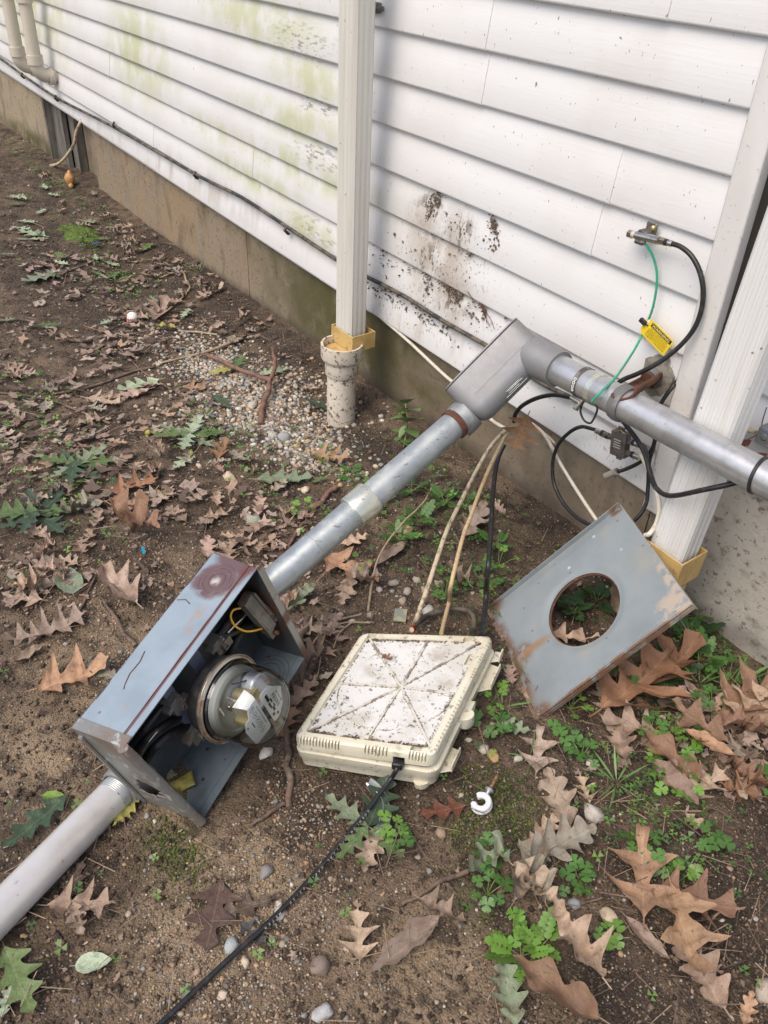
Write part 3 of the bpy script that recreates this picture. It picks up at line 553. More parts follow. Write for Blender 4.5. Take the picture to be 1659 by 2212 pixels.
# ------------------------------------------------------------------ METER BOX
def eul(a):
    return Matrix.Rotation(a[2], 3, 'Z') @ Matrix.Rotation(a[1], 3, 'Y') @ Matrix.Rotation(a[0], 3, 'X')
BR_, BL_ = eul((0.24746798, -0.21645778, 0.40985238)), Vector((-0.96017309, -1.2373398, -0.02513527))
DP, LN, HT = 0.11105, 0.37429, 0.26909
BM = BR_.to_4x4(); BM.translation = BL_; BMi = BM.inverted()
seen = {(0, 1, 1): (460.8, 1193), (1, 1, 1): (555.4, 1226.6), (1, 0, 1): (269.8, 1612), (0, 0, 1): (158.8, 1570.4), (1, 1, 0): (659, 1421), (1, 0, 0): (437, 1772)}
off = {}
for c in [(i, j, k) for i in (0, 1) for j in (0, 1) for k in (0, 1)]:
    P = Vector((c[0] * DP, c[1] * LN, c[2] * HT))
    if c in seen:
        Pw = BM @ P; q = Pw - CAMP; d = q.x * RX.z + q.y * RY.z + q.z * RZ.z; off[c] = BMi @ D(*seen[c], d) - P
    else: off[c] = Vector((0, 0, 0))
def bw(p):                                      # the box as it really is: slightly bent out of true
    x, y, z = p[0] / DP, p[1] / LN, p[2] / HT; q = Vector(p)
    x, y, z = min(1.2, max(-.2, x)), min(1.1, max(-.1, y)), min(1.1, max(-.1, z))
    for c, o in off.items(): q += o * ((x if c[0] else 1 - x) * (y if c[1] else 1 - y) * (z if c[2] else 1 - z))
    return q
box = thing('meter_box', 'rusty blue-grey electric meter box lying on its side with its cover off', 'meter box', BL_, BR_)
def B(name, b, mt, smooth=40, bevel=0, par=None):
    b.warp(bw).warp(lambda v: BM @ v); return b.build(name, mt, par or box, smooth, bevel)
PAINT = (0.27, 0.33, 0.385)
kx, ky = DP * 0.46, LN * 0.865
rust_layers = [dict(col=(0.135, 0.085, 0.09), scale=60, lo=0.2, hi=0.42, amt=1.0, reg=[((kx, ky, HT), (0.050, 0.047, 0.05), 0.3, 0.55, 24), ((DP * 0.62, LN, HT), (0.06, 0.035, 0.05), 0.4, 0.5, 30)]),
    dict(col=(0.55, 0.53, 0.50), scale=60, lo=0.35, hi=0.6, amt=0.8, reg=((kx, ky - .002, HT), (0.012, 0.013, 0.05), 0.9, 0.9, 70)),
    dict(col=(0.135, 0.055, 0.045), scale=25, lo=0.2, hi=0.4, amt=0.95, reg=[((DP * 0.845, LN * 0.5, HT), (0.0042, LN, 0.05), 0.5, 0.35, 40), ((DP * 0.85, LN * 0.95, HT), (0.013, 0.04, 0.05), 0.8, 0.5, 40)]),
    dict(col=(0.33, 0.25, 0.19), scale=30, lo=0.45, hi=0.55, amt=0.8, reg=[((kx + 0.012, LN * 0.68, HT), (0.010, 0.05, 0.05), 0.9, 0.8, 60), ((kx + 0.02, LN * 0.6, HT), (0.008, 0.06, 0.05), 0.9, 0.9, 60), ((0.06, 0.03, HT), (0.005, 0.05, 0.05), 0.9, 0.9, 60)]),
    dict(col=(0.17, 0.07, 0.03), vor=42, vlo=0.90, vd=0.13, amt=0.9)]
def crack(nt, p, out, co, col): pass
M_box = mat('blue_grey_paint', PAINT, 0.38, coord=box, layers=[dict(col=(0.215, 0.27, 0.32), scale=12, lo=0.4, hi=0.65, amt=0.7), dict(col=(0.33, 0.385, 0.43), scale=7, lo=0.5, hi=0.7, amt=0.6)] + rust_layers, bumps=[(0.15, 14, (1, 1, 1), 0.004), (0.1, 90)], rvar=0.1)
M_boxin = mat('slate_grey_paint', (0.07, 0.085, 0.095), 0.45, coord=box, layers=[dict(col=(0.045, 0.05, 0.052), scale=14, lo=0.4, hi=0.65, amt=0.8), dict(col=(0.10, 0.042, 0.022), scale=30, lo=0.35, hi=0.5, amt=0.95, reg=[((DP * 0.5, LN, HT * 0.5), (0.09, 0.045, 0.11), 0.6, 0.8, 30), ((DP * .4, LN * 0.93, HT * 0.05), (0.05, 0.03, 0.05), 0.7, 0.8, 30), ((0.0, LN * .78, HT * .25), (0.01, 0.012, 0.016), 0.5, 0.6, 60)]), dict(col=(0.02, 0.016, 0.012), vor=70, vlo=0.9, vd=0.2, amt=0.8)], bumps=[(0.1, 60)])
M_edge = mat('worn_grey_edge', (0.34, 0.33, 0.29), 0.55, 0.3, coord=box, layers=[dict(col=(0.21, 0.10, 0.045), scale=32, lo=0.56, hi=0.66, amt=0.9, metal=0.0), dict(col=(0.12, 0.05, 0.025), scale=20, lo=0.2, hi=0.45, amt=0.9, metal=0, reg=[((DP, LN, HT * .45), (0.03, 0.03, 0.018), 0.6, 0.6, 40), ((DP, LN, 0), (0.04, 0.03, 0.05), 0.6, 0.6, 40), ((DP, LN, HT), (0.03, 0.03, 0.012), 0.6, 0.6, 40)])], bumps=[(0.2, 100)])
M_cap = mat('stained_galvanized_sheet', (0.29, 0.30, 0.295), 0.5, 0.55, coord=box, layers=[dict(col=(0.24, 0.23, 0.20), scale=24, lo=0.42, hi=0.62, amt=0.85, metal=0.3), dict(col=(0.17, 0.12, 0.09), scale=10, lo=0.42, hi=0.66, amt=0.8, metal=0.1), dict(col=(0.5, 0.53, 0.54), scale=50, lo=0.55, hi=0.66, amt=0.7)], bumps=[(0.18, 70)], rvar=0.1)
def gridslab(b, x0, x1, y0, y1, z, th, n=10, amp=0.0008):
    top = lambda s, t: Vector((x0 + (x1 - x0) * s, y0 + (y1 - y0) * t, z + amp * noise.noise((s * 3, t * 9, z * 40))))
    nu, nv = 6, n
    b.grid(top, nu, nv); b.grid(lambda s, t: top(s, t) - Vector((0, 0, th)), nu, nv)
    e = [(0, t / nv) for t in range(nv + 1)], [(1, t / nv) for t in range(nv + 1)], [(s / nu, 0) for s in range(nu + 1)], [(s / nu, 1) for s in range(nu + 1)]
    for E_ in e:
        V = [top(*q) for q in E_] + [top(*q) - Vector((0, 0, th)) for q in E_]; k = len(E_)
        b.add(V, [(i, i + 1, k + i + 1, k + i) for i in range(k - 1)])
b = MB(); gridslab(b, 0, DP * 0.835, 0, LN, HT, 0.0016, 16, 0.0014); gridslab(b, DP * 0.83, DP * 0.86, 0, LN, HT - 0.0016, 0.0014); gridslab(b, DP * 0.855, DP, 0, LN, HT - 0.0004, 0.0016, 10, 0.0005)
B('side_panel', b, M_box, 30)
b = MB()
for r in (0.036, 0.0275, 0.0165):
    b.tube([(kx + r * 0.98 * math.cos(a), ky + r * math.sin(a), HT + 0.0005) for a in [2 * math.pi * i / 48 for i in range(48)]], 0.00055, 6, closed=True)
B('knockout_ring', b, M_box)
b = MB()                                        # creases where the paint has split
for pts in (((0.02, 0.155), (0.026, 0.135), (0.025, 0.11), (0.032, 0.09), (0.036, 0.083)), ((0.004, 0.262), (0.02, 0.268), (0.035, 0.263))):
    b.tube([(x, y, HT + 0.0004) for x, y in pts], 0.0009, 5)
kind(B('paint_crack', b, M_rust), 'stuff')
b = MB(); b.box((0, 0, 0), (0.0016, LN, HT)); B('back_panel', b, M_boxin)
b = MB(); b.box((0, 0, 0), (DP * 0.86, LN, 0.0016)).box((DP * 0.858, 0, -0.0012), (DP * 0.868, LN, 0.0003)).box((DP * 0.866, 0, 0), (DP * 1.0, LN, 0.0016)); B('side_panel', b, mat('shaded_side_paint', (0.145, 0.18, 0.205), 0.42, coord=box, layers=[dict(col=(0.09, 0.105, 0.11), scale=14, lo=0.4, hi=0.65, amt=0.8), dict(col=(0.03, 0.022, 0.016), vor=60, vlo=0.88, vd=0.2, amt=0.8)], bumps=[(0.1, 60)]))  # lower side uses a darkened box paint, its shade put into the colour
b = MB()
for r in (0.046, 0.036, 0.027):
    b.tube([(DP * .5 + r * 0.98 * math.cos(a), ky - .01 + r * math.sin(a), 0.0018) for a in [2 * math.pi * i / 40 for i in range(40)]], 0.0006, 5, closed=True)
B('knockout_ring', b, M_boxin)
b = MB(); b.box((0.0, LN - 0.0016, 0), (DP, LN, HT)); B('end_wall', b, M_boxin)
b = MB(); b.box((DP - 0.001, LN - 0.002, 0.0), (DP + 0.0016, LN + 0.0125, HT)); B('end_flange', b, M_edge, bevel=0.0006)
# lower end cap: wall with a torn hole, band over the side panel, rolled rim along the opening
def hole_plate(b, w0, h0, cx, cy, r, fn, th, n=64, rag=0):
    import math as _m
    ang = sorted(set([2 * _m.pi * i / n for i in range(n)] + [_m.atan2(y - cy, x - cx) % (2 * _m.pi) for x in (0, w0) for y in (0, h0)])); m_ = len(ang); V = []; F = []
    for side in (0, 1):
        for a in ang:
            c, s = _m.cos(a), _m.sin(a); t = min(((w0 - cx) / c if c > 1e-9 else -cx / c if c < -1e-9 else 9e9), ((h0 - cy) / s if s > 1e-9 else -cy / s if s < -1e-9 else 9e9))
            rr_ = r * (1 + rag * noise.noise((a * 2.2, 1.5, 0)))
            for k in range(5): q = rr_ + (t - rr_) * k / 4; V.append(fn(cx + c * q, cy + s * q, th * side))
    o = m_ * 5
    for i in range(m_):
        j = (i + 1) % m_
        for k in range(4):
            F.append((i * 5 + k, i * 5 + k + 1, j * 5 + k + 1, j * 5 + k)); F.append((o + i * 5 + k, o + j * 5 + k, o + j * 5 + k + 1, o + i * 5 + k + 1))
        F.append((i * 5, j * 5, o + j * 5, o + i * 5)); F.append((i * 5 + 4, o + i * 5 + 4, o + j * 5 + 4, j * 5 + 4))
    b.add(V, F)
b = MB(); hole_plate(b, DP, HT, DP * 0.46, HT * 0.34, 0.030, lambda x, y, t: Vector((x, -t, y)), 0.0018, 48, 0.5); B('end_cap', b, M_cap, 30)
b = MB(); b.box((-0.001, -0.003, HT - 0.018), (DP + 0.001, 0.0, HT + 0.0018)).box((-0.001, -0.003, HT + 0.0004), (DP + 0.001, 0.017, HT + 0.0022)); B('cap_band', b, M_cap, bevel=0.0007)
b = MB(); b.tube([(DP + 0.000, -0.004, HT + 0.001 - (HT - 0.0) * i / 20) for i in range(21)], [0.0088 + 0.0004 * math.sin(i) for i in range(21)], 12); B('rolled_rim', b, M_cap)
b = MB(); b.tube([(0.004, -0.004, HT - 0.02 - (HT - 0.03) * i / 10) for i in range(11)], 0.004, 8); B('cap_fold', b, M_cap)
def BP(u, v, xl):                               # a point of the box's inside, xl from its back
    n = BR_ @ Vector((1, 0, 0)); o = BM @ Vector((xl, 0, 0)); r = ray(u, v); t = (o - CAMP).dot(n) / r.dot(n); return BMi @ (CAMP + r * t)
z5 = lambda x, y: ((200 + x / 1.508) * .5486, (2100 + y / 1.508) * .5486)
def BI(name, b, mt, smooth=40, bevel=0):
    b.warp(lambda v: BM @ v); return b.build(name, mt, box, smooth, bevel)
XI = Vector((1, 0, 0)); YI = Vector((0, 1, 0)); ZI = Vector((0, 0, 1))
# bracket behind the meter, terminal lugs, hub clamp, cables
b = MB(); p = BP(*z5(900, 810), 0.055); b.obox(p, XI * 0.001, YI * 0.014, ZI * 0.075); b.obox(p + Vector((0.0, -0.075, 0.01)), XI * 0.001, YI * 0.012, ZI * 0.08); BI('bracket', b, mat('bracket_paint', (0.15, 0.17, 0.22), 0.45), bevel=0.001)
for (x, y) in ((975, 660), (725, 1010), (840, 1190)):
    b = MB(); p = BP(*z5(x, y), 0.06); b.obox(p, XI * 0.014, YI * 0.013, ZI * 0.015).obox(p + Vector((0.012, 0.012, -0.006)), XI * 0.007, YI * 0.012, ZI * 0.009).obox(p + Vector((0.006, -0.014, 0.008)), XI * 0.010, YI * 0.010, ZI * 0.004)
    b.lathe([(0.006, 0), (0.006, 0.010), (0.004, 0.010), (0.004, 0.004)], p + Vector((0.014, 0.004, -0.004)), XI, 12); b.tube([p + Vector((0.004, 0.0, 0.01)), p + Vector((0.022, 0.008, 0.013))], 0.0035, 8); BI('terminal_lug', b, M_steelp, bevel=0.0012)
b = MB(); p = BP(*z5(1225, 480), 0.082); aux = (BP(*z5(1300, 575), 0.082) - BP(*z5(1150, 400), 0.082)); hl = aux.length / 2; aux.normalize(); auy = XI.cross(aux)
b.obox(p, aux * hl, auy * 0.013, XI * 0.010).obox(p + auy * 0.017, aux * hl * 0.9, auy * 0.003, XI * 0.012)
for k in (-0.5, 0.45): b.obox(p + aux * hl * k + XI * 0.0102 - auy * 0.002, aux * hl * 0.34, auy * 0.008, XI * 0.0012)
b.obox(p + aux * (hl + 0.010) - auy * 0.004, aux * 0.010, auy * 0.008, XI * 0.006); BI('ground_clamp', b, M_steelp, bevel=0.0015)
b = MB(); q = p + aux * (hl + 0.012) + XI * 0.004; b.lathe([(0.0045, 0), (0.005, 0.008), (0.0035, 0.011), (0.001, 0.011)], q, XI, 12); BI('clamp_screw', b, M_rust)
b = MB(); c_ = Vector((DP * .5, LN - 0.006, HT * 0.5)); b.lathe([(0.028, 0), (0.040, 0), (0.040, 0.006), (0.034, 0.012), (0.028, 0.012)], c_, -YI, 32, caps=False); BI('locknut', b, M_oldmetal)
yw = [z5(1125, 445), z5(1085, 455), z5(1068, 490), z5(1080, 530), z5(1110, 562), z5(1160, 582), z5(1210, 578), z5(1255, 566)]
b = MB(); b.tube(spline([BP(*q, 0.095 if 0 < i < 7 else 0.085) for i, q in enumerate(yw)], 5), 0.0019, 8); BI('yellow_wire', b, M_yelw)
def bcable(pts, r, mt=M_black):
    b = MB(); b.tube(spline([BP(*z5(x, y), h) for x, y, h in pts], 6), r, 10); BI('wire', b, mt)
bcable([(1180, 330, .03), (1140, 440, .04), (1060, 520, .05), (1000, 600, .05), (960, 640, .05)], 0.008)
bcable([(1220, 380, .03), (1180, 500, .035), (1110, 620, .035), (1060, 720, .03), (1000, 820, .02)], 0.009)
bcable([(1240, 420, .05), (1190, 520, .05), (1060, 600, .055), (880, 640, .04), (760, 760, .03)], 0.007)
bcable([(480, 1330, .02), (560, 1230, .05), (660, 1150, .055), (760, 1090, .05)], 0.0075)
bcable([(540, 1390, .02), (600, 1290, .05), (700, 1200, .06), (820, 1140, .05)], 0.0085)
bcable([(450, 1300, .02), (560, 1160, .05), (640, 1060, .055), (700, 1020, .05)], 0.0065)
bcable([(1160, 480, .075), (1100, 540, .08), (1050, 590, .08)], 0.0022, M_nickel)
bcable([(520, 1330, .05), (580, 1240, .07), (630, 1180, .07)], 0.0014, M_nickel)
# things lying inside
pp = BM @ Vector((DP * 0.80, 0.028, 0.0)); 
def paper(pts, label, mt, name='paper_scrap'):
    b = MB(); P = [BM @ bw(BMi @ q) for q in pts]; c = sum(P, Vector()) / 4
    b.grid(lambda s, t: (P[0] * (1 - s) + P[1] * s) * (1 - t) + (P[3] * (1 - s) + P[2] * s) * t + Vector((0, 0, 0.006 * math.sin(s * 4) * math.sin(t * 3))), 8, 6)
    o = single(name, b, mt, label, 'paper'); s_ = o.modifiers.new('thick', 'SOLIDIFY'); s_.thickness = 0.0004; return o
M_paper = mat('faded_yellow_paper', (0.34, 0.31, 0.07), 0.7, layers=[dict(col=(0.2, 0.18, 0.06), scale=60, lo=0.45, hi=0.6, amt=0.8), dict(col=(0.06, 0.055, 0.03), scale=220, lo=0.58, hi=0.62, st=(0.4, 1.6, 1), amt=0.7)])
M_paper2 = mat('torn_grey_paper', (0.40, 0.35, 0.24), 0.7, layers=[dict(col=(0.24, 0.23, 0.08), scale=40, lo=0.45, hi=0.6, amt=0.9)])
pw = lambda x, y, zl: (lambda r, n, o: CAMP + r * ((o - CAMP).dot(n) / r.dot(n)))(ray(*z5(x, y)), BR_ @ ZI, BM @ Vector((0, 0, zl)))
paper([pw(690, 1490, .012), pw(830, 1412, .016), pw(848, 1505, .014), pw(765, 1550, .006)], 'yellow printed paper scrap lying inside the meter box', M_paper)
paper([pw(640, 1440, .008), pw(715, 1395, .020), pw(752, 1430, .020), pw(680, 1480, .008)], 'torn greyish paper scrap behind the yellow one in the meter box', M_paper2)

# ------------------------------------------------------------------ ELECTRIC METER
mc = BM @ BP(496, 1509, DP + 0.008)
met = thing('electric_meter', 'round glass-covered electric meter still plugged into the open meter box', 'meter', mc, BR_)
def E_(name, b, mt, smooth=40, bevel=0, par=None):
    Mx = BR_.to_4x4(); Mx.translation = mc; b.warp(lambda v: Mx @ (v * 0.87)); return b.build(name, mt, par or met, smooth, bevel)
HI = -ZI                                        # reading direction of the dial, YI is its up
M_mblack = mat('black_bakelite', (0.03, 0.03, 0.033), 0.45, layers=[dict(col=(0.12, 0.11, 0.10), scale=30, lo=0.5, hi=0.7, amt=0.5)])
M_mring = mat('rust_tinged_ring', (0.55, 0.50, 0.42), 0.3, 0.9, layers=[dict(col=(0.20, 0.105, 0.05), scale=26, lo=0.49, hi=0.62, amt=0.9, metal=0.1)], bumps=[(0.1, 90)])
M_mgrey = mat('light_grey_enamel', (0.36, 0.385, 0.38), 0.5)
M_plate = mat('white_nameplate', (0.74, 0.75, 0.73), 0.4)
M_brass = mat('brass', (0.62, 0.52, 0.26), 0.3, 0.8)
def glass_hook(nt, p, out, co, col):
    tr = _n(nt, 'ShaderNodeBsdfTransparent'); tr.inputs[0].default_value = (0.93, 0.94, 0.93, 1)
    gl = _n(nt, 'ShaderNodeBsdfGlossy'); gl.inputs['Roughness'].default_value = 0.03
    fr = _n(nt, 'ShaderNodeFresnel'); fr.inputs['IOR'].default_value = 1.5
    mx = _n(nt, 'ShaderNodeMixShader'); nt.links.new(_math(nt, 'MULTIPLY', fr.outputs[0], 1.35, clamp=True), mx.inputs[0]); nt.links.new(tr.outputs[0], mx.inputs[1]); nt.links.new(gl.outputs[0], mx.inputs[2])
    df = _n(nt, 'ShaderNodeBsdfDiffuse'); df.inputs[0].default_value = (0.2, 0.17, 0.13, 1)
    grime = _math(nt, 'MULTIPLY', _ramp(nt, _noise(nt, co, 28, 6), 0.45, 0.75), 0.06)
    low = _math(nt, 'MULTIPLY', _ramp(nt, _noise(nt, co, 90, 5), 0.42, 0.6), _region(nt, co, (0.01, -0.06, -0.03), (0.05, 0.06, 0.05), 0.8))
    grime = _math(nt, 'ADD', grime, _math(nt, 'MULTIPLY', low, 0.45), clamp=True)
    m2 = _n(nt, 'ShaderNodeMixShader'); nt.links.new(grime, m2.inputs[0]); nt.links.new(mx.outputs[0], m2.inputs[1]); nt.links.new(df.outputs[0], m2.inputs[2]); nt.links.new(m2.outputs[0], out.inputs[0])
M_glass = mat('clear_glass', (1, 1, 1), 0.05, hook=glass_hook)
b = MB(); b.lathe([(0.060, -0.045), (0.078, -0.040), (0.0855, -0.012), (0.0855, -0.004), (0.06, -0.004)], (0, 0, 0), XI, 56); b.lathe([(0.0, 0.0), (0.076, 0.0), (0.076, 0.006), (0.0, 0.006)], (0, 0, 0), XI, 48); E_('meter_base', b, M_mblack)
b = MB(); b.lathe([(0.084, -0.006), (0.0885, -0.006), (0.0895, -0.003), (0.0885, 0.000), (0.0880, 0.003), (0.0865, 0.005), (0.0835, 0.006), (0.0815, 0.002)], (0, 0, 0), XI, 72, caps=False); E_('sealing_ring', b, M_mring)
b = MB(); b.tube([(0.003, 0.0900 * math.cos(a), 0.0900 * math.sin(a)) for a in [2 * math.pi * i / 60 for i in range(60)]], 0.0012, 6, closed=True); E_('ring_wire', b, M_mring)
prof = [(0.0815, 0.009), (0.0800, 0.012), (0.0785, 0.018), (0.0785, 0.040), (0.0775, 0.070)]
for i in range(1, 13):
    a = i / 12 * math.pi / 2; prof.append((0.0465 + 0.031 * math.cos(a), 0.072 + 0.038 * math.sin(a)))
for r, h in ((0.034, 0.1125), (0.018, 0.1140), (0.001, 0.1145)): prof.append((r, h))
b = MB(); b.lathe(prof, (0, 0, 0), XI, 72, caps=False); E_('glass_dome', b, M_glass, 80)
b = MB(); b.lathe([(0.071, 0.008), (0.071, 0.022), (0.066, 0.026), (0.060, 0.026), (0.058, 0.022), (0.001, 0.022)], (0, 0, 0), XI, 56); E_('mount_disc', b, M_mgrey)
def pt(x, h, v): return XI * x + HI * h + YI * v
b = MB(); b.obox(pt(0.045, 0.0, -0.012), XI * 0.022, HI * 0.024, YI * 0.010).obox(pt(0.045, -0.006, 0.020), XI * 0.018, HI * 0.020, YI * 0.010); b.lathe([(0.013, 0.024), (0.013, 0.062)], pt(0, -0.022, 0.004), XI, 20); b.lathe([(0.010, 0.024), (0.010, 0.07)], pt(0, 0.028, -0.024), XI, 20); E_('register_gears', b, M_brass, bevel=0.001)
b = MB(); b.lathe([(0.024, 0.026), (0.026, 0.030), (0.026, 0.052), (0.023, 0.056)], pt(0, -0.010, 0.040), XI, 28); b.obox(pt(0.05, 0.010, 0.030), XI * 0.024, HI * 0.004, YI * 0.026); E_('coil', b, mat('pale_coil', (0.50, 0.53, 0.58), 0.3, 0.4), bevel=0.001)
b = MB(); b.obox(pt(0.042, -0.036, -0.030), XI * 0.006, HI * 0.008, YI * 0.007).obox(pt(0.048, -0.030, -0.022), XI * 0.010, HI * 0.004, YI * 0.004); E_('terminal', b, M_nickel, bevel=0.001)
b = MB(); b.tube([pt(0.03, -0.046, -0.046), pt(0.036, -0.030, -0.050)], 0.003, 8); b.tube([pt(0.03, -0.046, -0.02), pt(0.06, -0.044, -0.020)], 0.0022, 8); E_('mount_screw', b, M_nickel)
b = MB(); b.tube(spline([pt(0.027, -0.052, 0.006), pt(0.036, -0.040, 0.024), pt(0.040, -0.022, 0.046), pt(0.046, -0.010, 0.056)], 5), 0.0018, 6); E_('inner_wire', b, M_mblack)
b = MB(); b.tube([pt(0.046, -0.010, 0.056), pt(0.056, -0.004, 0.058), pt(0.062, 0.000, 0.058)], [0.003, 0.0045, 0.003], 10); E_('pink_sleeve', b, mat('pink_sleeve', (0.46, 0.2, 0.15), 0.5))
XF = 0.0885
def facepoly(pts, x=XF, th=0.0008): return MB().prism(pts, pt(x, 0, 0), HI, YI, XI * th)
def arc(cx, cy, r, a0, a1, n=6): return [(cx + r * math.cos(math.radians(a0 + (a1 - a0) * i / n)), cy + r * math.sin(math.radians(a0 + (a1 - a0) * i / n))) for i in range(n + 1)]
low = [(-0.044, -0.004), (-0.046, -0.020), (-0.040, -0.034), (-0.026, -0.040), (-0.024, -0.052), (-0.010, -0.060)] + arc(0.034, -0.048, 0.008, -90, 0) + arc(0.040, -0.012, 0.007, 0, 90)
npl = E_('nameplate', facepoly(low), M_plate, 30, 0.0004)
upp = arc(-0.034, 0.010, 0.006, 180, 270) + arc(0.042, 0.010, 0.006, -90, 0) + [(0.049, 0.024), (0.034, 0.044)] + arc(0.0, 0.052, 0.006, 30, 120) + [(-0.026, 0.040), (-0.039, 0.024)]
upl = E_('register_plate', facepoly(upp, XF + 0.002), M_plate, 30, 0.0004)
b = MB(); b.grid(lambda s, t: pt(XF - 0.026 * s ** 1.3, -0.044 - 0.011 * s ** 0.6, -0.004 - 0.028 * t + 0.006 * s * (1 - t) - .008 * s * t), 6, 4); E_('bent_plate', b, M_plate)
ink = MB(); XT = XF + 0.0009
for i in range(5):
    c = (-0.033 + 0.0155 * i, -0.023 - 0.0005 * i)
    for k in range(10):
        a = 2 * math.pi * k / 10; q = pt(XT, c[0] + 0.0060 * math.cos(a), c[1] + 0.0060 * math.sin(a)); ink.obox(q, XI * 0.0001, HI * 0.0007, YI * 0.0009)
    a = (2.1, 0.4, 4.0, 1.2, 5.2)[i]; dvec = HI * math.cos(a) + YI * math.sin(a); q = pt(XT, *c); ink.prism([(-0.002, -0.0012), (0.0055, 0), (-0.002, 0.0012)], q, dvec, XI.cross(dvec), XI * 0.0002)
ink.add(*(lambda m_: (m_.v, m_.f))(text_mb('KILOWATTHOURS', 0.0042, pt(XT, -0.030, -0.0125), HI, YI, XI, fit=0.055)))
ink.obox(pt(XT, -0.004, -0.038), XI * 0.0001, HI * 0.008, YI * 0.0012); ink.obox(pt(XT, -0.012, -0.052), XI * 0.0001, HI * 0.002, YI * 0.002)
E_('dial_print', ink, M_ink, 0, par=npl)
ink = MB(); XT2 = XF + 0.0029
for k in range(26):
    if (k * 7) % 5 != 0: ink.obox(pt(XT2, -0.012 + k * 0.0016, 0.033), XI * 0.0001, HI * (0.0003 + 0.0003 * ((k * 3) % 3)), YI * 0.0045)
for (h, v, a, c_) in ((-0.016, 0.017, .010, .0035), (0.005, 0.015, .008, .0025), (0.020, 0.019, .006, .003), (0.030, 0.012, .004, .003), (-0.002, 0.023, .006, .0018), (0.014, 0.024, .005, .0018)): ink.obox(pt(XT2, h, v), XI * 0.0001, HI * a, YI * c_)
ink.lathe([(0.003, 0), (0.003, 0.0002)], pt(XT2, 0.038, 0.022), XI, 16)
ink.add(*(lambda m_: (m_.v, m_.f))(text_mb('59 753 80', 0.006, pt(XT2, -0.008, 0.041), HI, YI, XI, fit=0.034)))
E_('dial_print', ink, M_ink, 0, par=upl)

# ------------------------------------------------------------------ METER COVER PLATE, leaning on the right downspout
PR_, PL_ = eul((0.7891, -0.0017, -0.4383)), Vector((-0.9855, -0.3977, -0.0003)); PW, PH = 0.3225, 0.3748
cov = thing('meter_cover', 'grey metal meter cover with a round hole leaning against the white downspout', 'cover', PL_, PR_)
PM = PR_.to_4x4(); PM.translation = PL_
def C_(name, b, mt, smooth=35, bevel=0): b.warp(lambda v: PM @ v); return b.build(name, mt, cov, smooth, bevel)
HC, HR = (0.1665, 0.190), 0.0845
cl = [dict(col=(0.19, 0.215, 0.225), scale=6, lo=0.38, hi=0.66, amt=0.9), dict(col=(0.30, 0.285, 0.24), scale=9, lo=0.48, hi=0.7, amt=0.5),
    dict(col=(0.40, 0.33, 0.265), scale=40, lo=0.38, hi=0.5, amt=0.95, reg=[((PW * 0.97, PH * 0.97, 0), (0.062, 0.062, 0.1), 0.35, 0.8, 28), ((PW * 0.82, PH * 0.99, 0), (0.10, 0.018, 0.1), 0.5, 1.0, 28)]),
    dict(col=(0.15, 0.075, 0.04), scale=45, lo=0.34, hi=0.5, amt=0.95, reg=[((PW * 0.5, 0.0, 0), (PW * .62, 0.026, 0.1), 0.7, 0.6, 30), ((0.0, 0.0, 0), (0.04, 0.045, 0.1), 0.6, 0.6, 30), ((PW, 0.0, 0), (0.035, 0.05, 0.1), 0.6, 0.6, 30), ((HC[0], 0.03, 0), (0.030, 0.032, 0.1), 0.8, 0.8, 30), ((PW, PH * .5, 0), (0.008, PH * .6, 0.1), 0.6, 0.8, 30), ((0.006, PH * .96, 0), (0.012, 0.02, 0.1), 0.6, 0.8, 30)]),
    dict(col=(0.27, 0.16, 0.075), scale=20, lo=0.2, hi=0.5, amt=0.85, reg=((HC[0] + 0.004, 0.058, 0), (0.013, 0.055, 0.1), 0.7, 0.4, 40)),
    dict(col=(0.15, 0.12, 0.08), vor=60, vlo=0.86, vd=0.12, amt=0.8), dict(col=(0.55, 0.54, 0.5), vor=38, vlo=0.96, vd=0.09, amt=0.8)]
M_cov = mat('grey_cover_paint', (0.235, 0.265, 0.28), 0.42, coord=cov, layers=cl, bumps=[(0.10, 30, (1, 1, 1), 0.003), (0.12, 140)], rvar=0.1)
M_covr = mat('scaly_rust', (0.20, 0.13, 0.085), 0.9, coord=cov, layers=[dict(col=(0.36, 0.29, 0.21), scale=70, lo=0.5, hi=0.62, amt=0.9), dict(col=(0.08, 0.04, 0.028), scale=40, lo=0.5, hi=0.64, amt=0.9)], bumps=[(0.6, 130, (1, 1, 1), 0.004)])
b = MB()
def pf(x, y, t):
    e = min(x, PW - x, y, PH - y); d = math.hypot(x - HC[0], y - HC[1]); z = 0.0015 * noise.noise((x * 9, y * 9, 4)) * sm(e, 0, 0.05)
    z -= 0.0045 * (1 - sm(d, HR, HR + 0.016)); z += 0.004 * sm(x, 0.010, 0.016)
    return Vector((x, y, z - t))
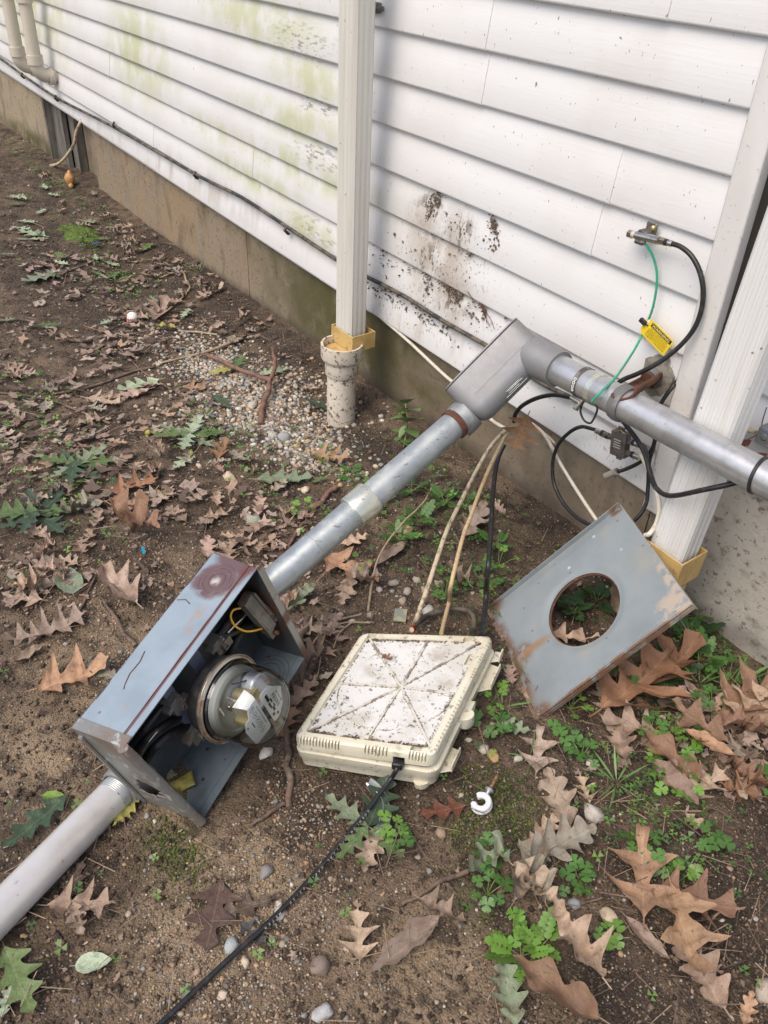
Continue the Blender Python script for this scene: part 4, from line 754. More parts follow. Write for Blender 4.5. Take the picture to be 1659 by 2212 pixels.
def ringplate(b):
    n = 96; ang = sorted(set([2 * math.pi * i / n for i in range(n)] + [math.atan2(y - HC[1], x - HC[0]) % (2 * math.pi) for x in (0, PW) for y in (0, PH)])); m_ = len(ang); K = 14; V = []; F = []
    rad = lambda k, t: HR + (t - HR) * (k / (K - 1)) ** 1.6
    for side in (0, 1):
        for a in ang:
            c, s = math.cos(a), math.sin(a); t = min(((PW - HC[0]) / c if c > 1e-9 else -HC[0] / c if c < -1e-9 else 9e9), ((PH - HC[1]) / s if s > 1e-9 else -HC[1] / s if s < -1e-9 else 9e9))
            for k in range(K): q = rad(k, t); V.append(pf(HC[0] + c * q, HC[1] + s * q, 0.0014 * side))
    o = m_ * K
    for i in range(m_):
        j = (i + 1) % m_
        for k in range(K - 1): F.append((i * K + k, i * K + k + 1, j * K + k + 1, j * K + k)); F.append((o + i * K + k, o + j * K + k, o + j * K + k + 1, o + i * K + k + 1))
        F.append((i * K, j * K, o + j * K, o + i * K)); F.append((i * K + K - 1, o + i * K + K - 1, o + j * K + K - 1, j * K + K - 1))
    b.add(V, F)
ringplate(b); C_('plate', b, M_cov)
b = MB(); b.tube([(HC[0] + (HR - 0.0005) * math.cos(a), HC[1] + (HR - 0.0005) * math.sin(a), -0.0062) for a in [2 * math.pi * i / 72 for i in range(72)]], [0.0024 + 0.0007 * abs(noise.noise((i * .7, 0, 0))) for i in range(72)], 8, closed=True); C_('hole_rim', b, M_rust)
b = MB(); b.box((-0.0016, -0.001, -0.020), (0.0, PH + 0.001, 0.0125)); C_('side_flange', b, M_cov, bevel=0.0006)
b = MB(); b.box((PW, -0.001, -0.0095), (PW + 0.0016, PH + 0.001, 0.0006)); b.tube([(PW - 0.012, 0.004 + (PH - .01) * i / 10, 0.0045) for i in range(11)], 0.0016, 6); C_('side_flange', b, M_cov)
b = MB(); b.box((-0.001, PH, -0.016), (PW + 0.001, PH + 0.0016, 0.004)); C_('end_flange', b, M_edge)
b = MB(); b.grid(lambda s, t: Vector((s * PW, -0.010 + 0.012 * math.cos(t * math.pi) * 0.9 - 0.002 + 0.002 * noise.noise((s * 30, t * 3, 1)), 0.0045 - 0.020 * t + 0.0045 * math.sin(t * math.pi) + 0.0018 * noise.noise((s * 45, t * 4, 7)))), 60, 6); b.tube([(PW * i / 50, -0.003, 0.0005) for i in range(51)], [0.0065 + 0.0016 * noise.noise((i * .8, 2, 0)) for i in range(51)], 10); b.box((0, -0.010, -0.016), (PW, -0.004, -0.002)); C_('rusted_flange', b, M_covr, 60)

# ------------------------------------------------------------------ SPLICE ENCLOSURE
z6 = lambda x, y: ((1100 + x / 1.659) * .5486, (2300 + y / 1.659) * .5486)
def Hh(x, y, z): u, v = z6(x, y); r = ray(u, v); return CAMP + r * ((z - CAMP.z) / r.z)
cTL, cTR, cBR, cBL = Hh(536, 308, .088), Hh(1405, 330, .100), Hh(1010, 1128, .108), Hh(84, 998, .088)
EW, EH = ((cBR - cBL).length + (cTR - cTL).length) / 2, ((cTL - cBL).length + (cTR - cBR).length) / 2
en = (cBR - cBL).cross(cTL - cBL).normalized()
def ew(p):
    s, t = p[0] / EW, p[1] / EH; return cBL * (1 - s) * (1 - t) + cBR * s * (1 - t) + cTR * s * t + cTL * (1 - s) * t + en * p[2]
ecen = (cTL + cTR + cBR + cBL) / 4
enc = thing('splice_enclosure', 'dirty cream plastic cable enclosure with a ribbed slotted lid lying on the soil', 'enclosure', (ecen.x, ecen.y, 0.0))
print('ENC', EW, EH)
def N_(name, b, mt, smooth=40, bevel=0, par=None): b.warp(ew); return b.build(name, mt, par or enc, smooth, bevel)
def rrect(w0, w1, h0, h1, r, n=6):
    out = []
    for cx, cy, a0 in ((w1 - r, h0 + r, -90), (w1 - r, h1 - r, 0), (w0 + r, h1 - r, 90), (w0 + r, h0 + r, 180)):
        for i in range(n + 1): a = math.radians(a0 + 90 * i / n); out.append((cx + r * math.cos(a), cy + r * math.sin(a)))
    return out
def rloft(levels, cap0=True, cap1=True):
    b = MB(); V = []; F = []; n = None
    for (ins, z, r) in levels:
        P = rrect(ins, EW - ins, ins, EH - ins, r); n = len(P); V += [(x, y, z) for x, y in P]
    for i in range(len(levels) - 1):
        for k in range(n): k2_ = (k + 1) % n; F.append((i * n + k, i * n + k2_, (i + 1) * n + k2_, (i + 1) * n + k))
    if cap0: F.append(tuple(range(n - 1, -1, -1)))
    if cap1: F.append(tuple((len(levels) - 1) * n + k for k in range(n)))
    return b.add(V, F)
DIRTC = [dict(col=(0.50, 0.44, 0.30), scale=8, lo=0.42, hi=0.7, amt=0.5), dict(col=(0.20, 0.15, 0.10), scale=70, lo=0.60, hi=0.67, amt=0.75), dict(col=(0.24, 0.185, 0.12), scale=14, lo=0.60, hi=0.75, amt=0.7)]
M_encl = mat('cream_plastic', (0.70, 0.665, 0.54), 0.35, layers=DIRTC, bumps=[(0.03, 60)])
M_encp = mat('skylit_lid_plastic', (0.69, 0.69, 0.68), 0.38, layers=[dict(col=(0.52, 0.50, 0.44), scale=9, lo=0.40, hi=0.66, amt=0.65), dict(col=(0.11, 0.08, 0.058), scale=85, lo=0.585, hi=0.63, nr=0.75, amt=0.8), dict(col=(0.10, 0.075, 0.055), scale=38, lo=0.60, hi=0.64, nr=0.8, amt=0.9), dict(col=(0.36, 0.30, 0.22), scale=14, lo=0.52, hi=0.72, amt=0.65)], bumps=[(0.03, 60)])  # cream plastic whitened on the lid top, skylight put into its colour
M_grout = mat('packed_dirt', (0.10, 0.075, 0.055), 0.95, layers=[dict(col=(0.32, 0.27, 0.2), scale=60, lo=0.45, hi=0.6, amt=0.8)], bumps=[(0.5, 150)])
lb = rloft([(0.003, -0.031, 0.017), (0.0, -0.029, 0.018), (0.0, -0.010, 0.018), (0.0016, -0.004, 0.0165), (0.006, -0.0008, 0.013), (0.010, 0.0, 0.010), (0.0165, 0.0, 0.008), (0.0185, -0.0055, 0.007)])
cut = MB()
def slot(x, y, dxy):                            # dxy = outward direction of the edge
    ox, oy = dxy; ax_ = Vector((oy, ox, 0)); ax_ = Vector((abs(oy), abs(ox), 0)); od = Vector((ox, oy, 0))
    c = Vector((x, y, -0.0085)) + od * 0.001; cut.obox(c, ax_ * 0.0015, od * 0.0075, Vector((0, 0, 0.0115)))
fr = lambda a, b_, n: [a + (b_ - a) * i / (n - 1) for i in range(n)]
for s in fr(0.035, 0.33, 14) + fr(0.52, 0.67, 7) + fr(0.83, 0.94, 6): slot(EW * s, 0.0, (0, -1))
for t in fr(0.055, 0.45, 15) + fr(0.62, 0.69, 4) + fr(0.75, 0.82, 4) + fr(0.90, 0.96, 3): slot(EW, EH * t, (1, 0))
for t in fr(0.05, 0.42, 13) + fr(0.5, 0.95, 18): slot(0.0, EH * t, (-1, 0))
for s in fr(0.06, 0.42, 12) + fr(0.55, 0.92, 12): slot(EW * s, EH, (0, 1))
cut.obox(Vector((EW * 0.755, -0.002, -0.026)), Vector((0.011, 0, 0)), Vector((0, 0.016, 0)), Vector((0, 0, 0.012)))   # cable notch
for (x, y, w_, h_) in ((0.86, 0.055, 0.017, 0.010), (0.10, 0.955, 0.014, 0.006), (0.82, 0.955, 0.014, 0.006), (0.895, 0.78, 0.006, 0.016)): cut.obox(Vector((EW * x, EH * y, -0.006)), Vector((w_ / 1.6, 0, 0)), Vector((0, h_, 0)), Vector((0, 0, 0.006)))
def boolean(a, c):
    oa = bpy.data.objects.new('a', a.mesh('a', M_encl, 0)); oc_ = bpy.data.objects.new('c', c.mesh('c', M_encl, 0)); COL.objects.link(oa); COL.objects.link(oc_)
    mo_ = oa.modifiers.new('cut', 'BOOLEAN'); mo_.operation = 'DIFFERENCE'; mo_.solver = 'EXACT'; mo_.use_self = True; mo_.object = oc_
    bpy.context.view_layer.update(); dg = bpy.context.evaluated_depsgraph_get(); me = oa.evaluated_get(dg).to_mesh()
    r_ = MB().add([v.co.copy() for v in me.vertices], [tuple(p_.vertices) for p_ in me.polygons]); bpy.data.objects.remove(oa); bpy.data.objects.remove(oc_); return r_
lid = N_('lid', boolean(lb, cut), M_encl, 35)
b = MB(); P = rrect(0.0195, EW - 0.0195, 0.0195, EH - 0.0195, 0.007)
hx_ = [(EW * 0.86, EH * 0.055)]
b.prism([(x, y) for x, y in P], Vector((0, 0, -0.0054)), Vector((1, 0, 0)), Vector((0, 1, 0)), Vector((0, 0, 0.0008))); pan = N_('lid_panel', boolean(b, cut), M_encp, 30, par=lid)
M_rib = mat('grimy_rib', (0.62, 0.59, 0.52), 0.45, layers=[dict(col=(0.20, 0.155, 0.11), scale=45, lo=0.47, hi=0.6, amt=0.85)])
rib = MB(); cx, cy = EW * 0.525, EH * 0.50; zz = -0.0042
def ribline(a, c, wv=0.0019, h=0.0032):
    a = Vector((a[0], a[1], zz)); c = Vector((c[0], c[1], zz)); d = (c - a); L = d.length; d.normalize(); n = Vector((-d.y, d.x, 0)); V = []
    rib.prism([(0, -wv), (L, -wv), (L, wv), (0, wv)], a - Vector((0, 0, 0.0003)), d, n, Vector((0, 0, h)))
ed = 0.021
ends = [(ed, EH * 0.49), (EW - ed, EH * 0.475), (EW * 0.53, EH - ed), (EW * 0.50, ed), (ed, ed), (EW - ed, EH - ed), (EW * 0.09, EH - ed), (EW * 0.96 - .004, ed)]
ribs = []
for e in ends:
    rib = MB(); ribline((cx, cy), e); N_('rib', rib, M_rib, 30, par=lid)
rib = MB(); Rr = EW * 0.43; pts = [(cx + Rr * math.cos(a), cy + Rr * math.sin(a), zz - 0.0002) for a in [math.radians(x) for x in range(170, 405, 5)]]; rib.tube(pts, 0.0011, 6); N_('rib', rib, M_rib, 30, par=lid)
b = MB()                                        # dirt packed along the ribs and the lid's edges
def dirtline(a, c, w0, dens=1):
    n = int(math.hypot(c[0] - a[0], c[1] - a[1]) / 0.004 * dens)
    for i in range(n):
        t = rng.random(); x = a[0] + (c[0] - a[0]) * t; y = a[1] + (c[1] - a[1]) * t; s = w0 * (0.4 + rng.random())
        if noise.noise((x * 45, y * 45, 2)) < -0.3: continue
        an = rng.random() * 3; d = Vector((math.cos(an), math.sin(an), 0)); q = Vector((x + rng.normal(0, w0 * .8), y + rng.normal(0, w0 * .8), -0.0046 + 0.0006))
        q.x = min(max(q.x, 0.0215), EW - 0.0215); q.y = min(max(q.y, 0.0215), EH - 0.0215)
        b.add([q + d * s, q + Vector((-d.y, d.x, 0)) * s * 0.6, q - d * s * 0.9, q + Vector((d.y, -d.x, 0)) * s * 0.5, q + Vector((0, 0, s * 0.5))], [(0, 1, 4), (1, 2, 4), (2, 3, 4), (3, 0, 4)])
for e in ends: dirtline((cx, cy), e, 0.0021, 4.5)
for k in range(24): a_ = [math.radians(170 + (235 / 24) * (k + j)) for j in (0, 1)]; dirtline((cx + Rr * math.cos(a_[0]), cy + Rr * math.sin(a_[0])), (cx + Rr * math.cos(a_[1]), cy + Rr * math.sin(a_[1])), 0.0016, 2.2)
dirtline((ed, EH - ed - .001), (EW - ed, EH - ed - .001), 0.0030, 6); dirtline((ed, ed), (EW - ed, ed), 0.0030, 5); dirtline((ed, ed), (ed, EH - ed), 0.0022, 1.6); dirtline((EW - ed, ed), (EW - ed, EH - ed), 0.0016, 0.8)
dirtline((EW * 0.9, EH * 0.90), (EW - ed, EH - ed), 0.004, 3); dirtline((ed, ed), (EW * .2, EH * .17), 0.003, 2); dirtline((ed + .004, EH * .9), (ed + .012, EH - ed), 0.005, 3); dirtline((ed, ed + .002), (EW * .6, ed + .002), 0.003, 4); dirtline((EW - ed - .002, ed), (EW - ed - .002, EH * .6), 0.0018, 2)
for i in range(26):
    x, y = rng.uniform(.1, .95) * EW, rng.uniform(.08, .95) * EH
    if rng.random() < 0.5: x = rng.uniform(.5, .92) * EW; y = rng.uniform(.2, .6) * EH
    dirtline((x, y), (x + rng.normal(0, .015), y + rng.normal(0, .008)), 0.0011, 2.0)
kind(N_('dirt_crumbs', b, M_grout, 0, par=lid), 'stuff')
b = MB()
GAP = lambda x, y: 0.002 + 0.008 * (x / EW) * (1 - y / EH * 0.75)
bs = rloft([(0.012, -0.078, 0.012), (0.006, -0.076, 0.014), (0.0035, -0.056, 0.015), (0.001, -0.052, 0.017), (-0.001, -0.034, 0.018), (0.003, -0.032, 0.016)])
bs.v = [Vector((v.x + (0.004 if v.x > EW / 2 else 0), v.y, v.z - GAP(v.x, v.y))) for v in bs.v]; base = N_('base', bs, M_encl, 35)
b = rloft([(0.008, -0.046, 0.014), (0.008, -0.024, 0.014)]); N_('gap_shade', b, M_ink, 30)  # black filler standing in for the shade between lid and base
def tabs(y, l, w_, zc):
    b = MB(); x0 = EW + 0.002
    poly = [(-l, 0.0), (l, 0.0), (l * 0.75, w_), (-l * 0.75, w_)]
    b.prism(poly, Vector((x0, EH * y, zc - 0.012)), Vector((0, 1, 0)), Vector((1, 0, 0)), Vector((0, 0, 0.003)))
    b.obox(Vector((x0 + w_ - 0.0012, EH * y, zc - 0.006)), Vector((0.0015, 0, 0)), Vector((0, l * 0.74, 0)), Vector((0, 0, 0.009))); N_('latch', b, M_encl, 30, 0.001)
tabs(0.80, 0.040, 0.024, -0.050); tabs(0.16, 0.030, 0.020, -0.058); tabs(0.96, 0.016, 0.018, -0.04)
b = MB(); b.lathe([(0.014, -0.036), (0.014, -0.062), (0.011, -0.066)], (EW + 0.010, EH * 0.42, 0), Vector((0, 0, 1)), 24); b.obox(Vector((EW + 0.006, EH * 0.47, -0.049)), Vector((0.008, 0, 0)), Vector((0, 0.022, 0)), Vector((0, 0, 0.010))); N_('hinge_lug', b, M_encl, 35, 0.0015)
b = MB(); b.lathe([(0.016, -0.078), (0.014, -0.092), (0.009, -0.096)], (EW * 0.90, 0.012, 0), Vector((0, 0, 1)), 20); N_('foot', b, M_encl)
for qq in ((EW * 0.49, 0.027, 0), (EW * 0.955 - .006, EH * 0.955 - .004, 0)): b = MB(); b.lathe([(0.0035, -0.0045), (0.0042, -0.002), (0.0025, -0.0005)], qq, Vector((0, 0, 1)), 14); N_('lid_screw', b, M_encl, par=lid)
b = MB(); q = Vector((EW * 0.755, -0.004, -0.030)); b.obox(q, Vector((0.010, 0, 0)), Vector((0, 0.007, 0)), Vector((0, 0, 0.008))); N_('cable_grommet', b, M_black, 30, 0.003)
# a scrap of dead leaf on the lid is added with the leaves

# ------------------------------------------------------------------ STRAP, GROUND CLAMP, GROUND BLOCK, SPLITTER, TAG, CABLES
S0 = ua(1345); hubw = W(1407, 812, -0.03)
st = thing('pipe_hanger', 'rusted cast pipe hanger clutching the upper pipe beside the caulked wall hole', 'hanger', S0)
b = MB(); b.lathe([(R_P + 0.0005, -0.011), (R_P + 0.0045, -0.011), (R_P + 0.006, -0.005), (R_P + 0.006, 0.005), (R_P + 0.0045, 0.011), (R_P + 0.0005, 0.011)], S0, ud, 40); b.build('band', M_duct, st)
tw = Vector((CAMP - S0)).normalized(); a0 = S0 + Vector((0.004, -0.004, R_P * 0.95)); a1 = Vector((hubw.x - 0.002, -0.018, hubw.z - 0.012))
dv = (a1 - a0); Lh = dv.length; dv.normalize(); upn = (EZ * 0.75 - EY * 0.65 - ud * 0.1); upn = (upn - dv * upn.dot(dv)).normalized(); sdv = dv.cross(upn)
b = MB(); b.grid(lambda s, t: a0 - dv * 0.02 + dv * (Lh + 0.03) * t + sdv * (0.025 + 0.004 * math.sin(t * 3)) * math.cos(math.pi * (1.08 - 1.16 * s) + math.pi) + upn * (0.020 * (math.sin(math.pi * (1.0 - s)) * -1.0) + 0.004 + (0.008 * t)), 14, 10)
o = b.build('trough', M_rust, st, 60); so_ = o.modifiers.new('thick', 'SOLIDIFY'); so_.thickness = 0.005; so_.offset = -1
b = MB(); b.tube([Vector((a1.x, 0.0, a1.z + 0.006)), Vector((a1.x, -0.022, a1.z + 0.004)), Vector((a1.x, -0.030, a1.z + 0.002))], [0.030, 0.027, 0.022], 24); b.build('wall_socket', M_duct, st)
b = MB(); b.tube([Vector((a1.x - 0.003, -0.026, a1.z)), Vector((a1.x - 0.003, -0.0335, a1.z - 0.001))], [0.019, 0.018], 24); b.build('rusty_core', M_rust, st)
b = MB(); V = []; n = 40; c0 = Vector((a1.x + 0.006, -0.020, a1.z + 0.008))
for k in range(n):
    a = 2 * math.pi * k / n; r_ = 0.040 * (1 + 0.30 * noise.noise((math.cos(a) * 2.4, math.sin(a) * 2.4, 3))); V.append(c0 + Vector((math.cos(a) * r_, 0, math.sin(a) * r_ * 1.15)))
V += [v + Vector((0, 0.012, 0)) for v in V]; V.append(c0 - Vector((0, 0.006, 0)))
b.add(V, [(k, (k + 1) % n, 2 * n) for k in range(n)] + [(k, n + k, n + (k + 1) % n, (k + 1) % n) for k in range(n)]); single('wall_sealant', b, M_caulk, 'ragged grey sealant smeared on the siding round the hanger hole', 'sealant', smooth=60)
gc = thing('ground_clamp', 'steel grounding clamp strapped round the upper pipe where the green wire ends', 'clamp', ua(1275))
b = MB(); g0 = ua(1262); b.lathe([(R_P, -0.0055), (R_P + 0.0014, -0.0055), (R_P + 0.0014, 0.0055), (R_P, 0.0055)], g0, ud, 44); b.build('strap', M_oldmetal, gc)
b = MB(); g1 = ua(1288); b.lathe([(R_P, -0.006), (R_P + 0.001, -0.006), (R_P + 0.001, 0.006), (R_P, 0.006)], g1, ud, 44); b.build('strap', M_zinc, gc)
vx, vy, _ = frame(ud); toc = (CAMP - g0); toc = (toc - ud * toc.dot(ud)).normalized(); tdn = ud.cross(toc)
if tdn.z > 0: tdn = -tdn
b = MB()
for k in range(4):
    a = 0.05 + k * 0.24; nd = toc * math.cos(a) + tdn * math.sin(a); td = ud.cross(nd); q = g0 + nd * (R_P + 0.0016)
    b.tube([q + (ud * math.cos(t) + td * math.sin(t)) * 0.0028 for t in [2 * math.pi * i / 12 for i in range(12)]], 0.0008, 5, closed=True)
b.build('strap_hole', M_plate, gc)
q = ua(1275) + tdn * (R_P + 0.006) + toc * 0.012; b = MB(); b.obox(q, ud * 0.012, toc * 0.006, tdn * 0.006).obox(q + ud * 0.004 + tdn * 0.011, ud * 0.005, toc * 0.005, tdn * 0.007); b.build('clamp_block', M_oldmetal, gc, bevel=0.0015)
b = MB(); b.tube([q - ud * 0.016 + toc * 0.006, q + ud * 0.010 + toc * 0.008], 0.0032, 8); b.tube([q + ud * 0.012 + toc * 0.007, q + ud * 0.006 + tdn * 0.014 + toc * 0.006], 0.0028, 8); b.build('clamp_screw', M_nickel, gc)
# black loop of wire under the clamp
lpv = [W(1258, 872, -.245), W(1254, 890, -.245), W(1262, 908, -.245), W(1275, 914, -.245), W(1284, 902, -.245), W(1290, 885, -.245), W(1288, 872, -.245)]
cable('wire_loop', 'small black wire loop hanging under the ground clamp', lpv, 0.0022, M_black, 'wire', 6)
gq = W(1408, 513, -.045)
gb = thing('ground_block', 'nickel coaxial ground block screwed to the siding', 'connector', gq)
ge0, ge1 = W(1360, 505, -.045), W(1436, 523, -.045); gd = (ge1 - ge0).normalized()
b = MB(); b.tube([W(1374, 508, -.045), W(1424, 520, -.045)], 0.0085, 24); b.build('barrel', M_nickel, gb)
for qa, qb, r_ in ((W(1358, 505, -.045), W(1366, 507, -.045), .0085), (W(1424, 520, -.045), W(1437, 523, -.045), .0078)): b = MB(); b.tube([qa, qb], r_, 6); b.build('nut', M_nickel, gb, 20)
b = MB(); b.tube([W(1365, 506, -.045), W(1376, 509, -.045)], 0.0066, 16); b.build('white_bushing', M_pvc2, gb)
b = MB(); b.tube([W(1437, 523, -.045), W(1443, 524.5, -.045)], 0.0066, 16); b.build('seal', M_black, gb)
b = MB(); b.tube([W(1443, 524.5, -.045), W(1452, 527, -.044)], 0.0064, 16); b.build('crimp_sleeve', M_nickel, gb)
q = W(1408, 493, -.022); b = MB(); b.obox(q, EX * 0.013, EY * 0.002, EZ * 0.011).obox(W(1396, 500, -.034), EX * 0.010, EY * 0.013, EZ * 0.003); b.build('bracket', M_oldmetal, gb, bevel=0.001)
b = MB(); b.lathe([(0.0055, 0), (0.0055, 0.004), (0.003, 0.006), (0.001, 0.006)], W(1412, 492, -.023), -EY, 6); b.build('mount_screw', M_brass, gb)
b = MB(); b.obox(W(1383, 522, -.045), EX * 0.010, EY * 0.006, EZ * 0.005); b.tube([W(1372, 520, -.05), W(1392, 525, -.05)], 0.0035, 8); b.build('wire_screw', M_oldmetal, gb, bevel=0.001)
cable('wire', 'green grounding wire curving down from the ground block to the pipe clamp', [W(1390, 523, -.045), W(1400, 535, -.042), W(1411, 555, -.036), W(1419, 590, -.032), W(1417, 630, -.032), W(1408, 672, -.034), W(1394, 705, -.036), W(1380, 738, -.05), W(1360, 772, -.10), W(1330, 815, -.20), W(1300, 845, -.255), W(1278, 868, -.268)], 0.0026, M_green, 'wire')
cable('coaxial_cable', 'thick black coaxial cable arching from the ground block down behind the upper pipe', [W(1450, 526, -.044), W(1470, 533, -.045), W(1493, 552, -.045), W(1511, 585, -.045), W(1519, 625, -.045), W(1515, 670, -.045), W(1498, 712, -.05), W(1466, 750, -.06), W(1425, 782, -.075), W(1380, 806, -.09), W(1340, 824, -.10), W(1325, 850, -.10), W(1335, 890, -.10), W(1352, 918, -.12), W(1374, 947, -.14), W(1393, 980, -.15), W(1406, 1028, -.17), W(1420, 1057, -.19), W(1450, 1071, -.21), W(1520, 1058, -.23), W(1590, 1042, -.21), W(1680, 1010, -.18)], 0.0052, M_black)
cable('coaxial_cable', 'black coaxial cable with a grey end cap dangling below the siding', [W(1478, 806, -.010), W(1466, 820, -.014), W(1454, 834, -.036), W(1430, 868, -.05), W(1418, 900, -.06), W(1416, 935, -.06), W(1412, 962, -.06), W(1400, 982, -.06), W(1380, 1000, -.06), W(1350, 1014, -.065), W(1329, 1020, -.068)], 0.0046, M_black)
b = MB(); b.tube([W(1334, 1018, -.068), W(1308, 1028, -.070)], 0.0075, 16); b.tube([W(1334, 1018, -.068), W(1330, 1020, -.068)], 0.0086, 16); single('cable_end_cap', b, M_caulk, 'grey end cap on the dangling black coaxial cable', 'end cap')
sq = W(1340, 958, -.075); sp = thing('cable_splitter', 'dark metal coaxial splitter hanging under the upper pipe', 'splitter', sq)
c00, c10, c01 = W(1322, 962, -.085), W(1352, 975, -.085), W(1336, 925, -.085)
sx_ = (W(1354, 966, -.08) - W(1326, 955, -.08)).normalized(); sy_ = (W(1344, 925, -.08) - W(1336, 985, -.08)); sy_ = (sy_ - sx_ * sy_.dot(sx_)).normalized(); sz_ = sx_.cross(sy_)
if sz_.y > 0: sz_ = -sz_
b = MB(); b.obox(sq, sx_ * 0.020, sy_ * 0.029, sz_ * 0.010); b.obox(sq + sz_ * 0.009, sx_ * 0.017, sy_ * 0.025, sz_ * 0.0015); b.obox(sq + sy_ * 0.034, sx_ * 0.009, sy_ * 0.006, sz_ * 0.0025).obox(sq - sy_ * 0.034, sx_ * 0.007, sy_ * 0.005, sz_ * 0.0025); b.build('body', M_split, sp, bevel=0.0015)
b = MB(); lq = sq + sz_ * 0.0117
for k in range(4): b.obox(lq + sy_ * (0.012 - 0.006 * k) , sx_ * 0.0100 * (1 - 0.1 * (k % 2)), sy_ * 0.0009, sz_ * 0.0002)
b.build('moulded_lines', M_wink, sp, 0)
def conn(p0, d_, nm='connector'):
    for (a0_, a1_, r_, mt, n_) in ((0.0, 0.013, 0.0070, M_oldmetal, 6), (0.013, 0.020, 0.0072, M_black, 16), (0.020, 0.036, 0.0068, M_nickel, 16)):
        b = MB(); b.tube([p0 + d_ * a0_, p0 + d_ * a1_], r_, n_); b.build(nm, mt, sp, 20)
conn(sq + sx_ * 0.020 + sy_ * 0.014, sx_); conn(sq + sx_ * 0.020 - sy_ * 0.015, sx_); conn(sq - sx_ * 0.020 + sy_ * 0.006, -sx_); conn(sq - sx_ * 0.034 + sy_ * 0.008, -sx_)
b = MB(); b.tube([sq + sy_ * 0.028 + sz_ * 0.004 - sx_ * .006, sq + sy_ * 0.034 + sz_ * 0.005, sq + sy_ * 0.028 + sz_ * 0.003 + sx_ * 0.012, sq + sy_ * 0.014 + sx_ * 0.018 + sz_ * 0.003], 0.0018, 6); b.build('bent_clip', M_brass, sp)
cable('coaxial_cable', 'black coaxial cable looping from the splitter down behind the grey cover', [sq - sx_ * 0.066 + sy_ * 0.010, W(1277, 926, -.075), W(1255, 922, -.075), W(1230, 934, -.075), W(1205, 962, -.08), W(1194, 1000, -.085), W(1196, 1040, -.09), W(1210, 1075, -.10), W(1232, 1105, -.11), W(1262, 1128, -.12), W(1300, 1140, -.12), W(1345, 1138, -.10), W(1375, 1120, -.08), W(1395, 1090, -.06), W(1400, 1050, -.05), W(1402, 1000, -.05), W(1412, 965, -.05)], 0.0046, M_black)
cable('coaxial_cable', 'short black coaxial cable joining the splitter to the cable behind the pipe', [sq + sx_ * 0.054 + sy_ * 0.014, sq + sx_ * 0.066 + sy_ * 0.012, W(1400, 1000, -.14), W(1407, 1025, -.158)], 0.0045, M_black)
cable('cable', 'white coaxial cable dropping from the splitter in front of the corner trim', [sq + sx_ * 0.054 - sy_ * 0.015, W(1386, 985, -.085), W(1396, 1005, -.09), W(1408, 1030, -.10), W(1420, 1070, -.12), W(1424, 1100, -.14), W(1418, 1130, -.17), W(1404, 1152, -.20), W(1394, 1156, -.2)], 0.0052, M_wcable)
cable('cable', 'white cable running from the dead leaf down behind the grey cover', [W(1148, 915, -.06), W(1165, 928, -.06), W(1182, 948, -.06), W(1210, 1000, -.06), W(1250, 1065, -.07), W(1290, 1125, -.10), W(1310, 1150, -.10)], 0.0045, M_wcable)
cable('cable', 'thin white cable stub beside the dead leaf under the siding', [W(1150, 922, -.05), W(1180, 940, -.05), W(1205, 965, -.045)], 0.0035, M_cream)
cable('cable', 'black cable arching over the dead leaf towards the upper pipe', [W(1110, 912, -.14), W(1114, 893, -.14), W(1130, 875, -.14), W(1160, 860, -.14), W(1195, 853, -.15), W(1230, 858, -.16), W(1250, 864, -.18)], 0.0052, M_black)
ph = [(w_[0], w_[1]) for w_ in (z6(990, 0), z6(930, 140), z6(866, 285))]
cable('cable', 'dirt-flecked cream cable falling to the enclosure, left of the two', [W(1105, 925, -.15), W(1090, 932, -.16), W(1060, 965, -.18), W(1033, 1010, -.23), W(1000, 1075, -.33), W(968, 1140, -.43), W(948, 1195, -.50), W(925, 1265, -.58), W(903, 1328, -.64), G(*z6(876, 270), .05), G(*z6(864, 300), .06)], 0.0052, M_cream)
cable('cable', 'cleaner tan cable falling to the enclosure, right of the two', [W(1100, 930, -.15), W(1085, 955, -.17), W(1058, 1010, -.23), W(1037, 1060, -.30), W(1015, 1120, -.39), W(1000, 1160, -.44), W(975, 1260, -.54), G(*z6(1110, 110), .05), G(*z6(1080, 230), .045), G(*z6(1058, 320), .06)], 0.0047, mat('tan_cable_jacket', (0.52, 0.39, 0.22), 0.5, layers=[dict(col=(0.3, 0.2, 0.1), scale=60, lo=0.5, hi=0.65, amt=0.6)]))
cable('cable', 'black cable hanging straight down to the back of the enclosure', [W(1090, 960, -.10), W(1078, 985, -.12), W(1070, 1020, -.16), W(1064, 1080, -.24), W(1060, 1150, -.33), W(1055, 1220, -.42), G(*z6(1352, 60), .05), G(*z6(1340, 200), .04), G(*z6(1322, 330), .05)], 0.0058, M_black)
cable('cable', 'thick black cable looping on the soil behind the enclosure', [G(*z6(870, 300), .05), G(*z6(900, 255), .03), G(*z6(980, 200), .02), G(*z6(1100, 165), .02), G(*z6(1200, 165), .025), G(*z6(1260, 200), .03), G(*z6(1272, 260), .03), G(*z6(1260, 320), .04)], 0.0062, M_blackw)
b = MB(); b.tube([G(*z6(876, 270), .052), G(*z6(866, 305), .058)], 0.0056, 10); single('cable_band', b, mat('red_band', (0.35, 0.02, 0.02), 0.5), 'red band on the cream cable where it enters the enclosure', 'band')
b = MB(); tb = ua(1640); b.lathe([(R_P, -0.0035), (R_P + 0.0035, -0.0025), (R_P + 0.0035, 0.0025), (R_P, 0.0035)], tb, (ud + Vector((0, .1, .06))).normalized(), 40); single('pipe_tie', b, M_black, 'black tie wound round the upper pipe at the right edge', 'tie')
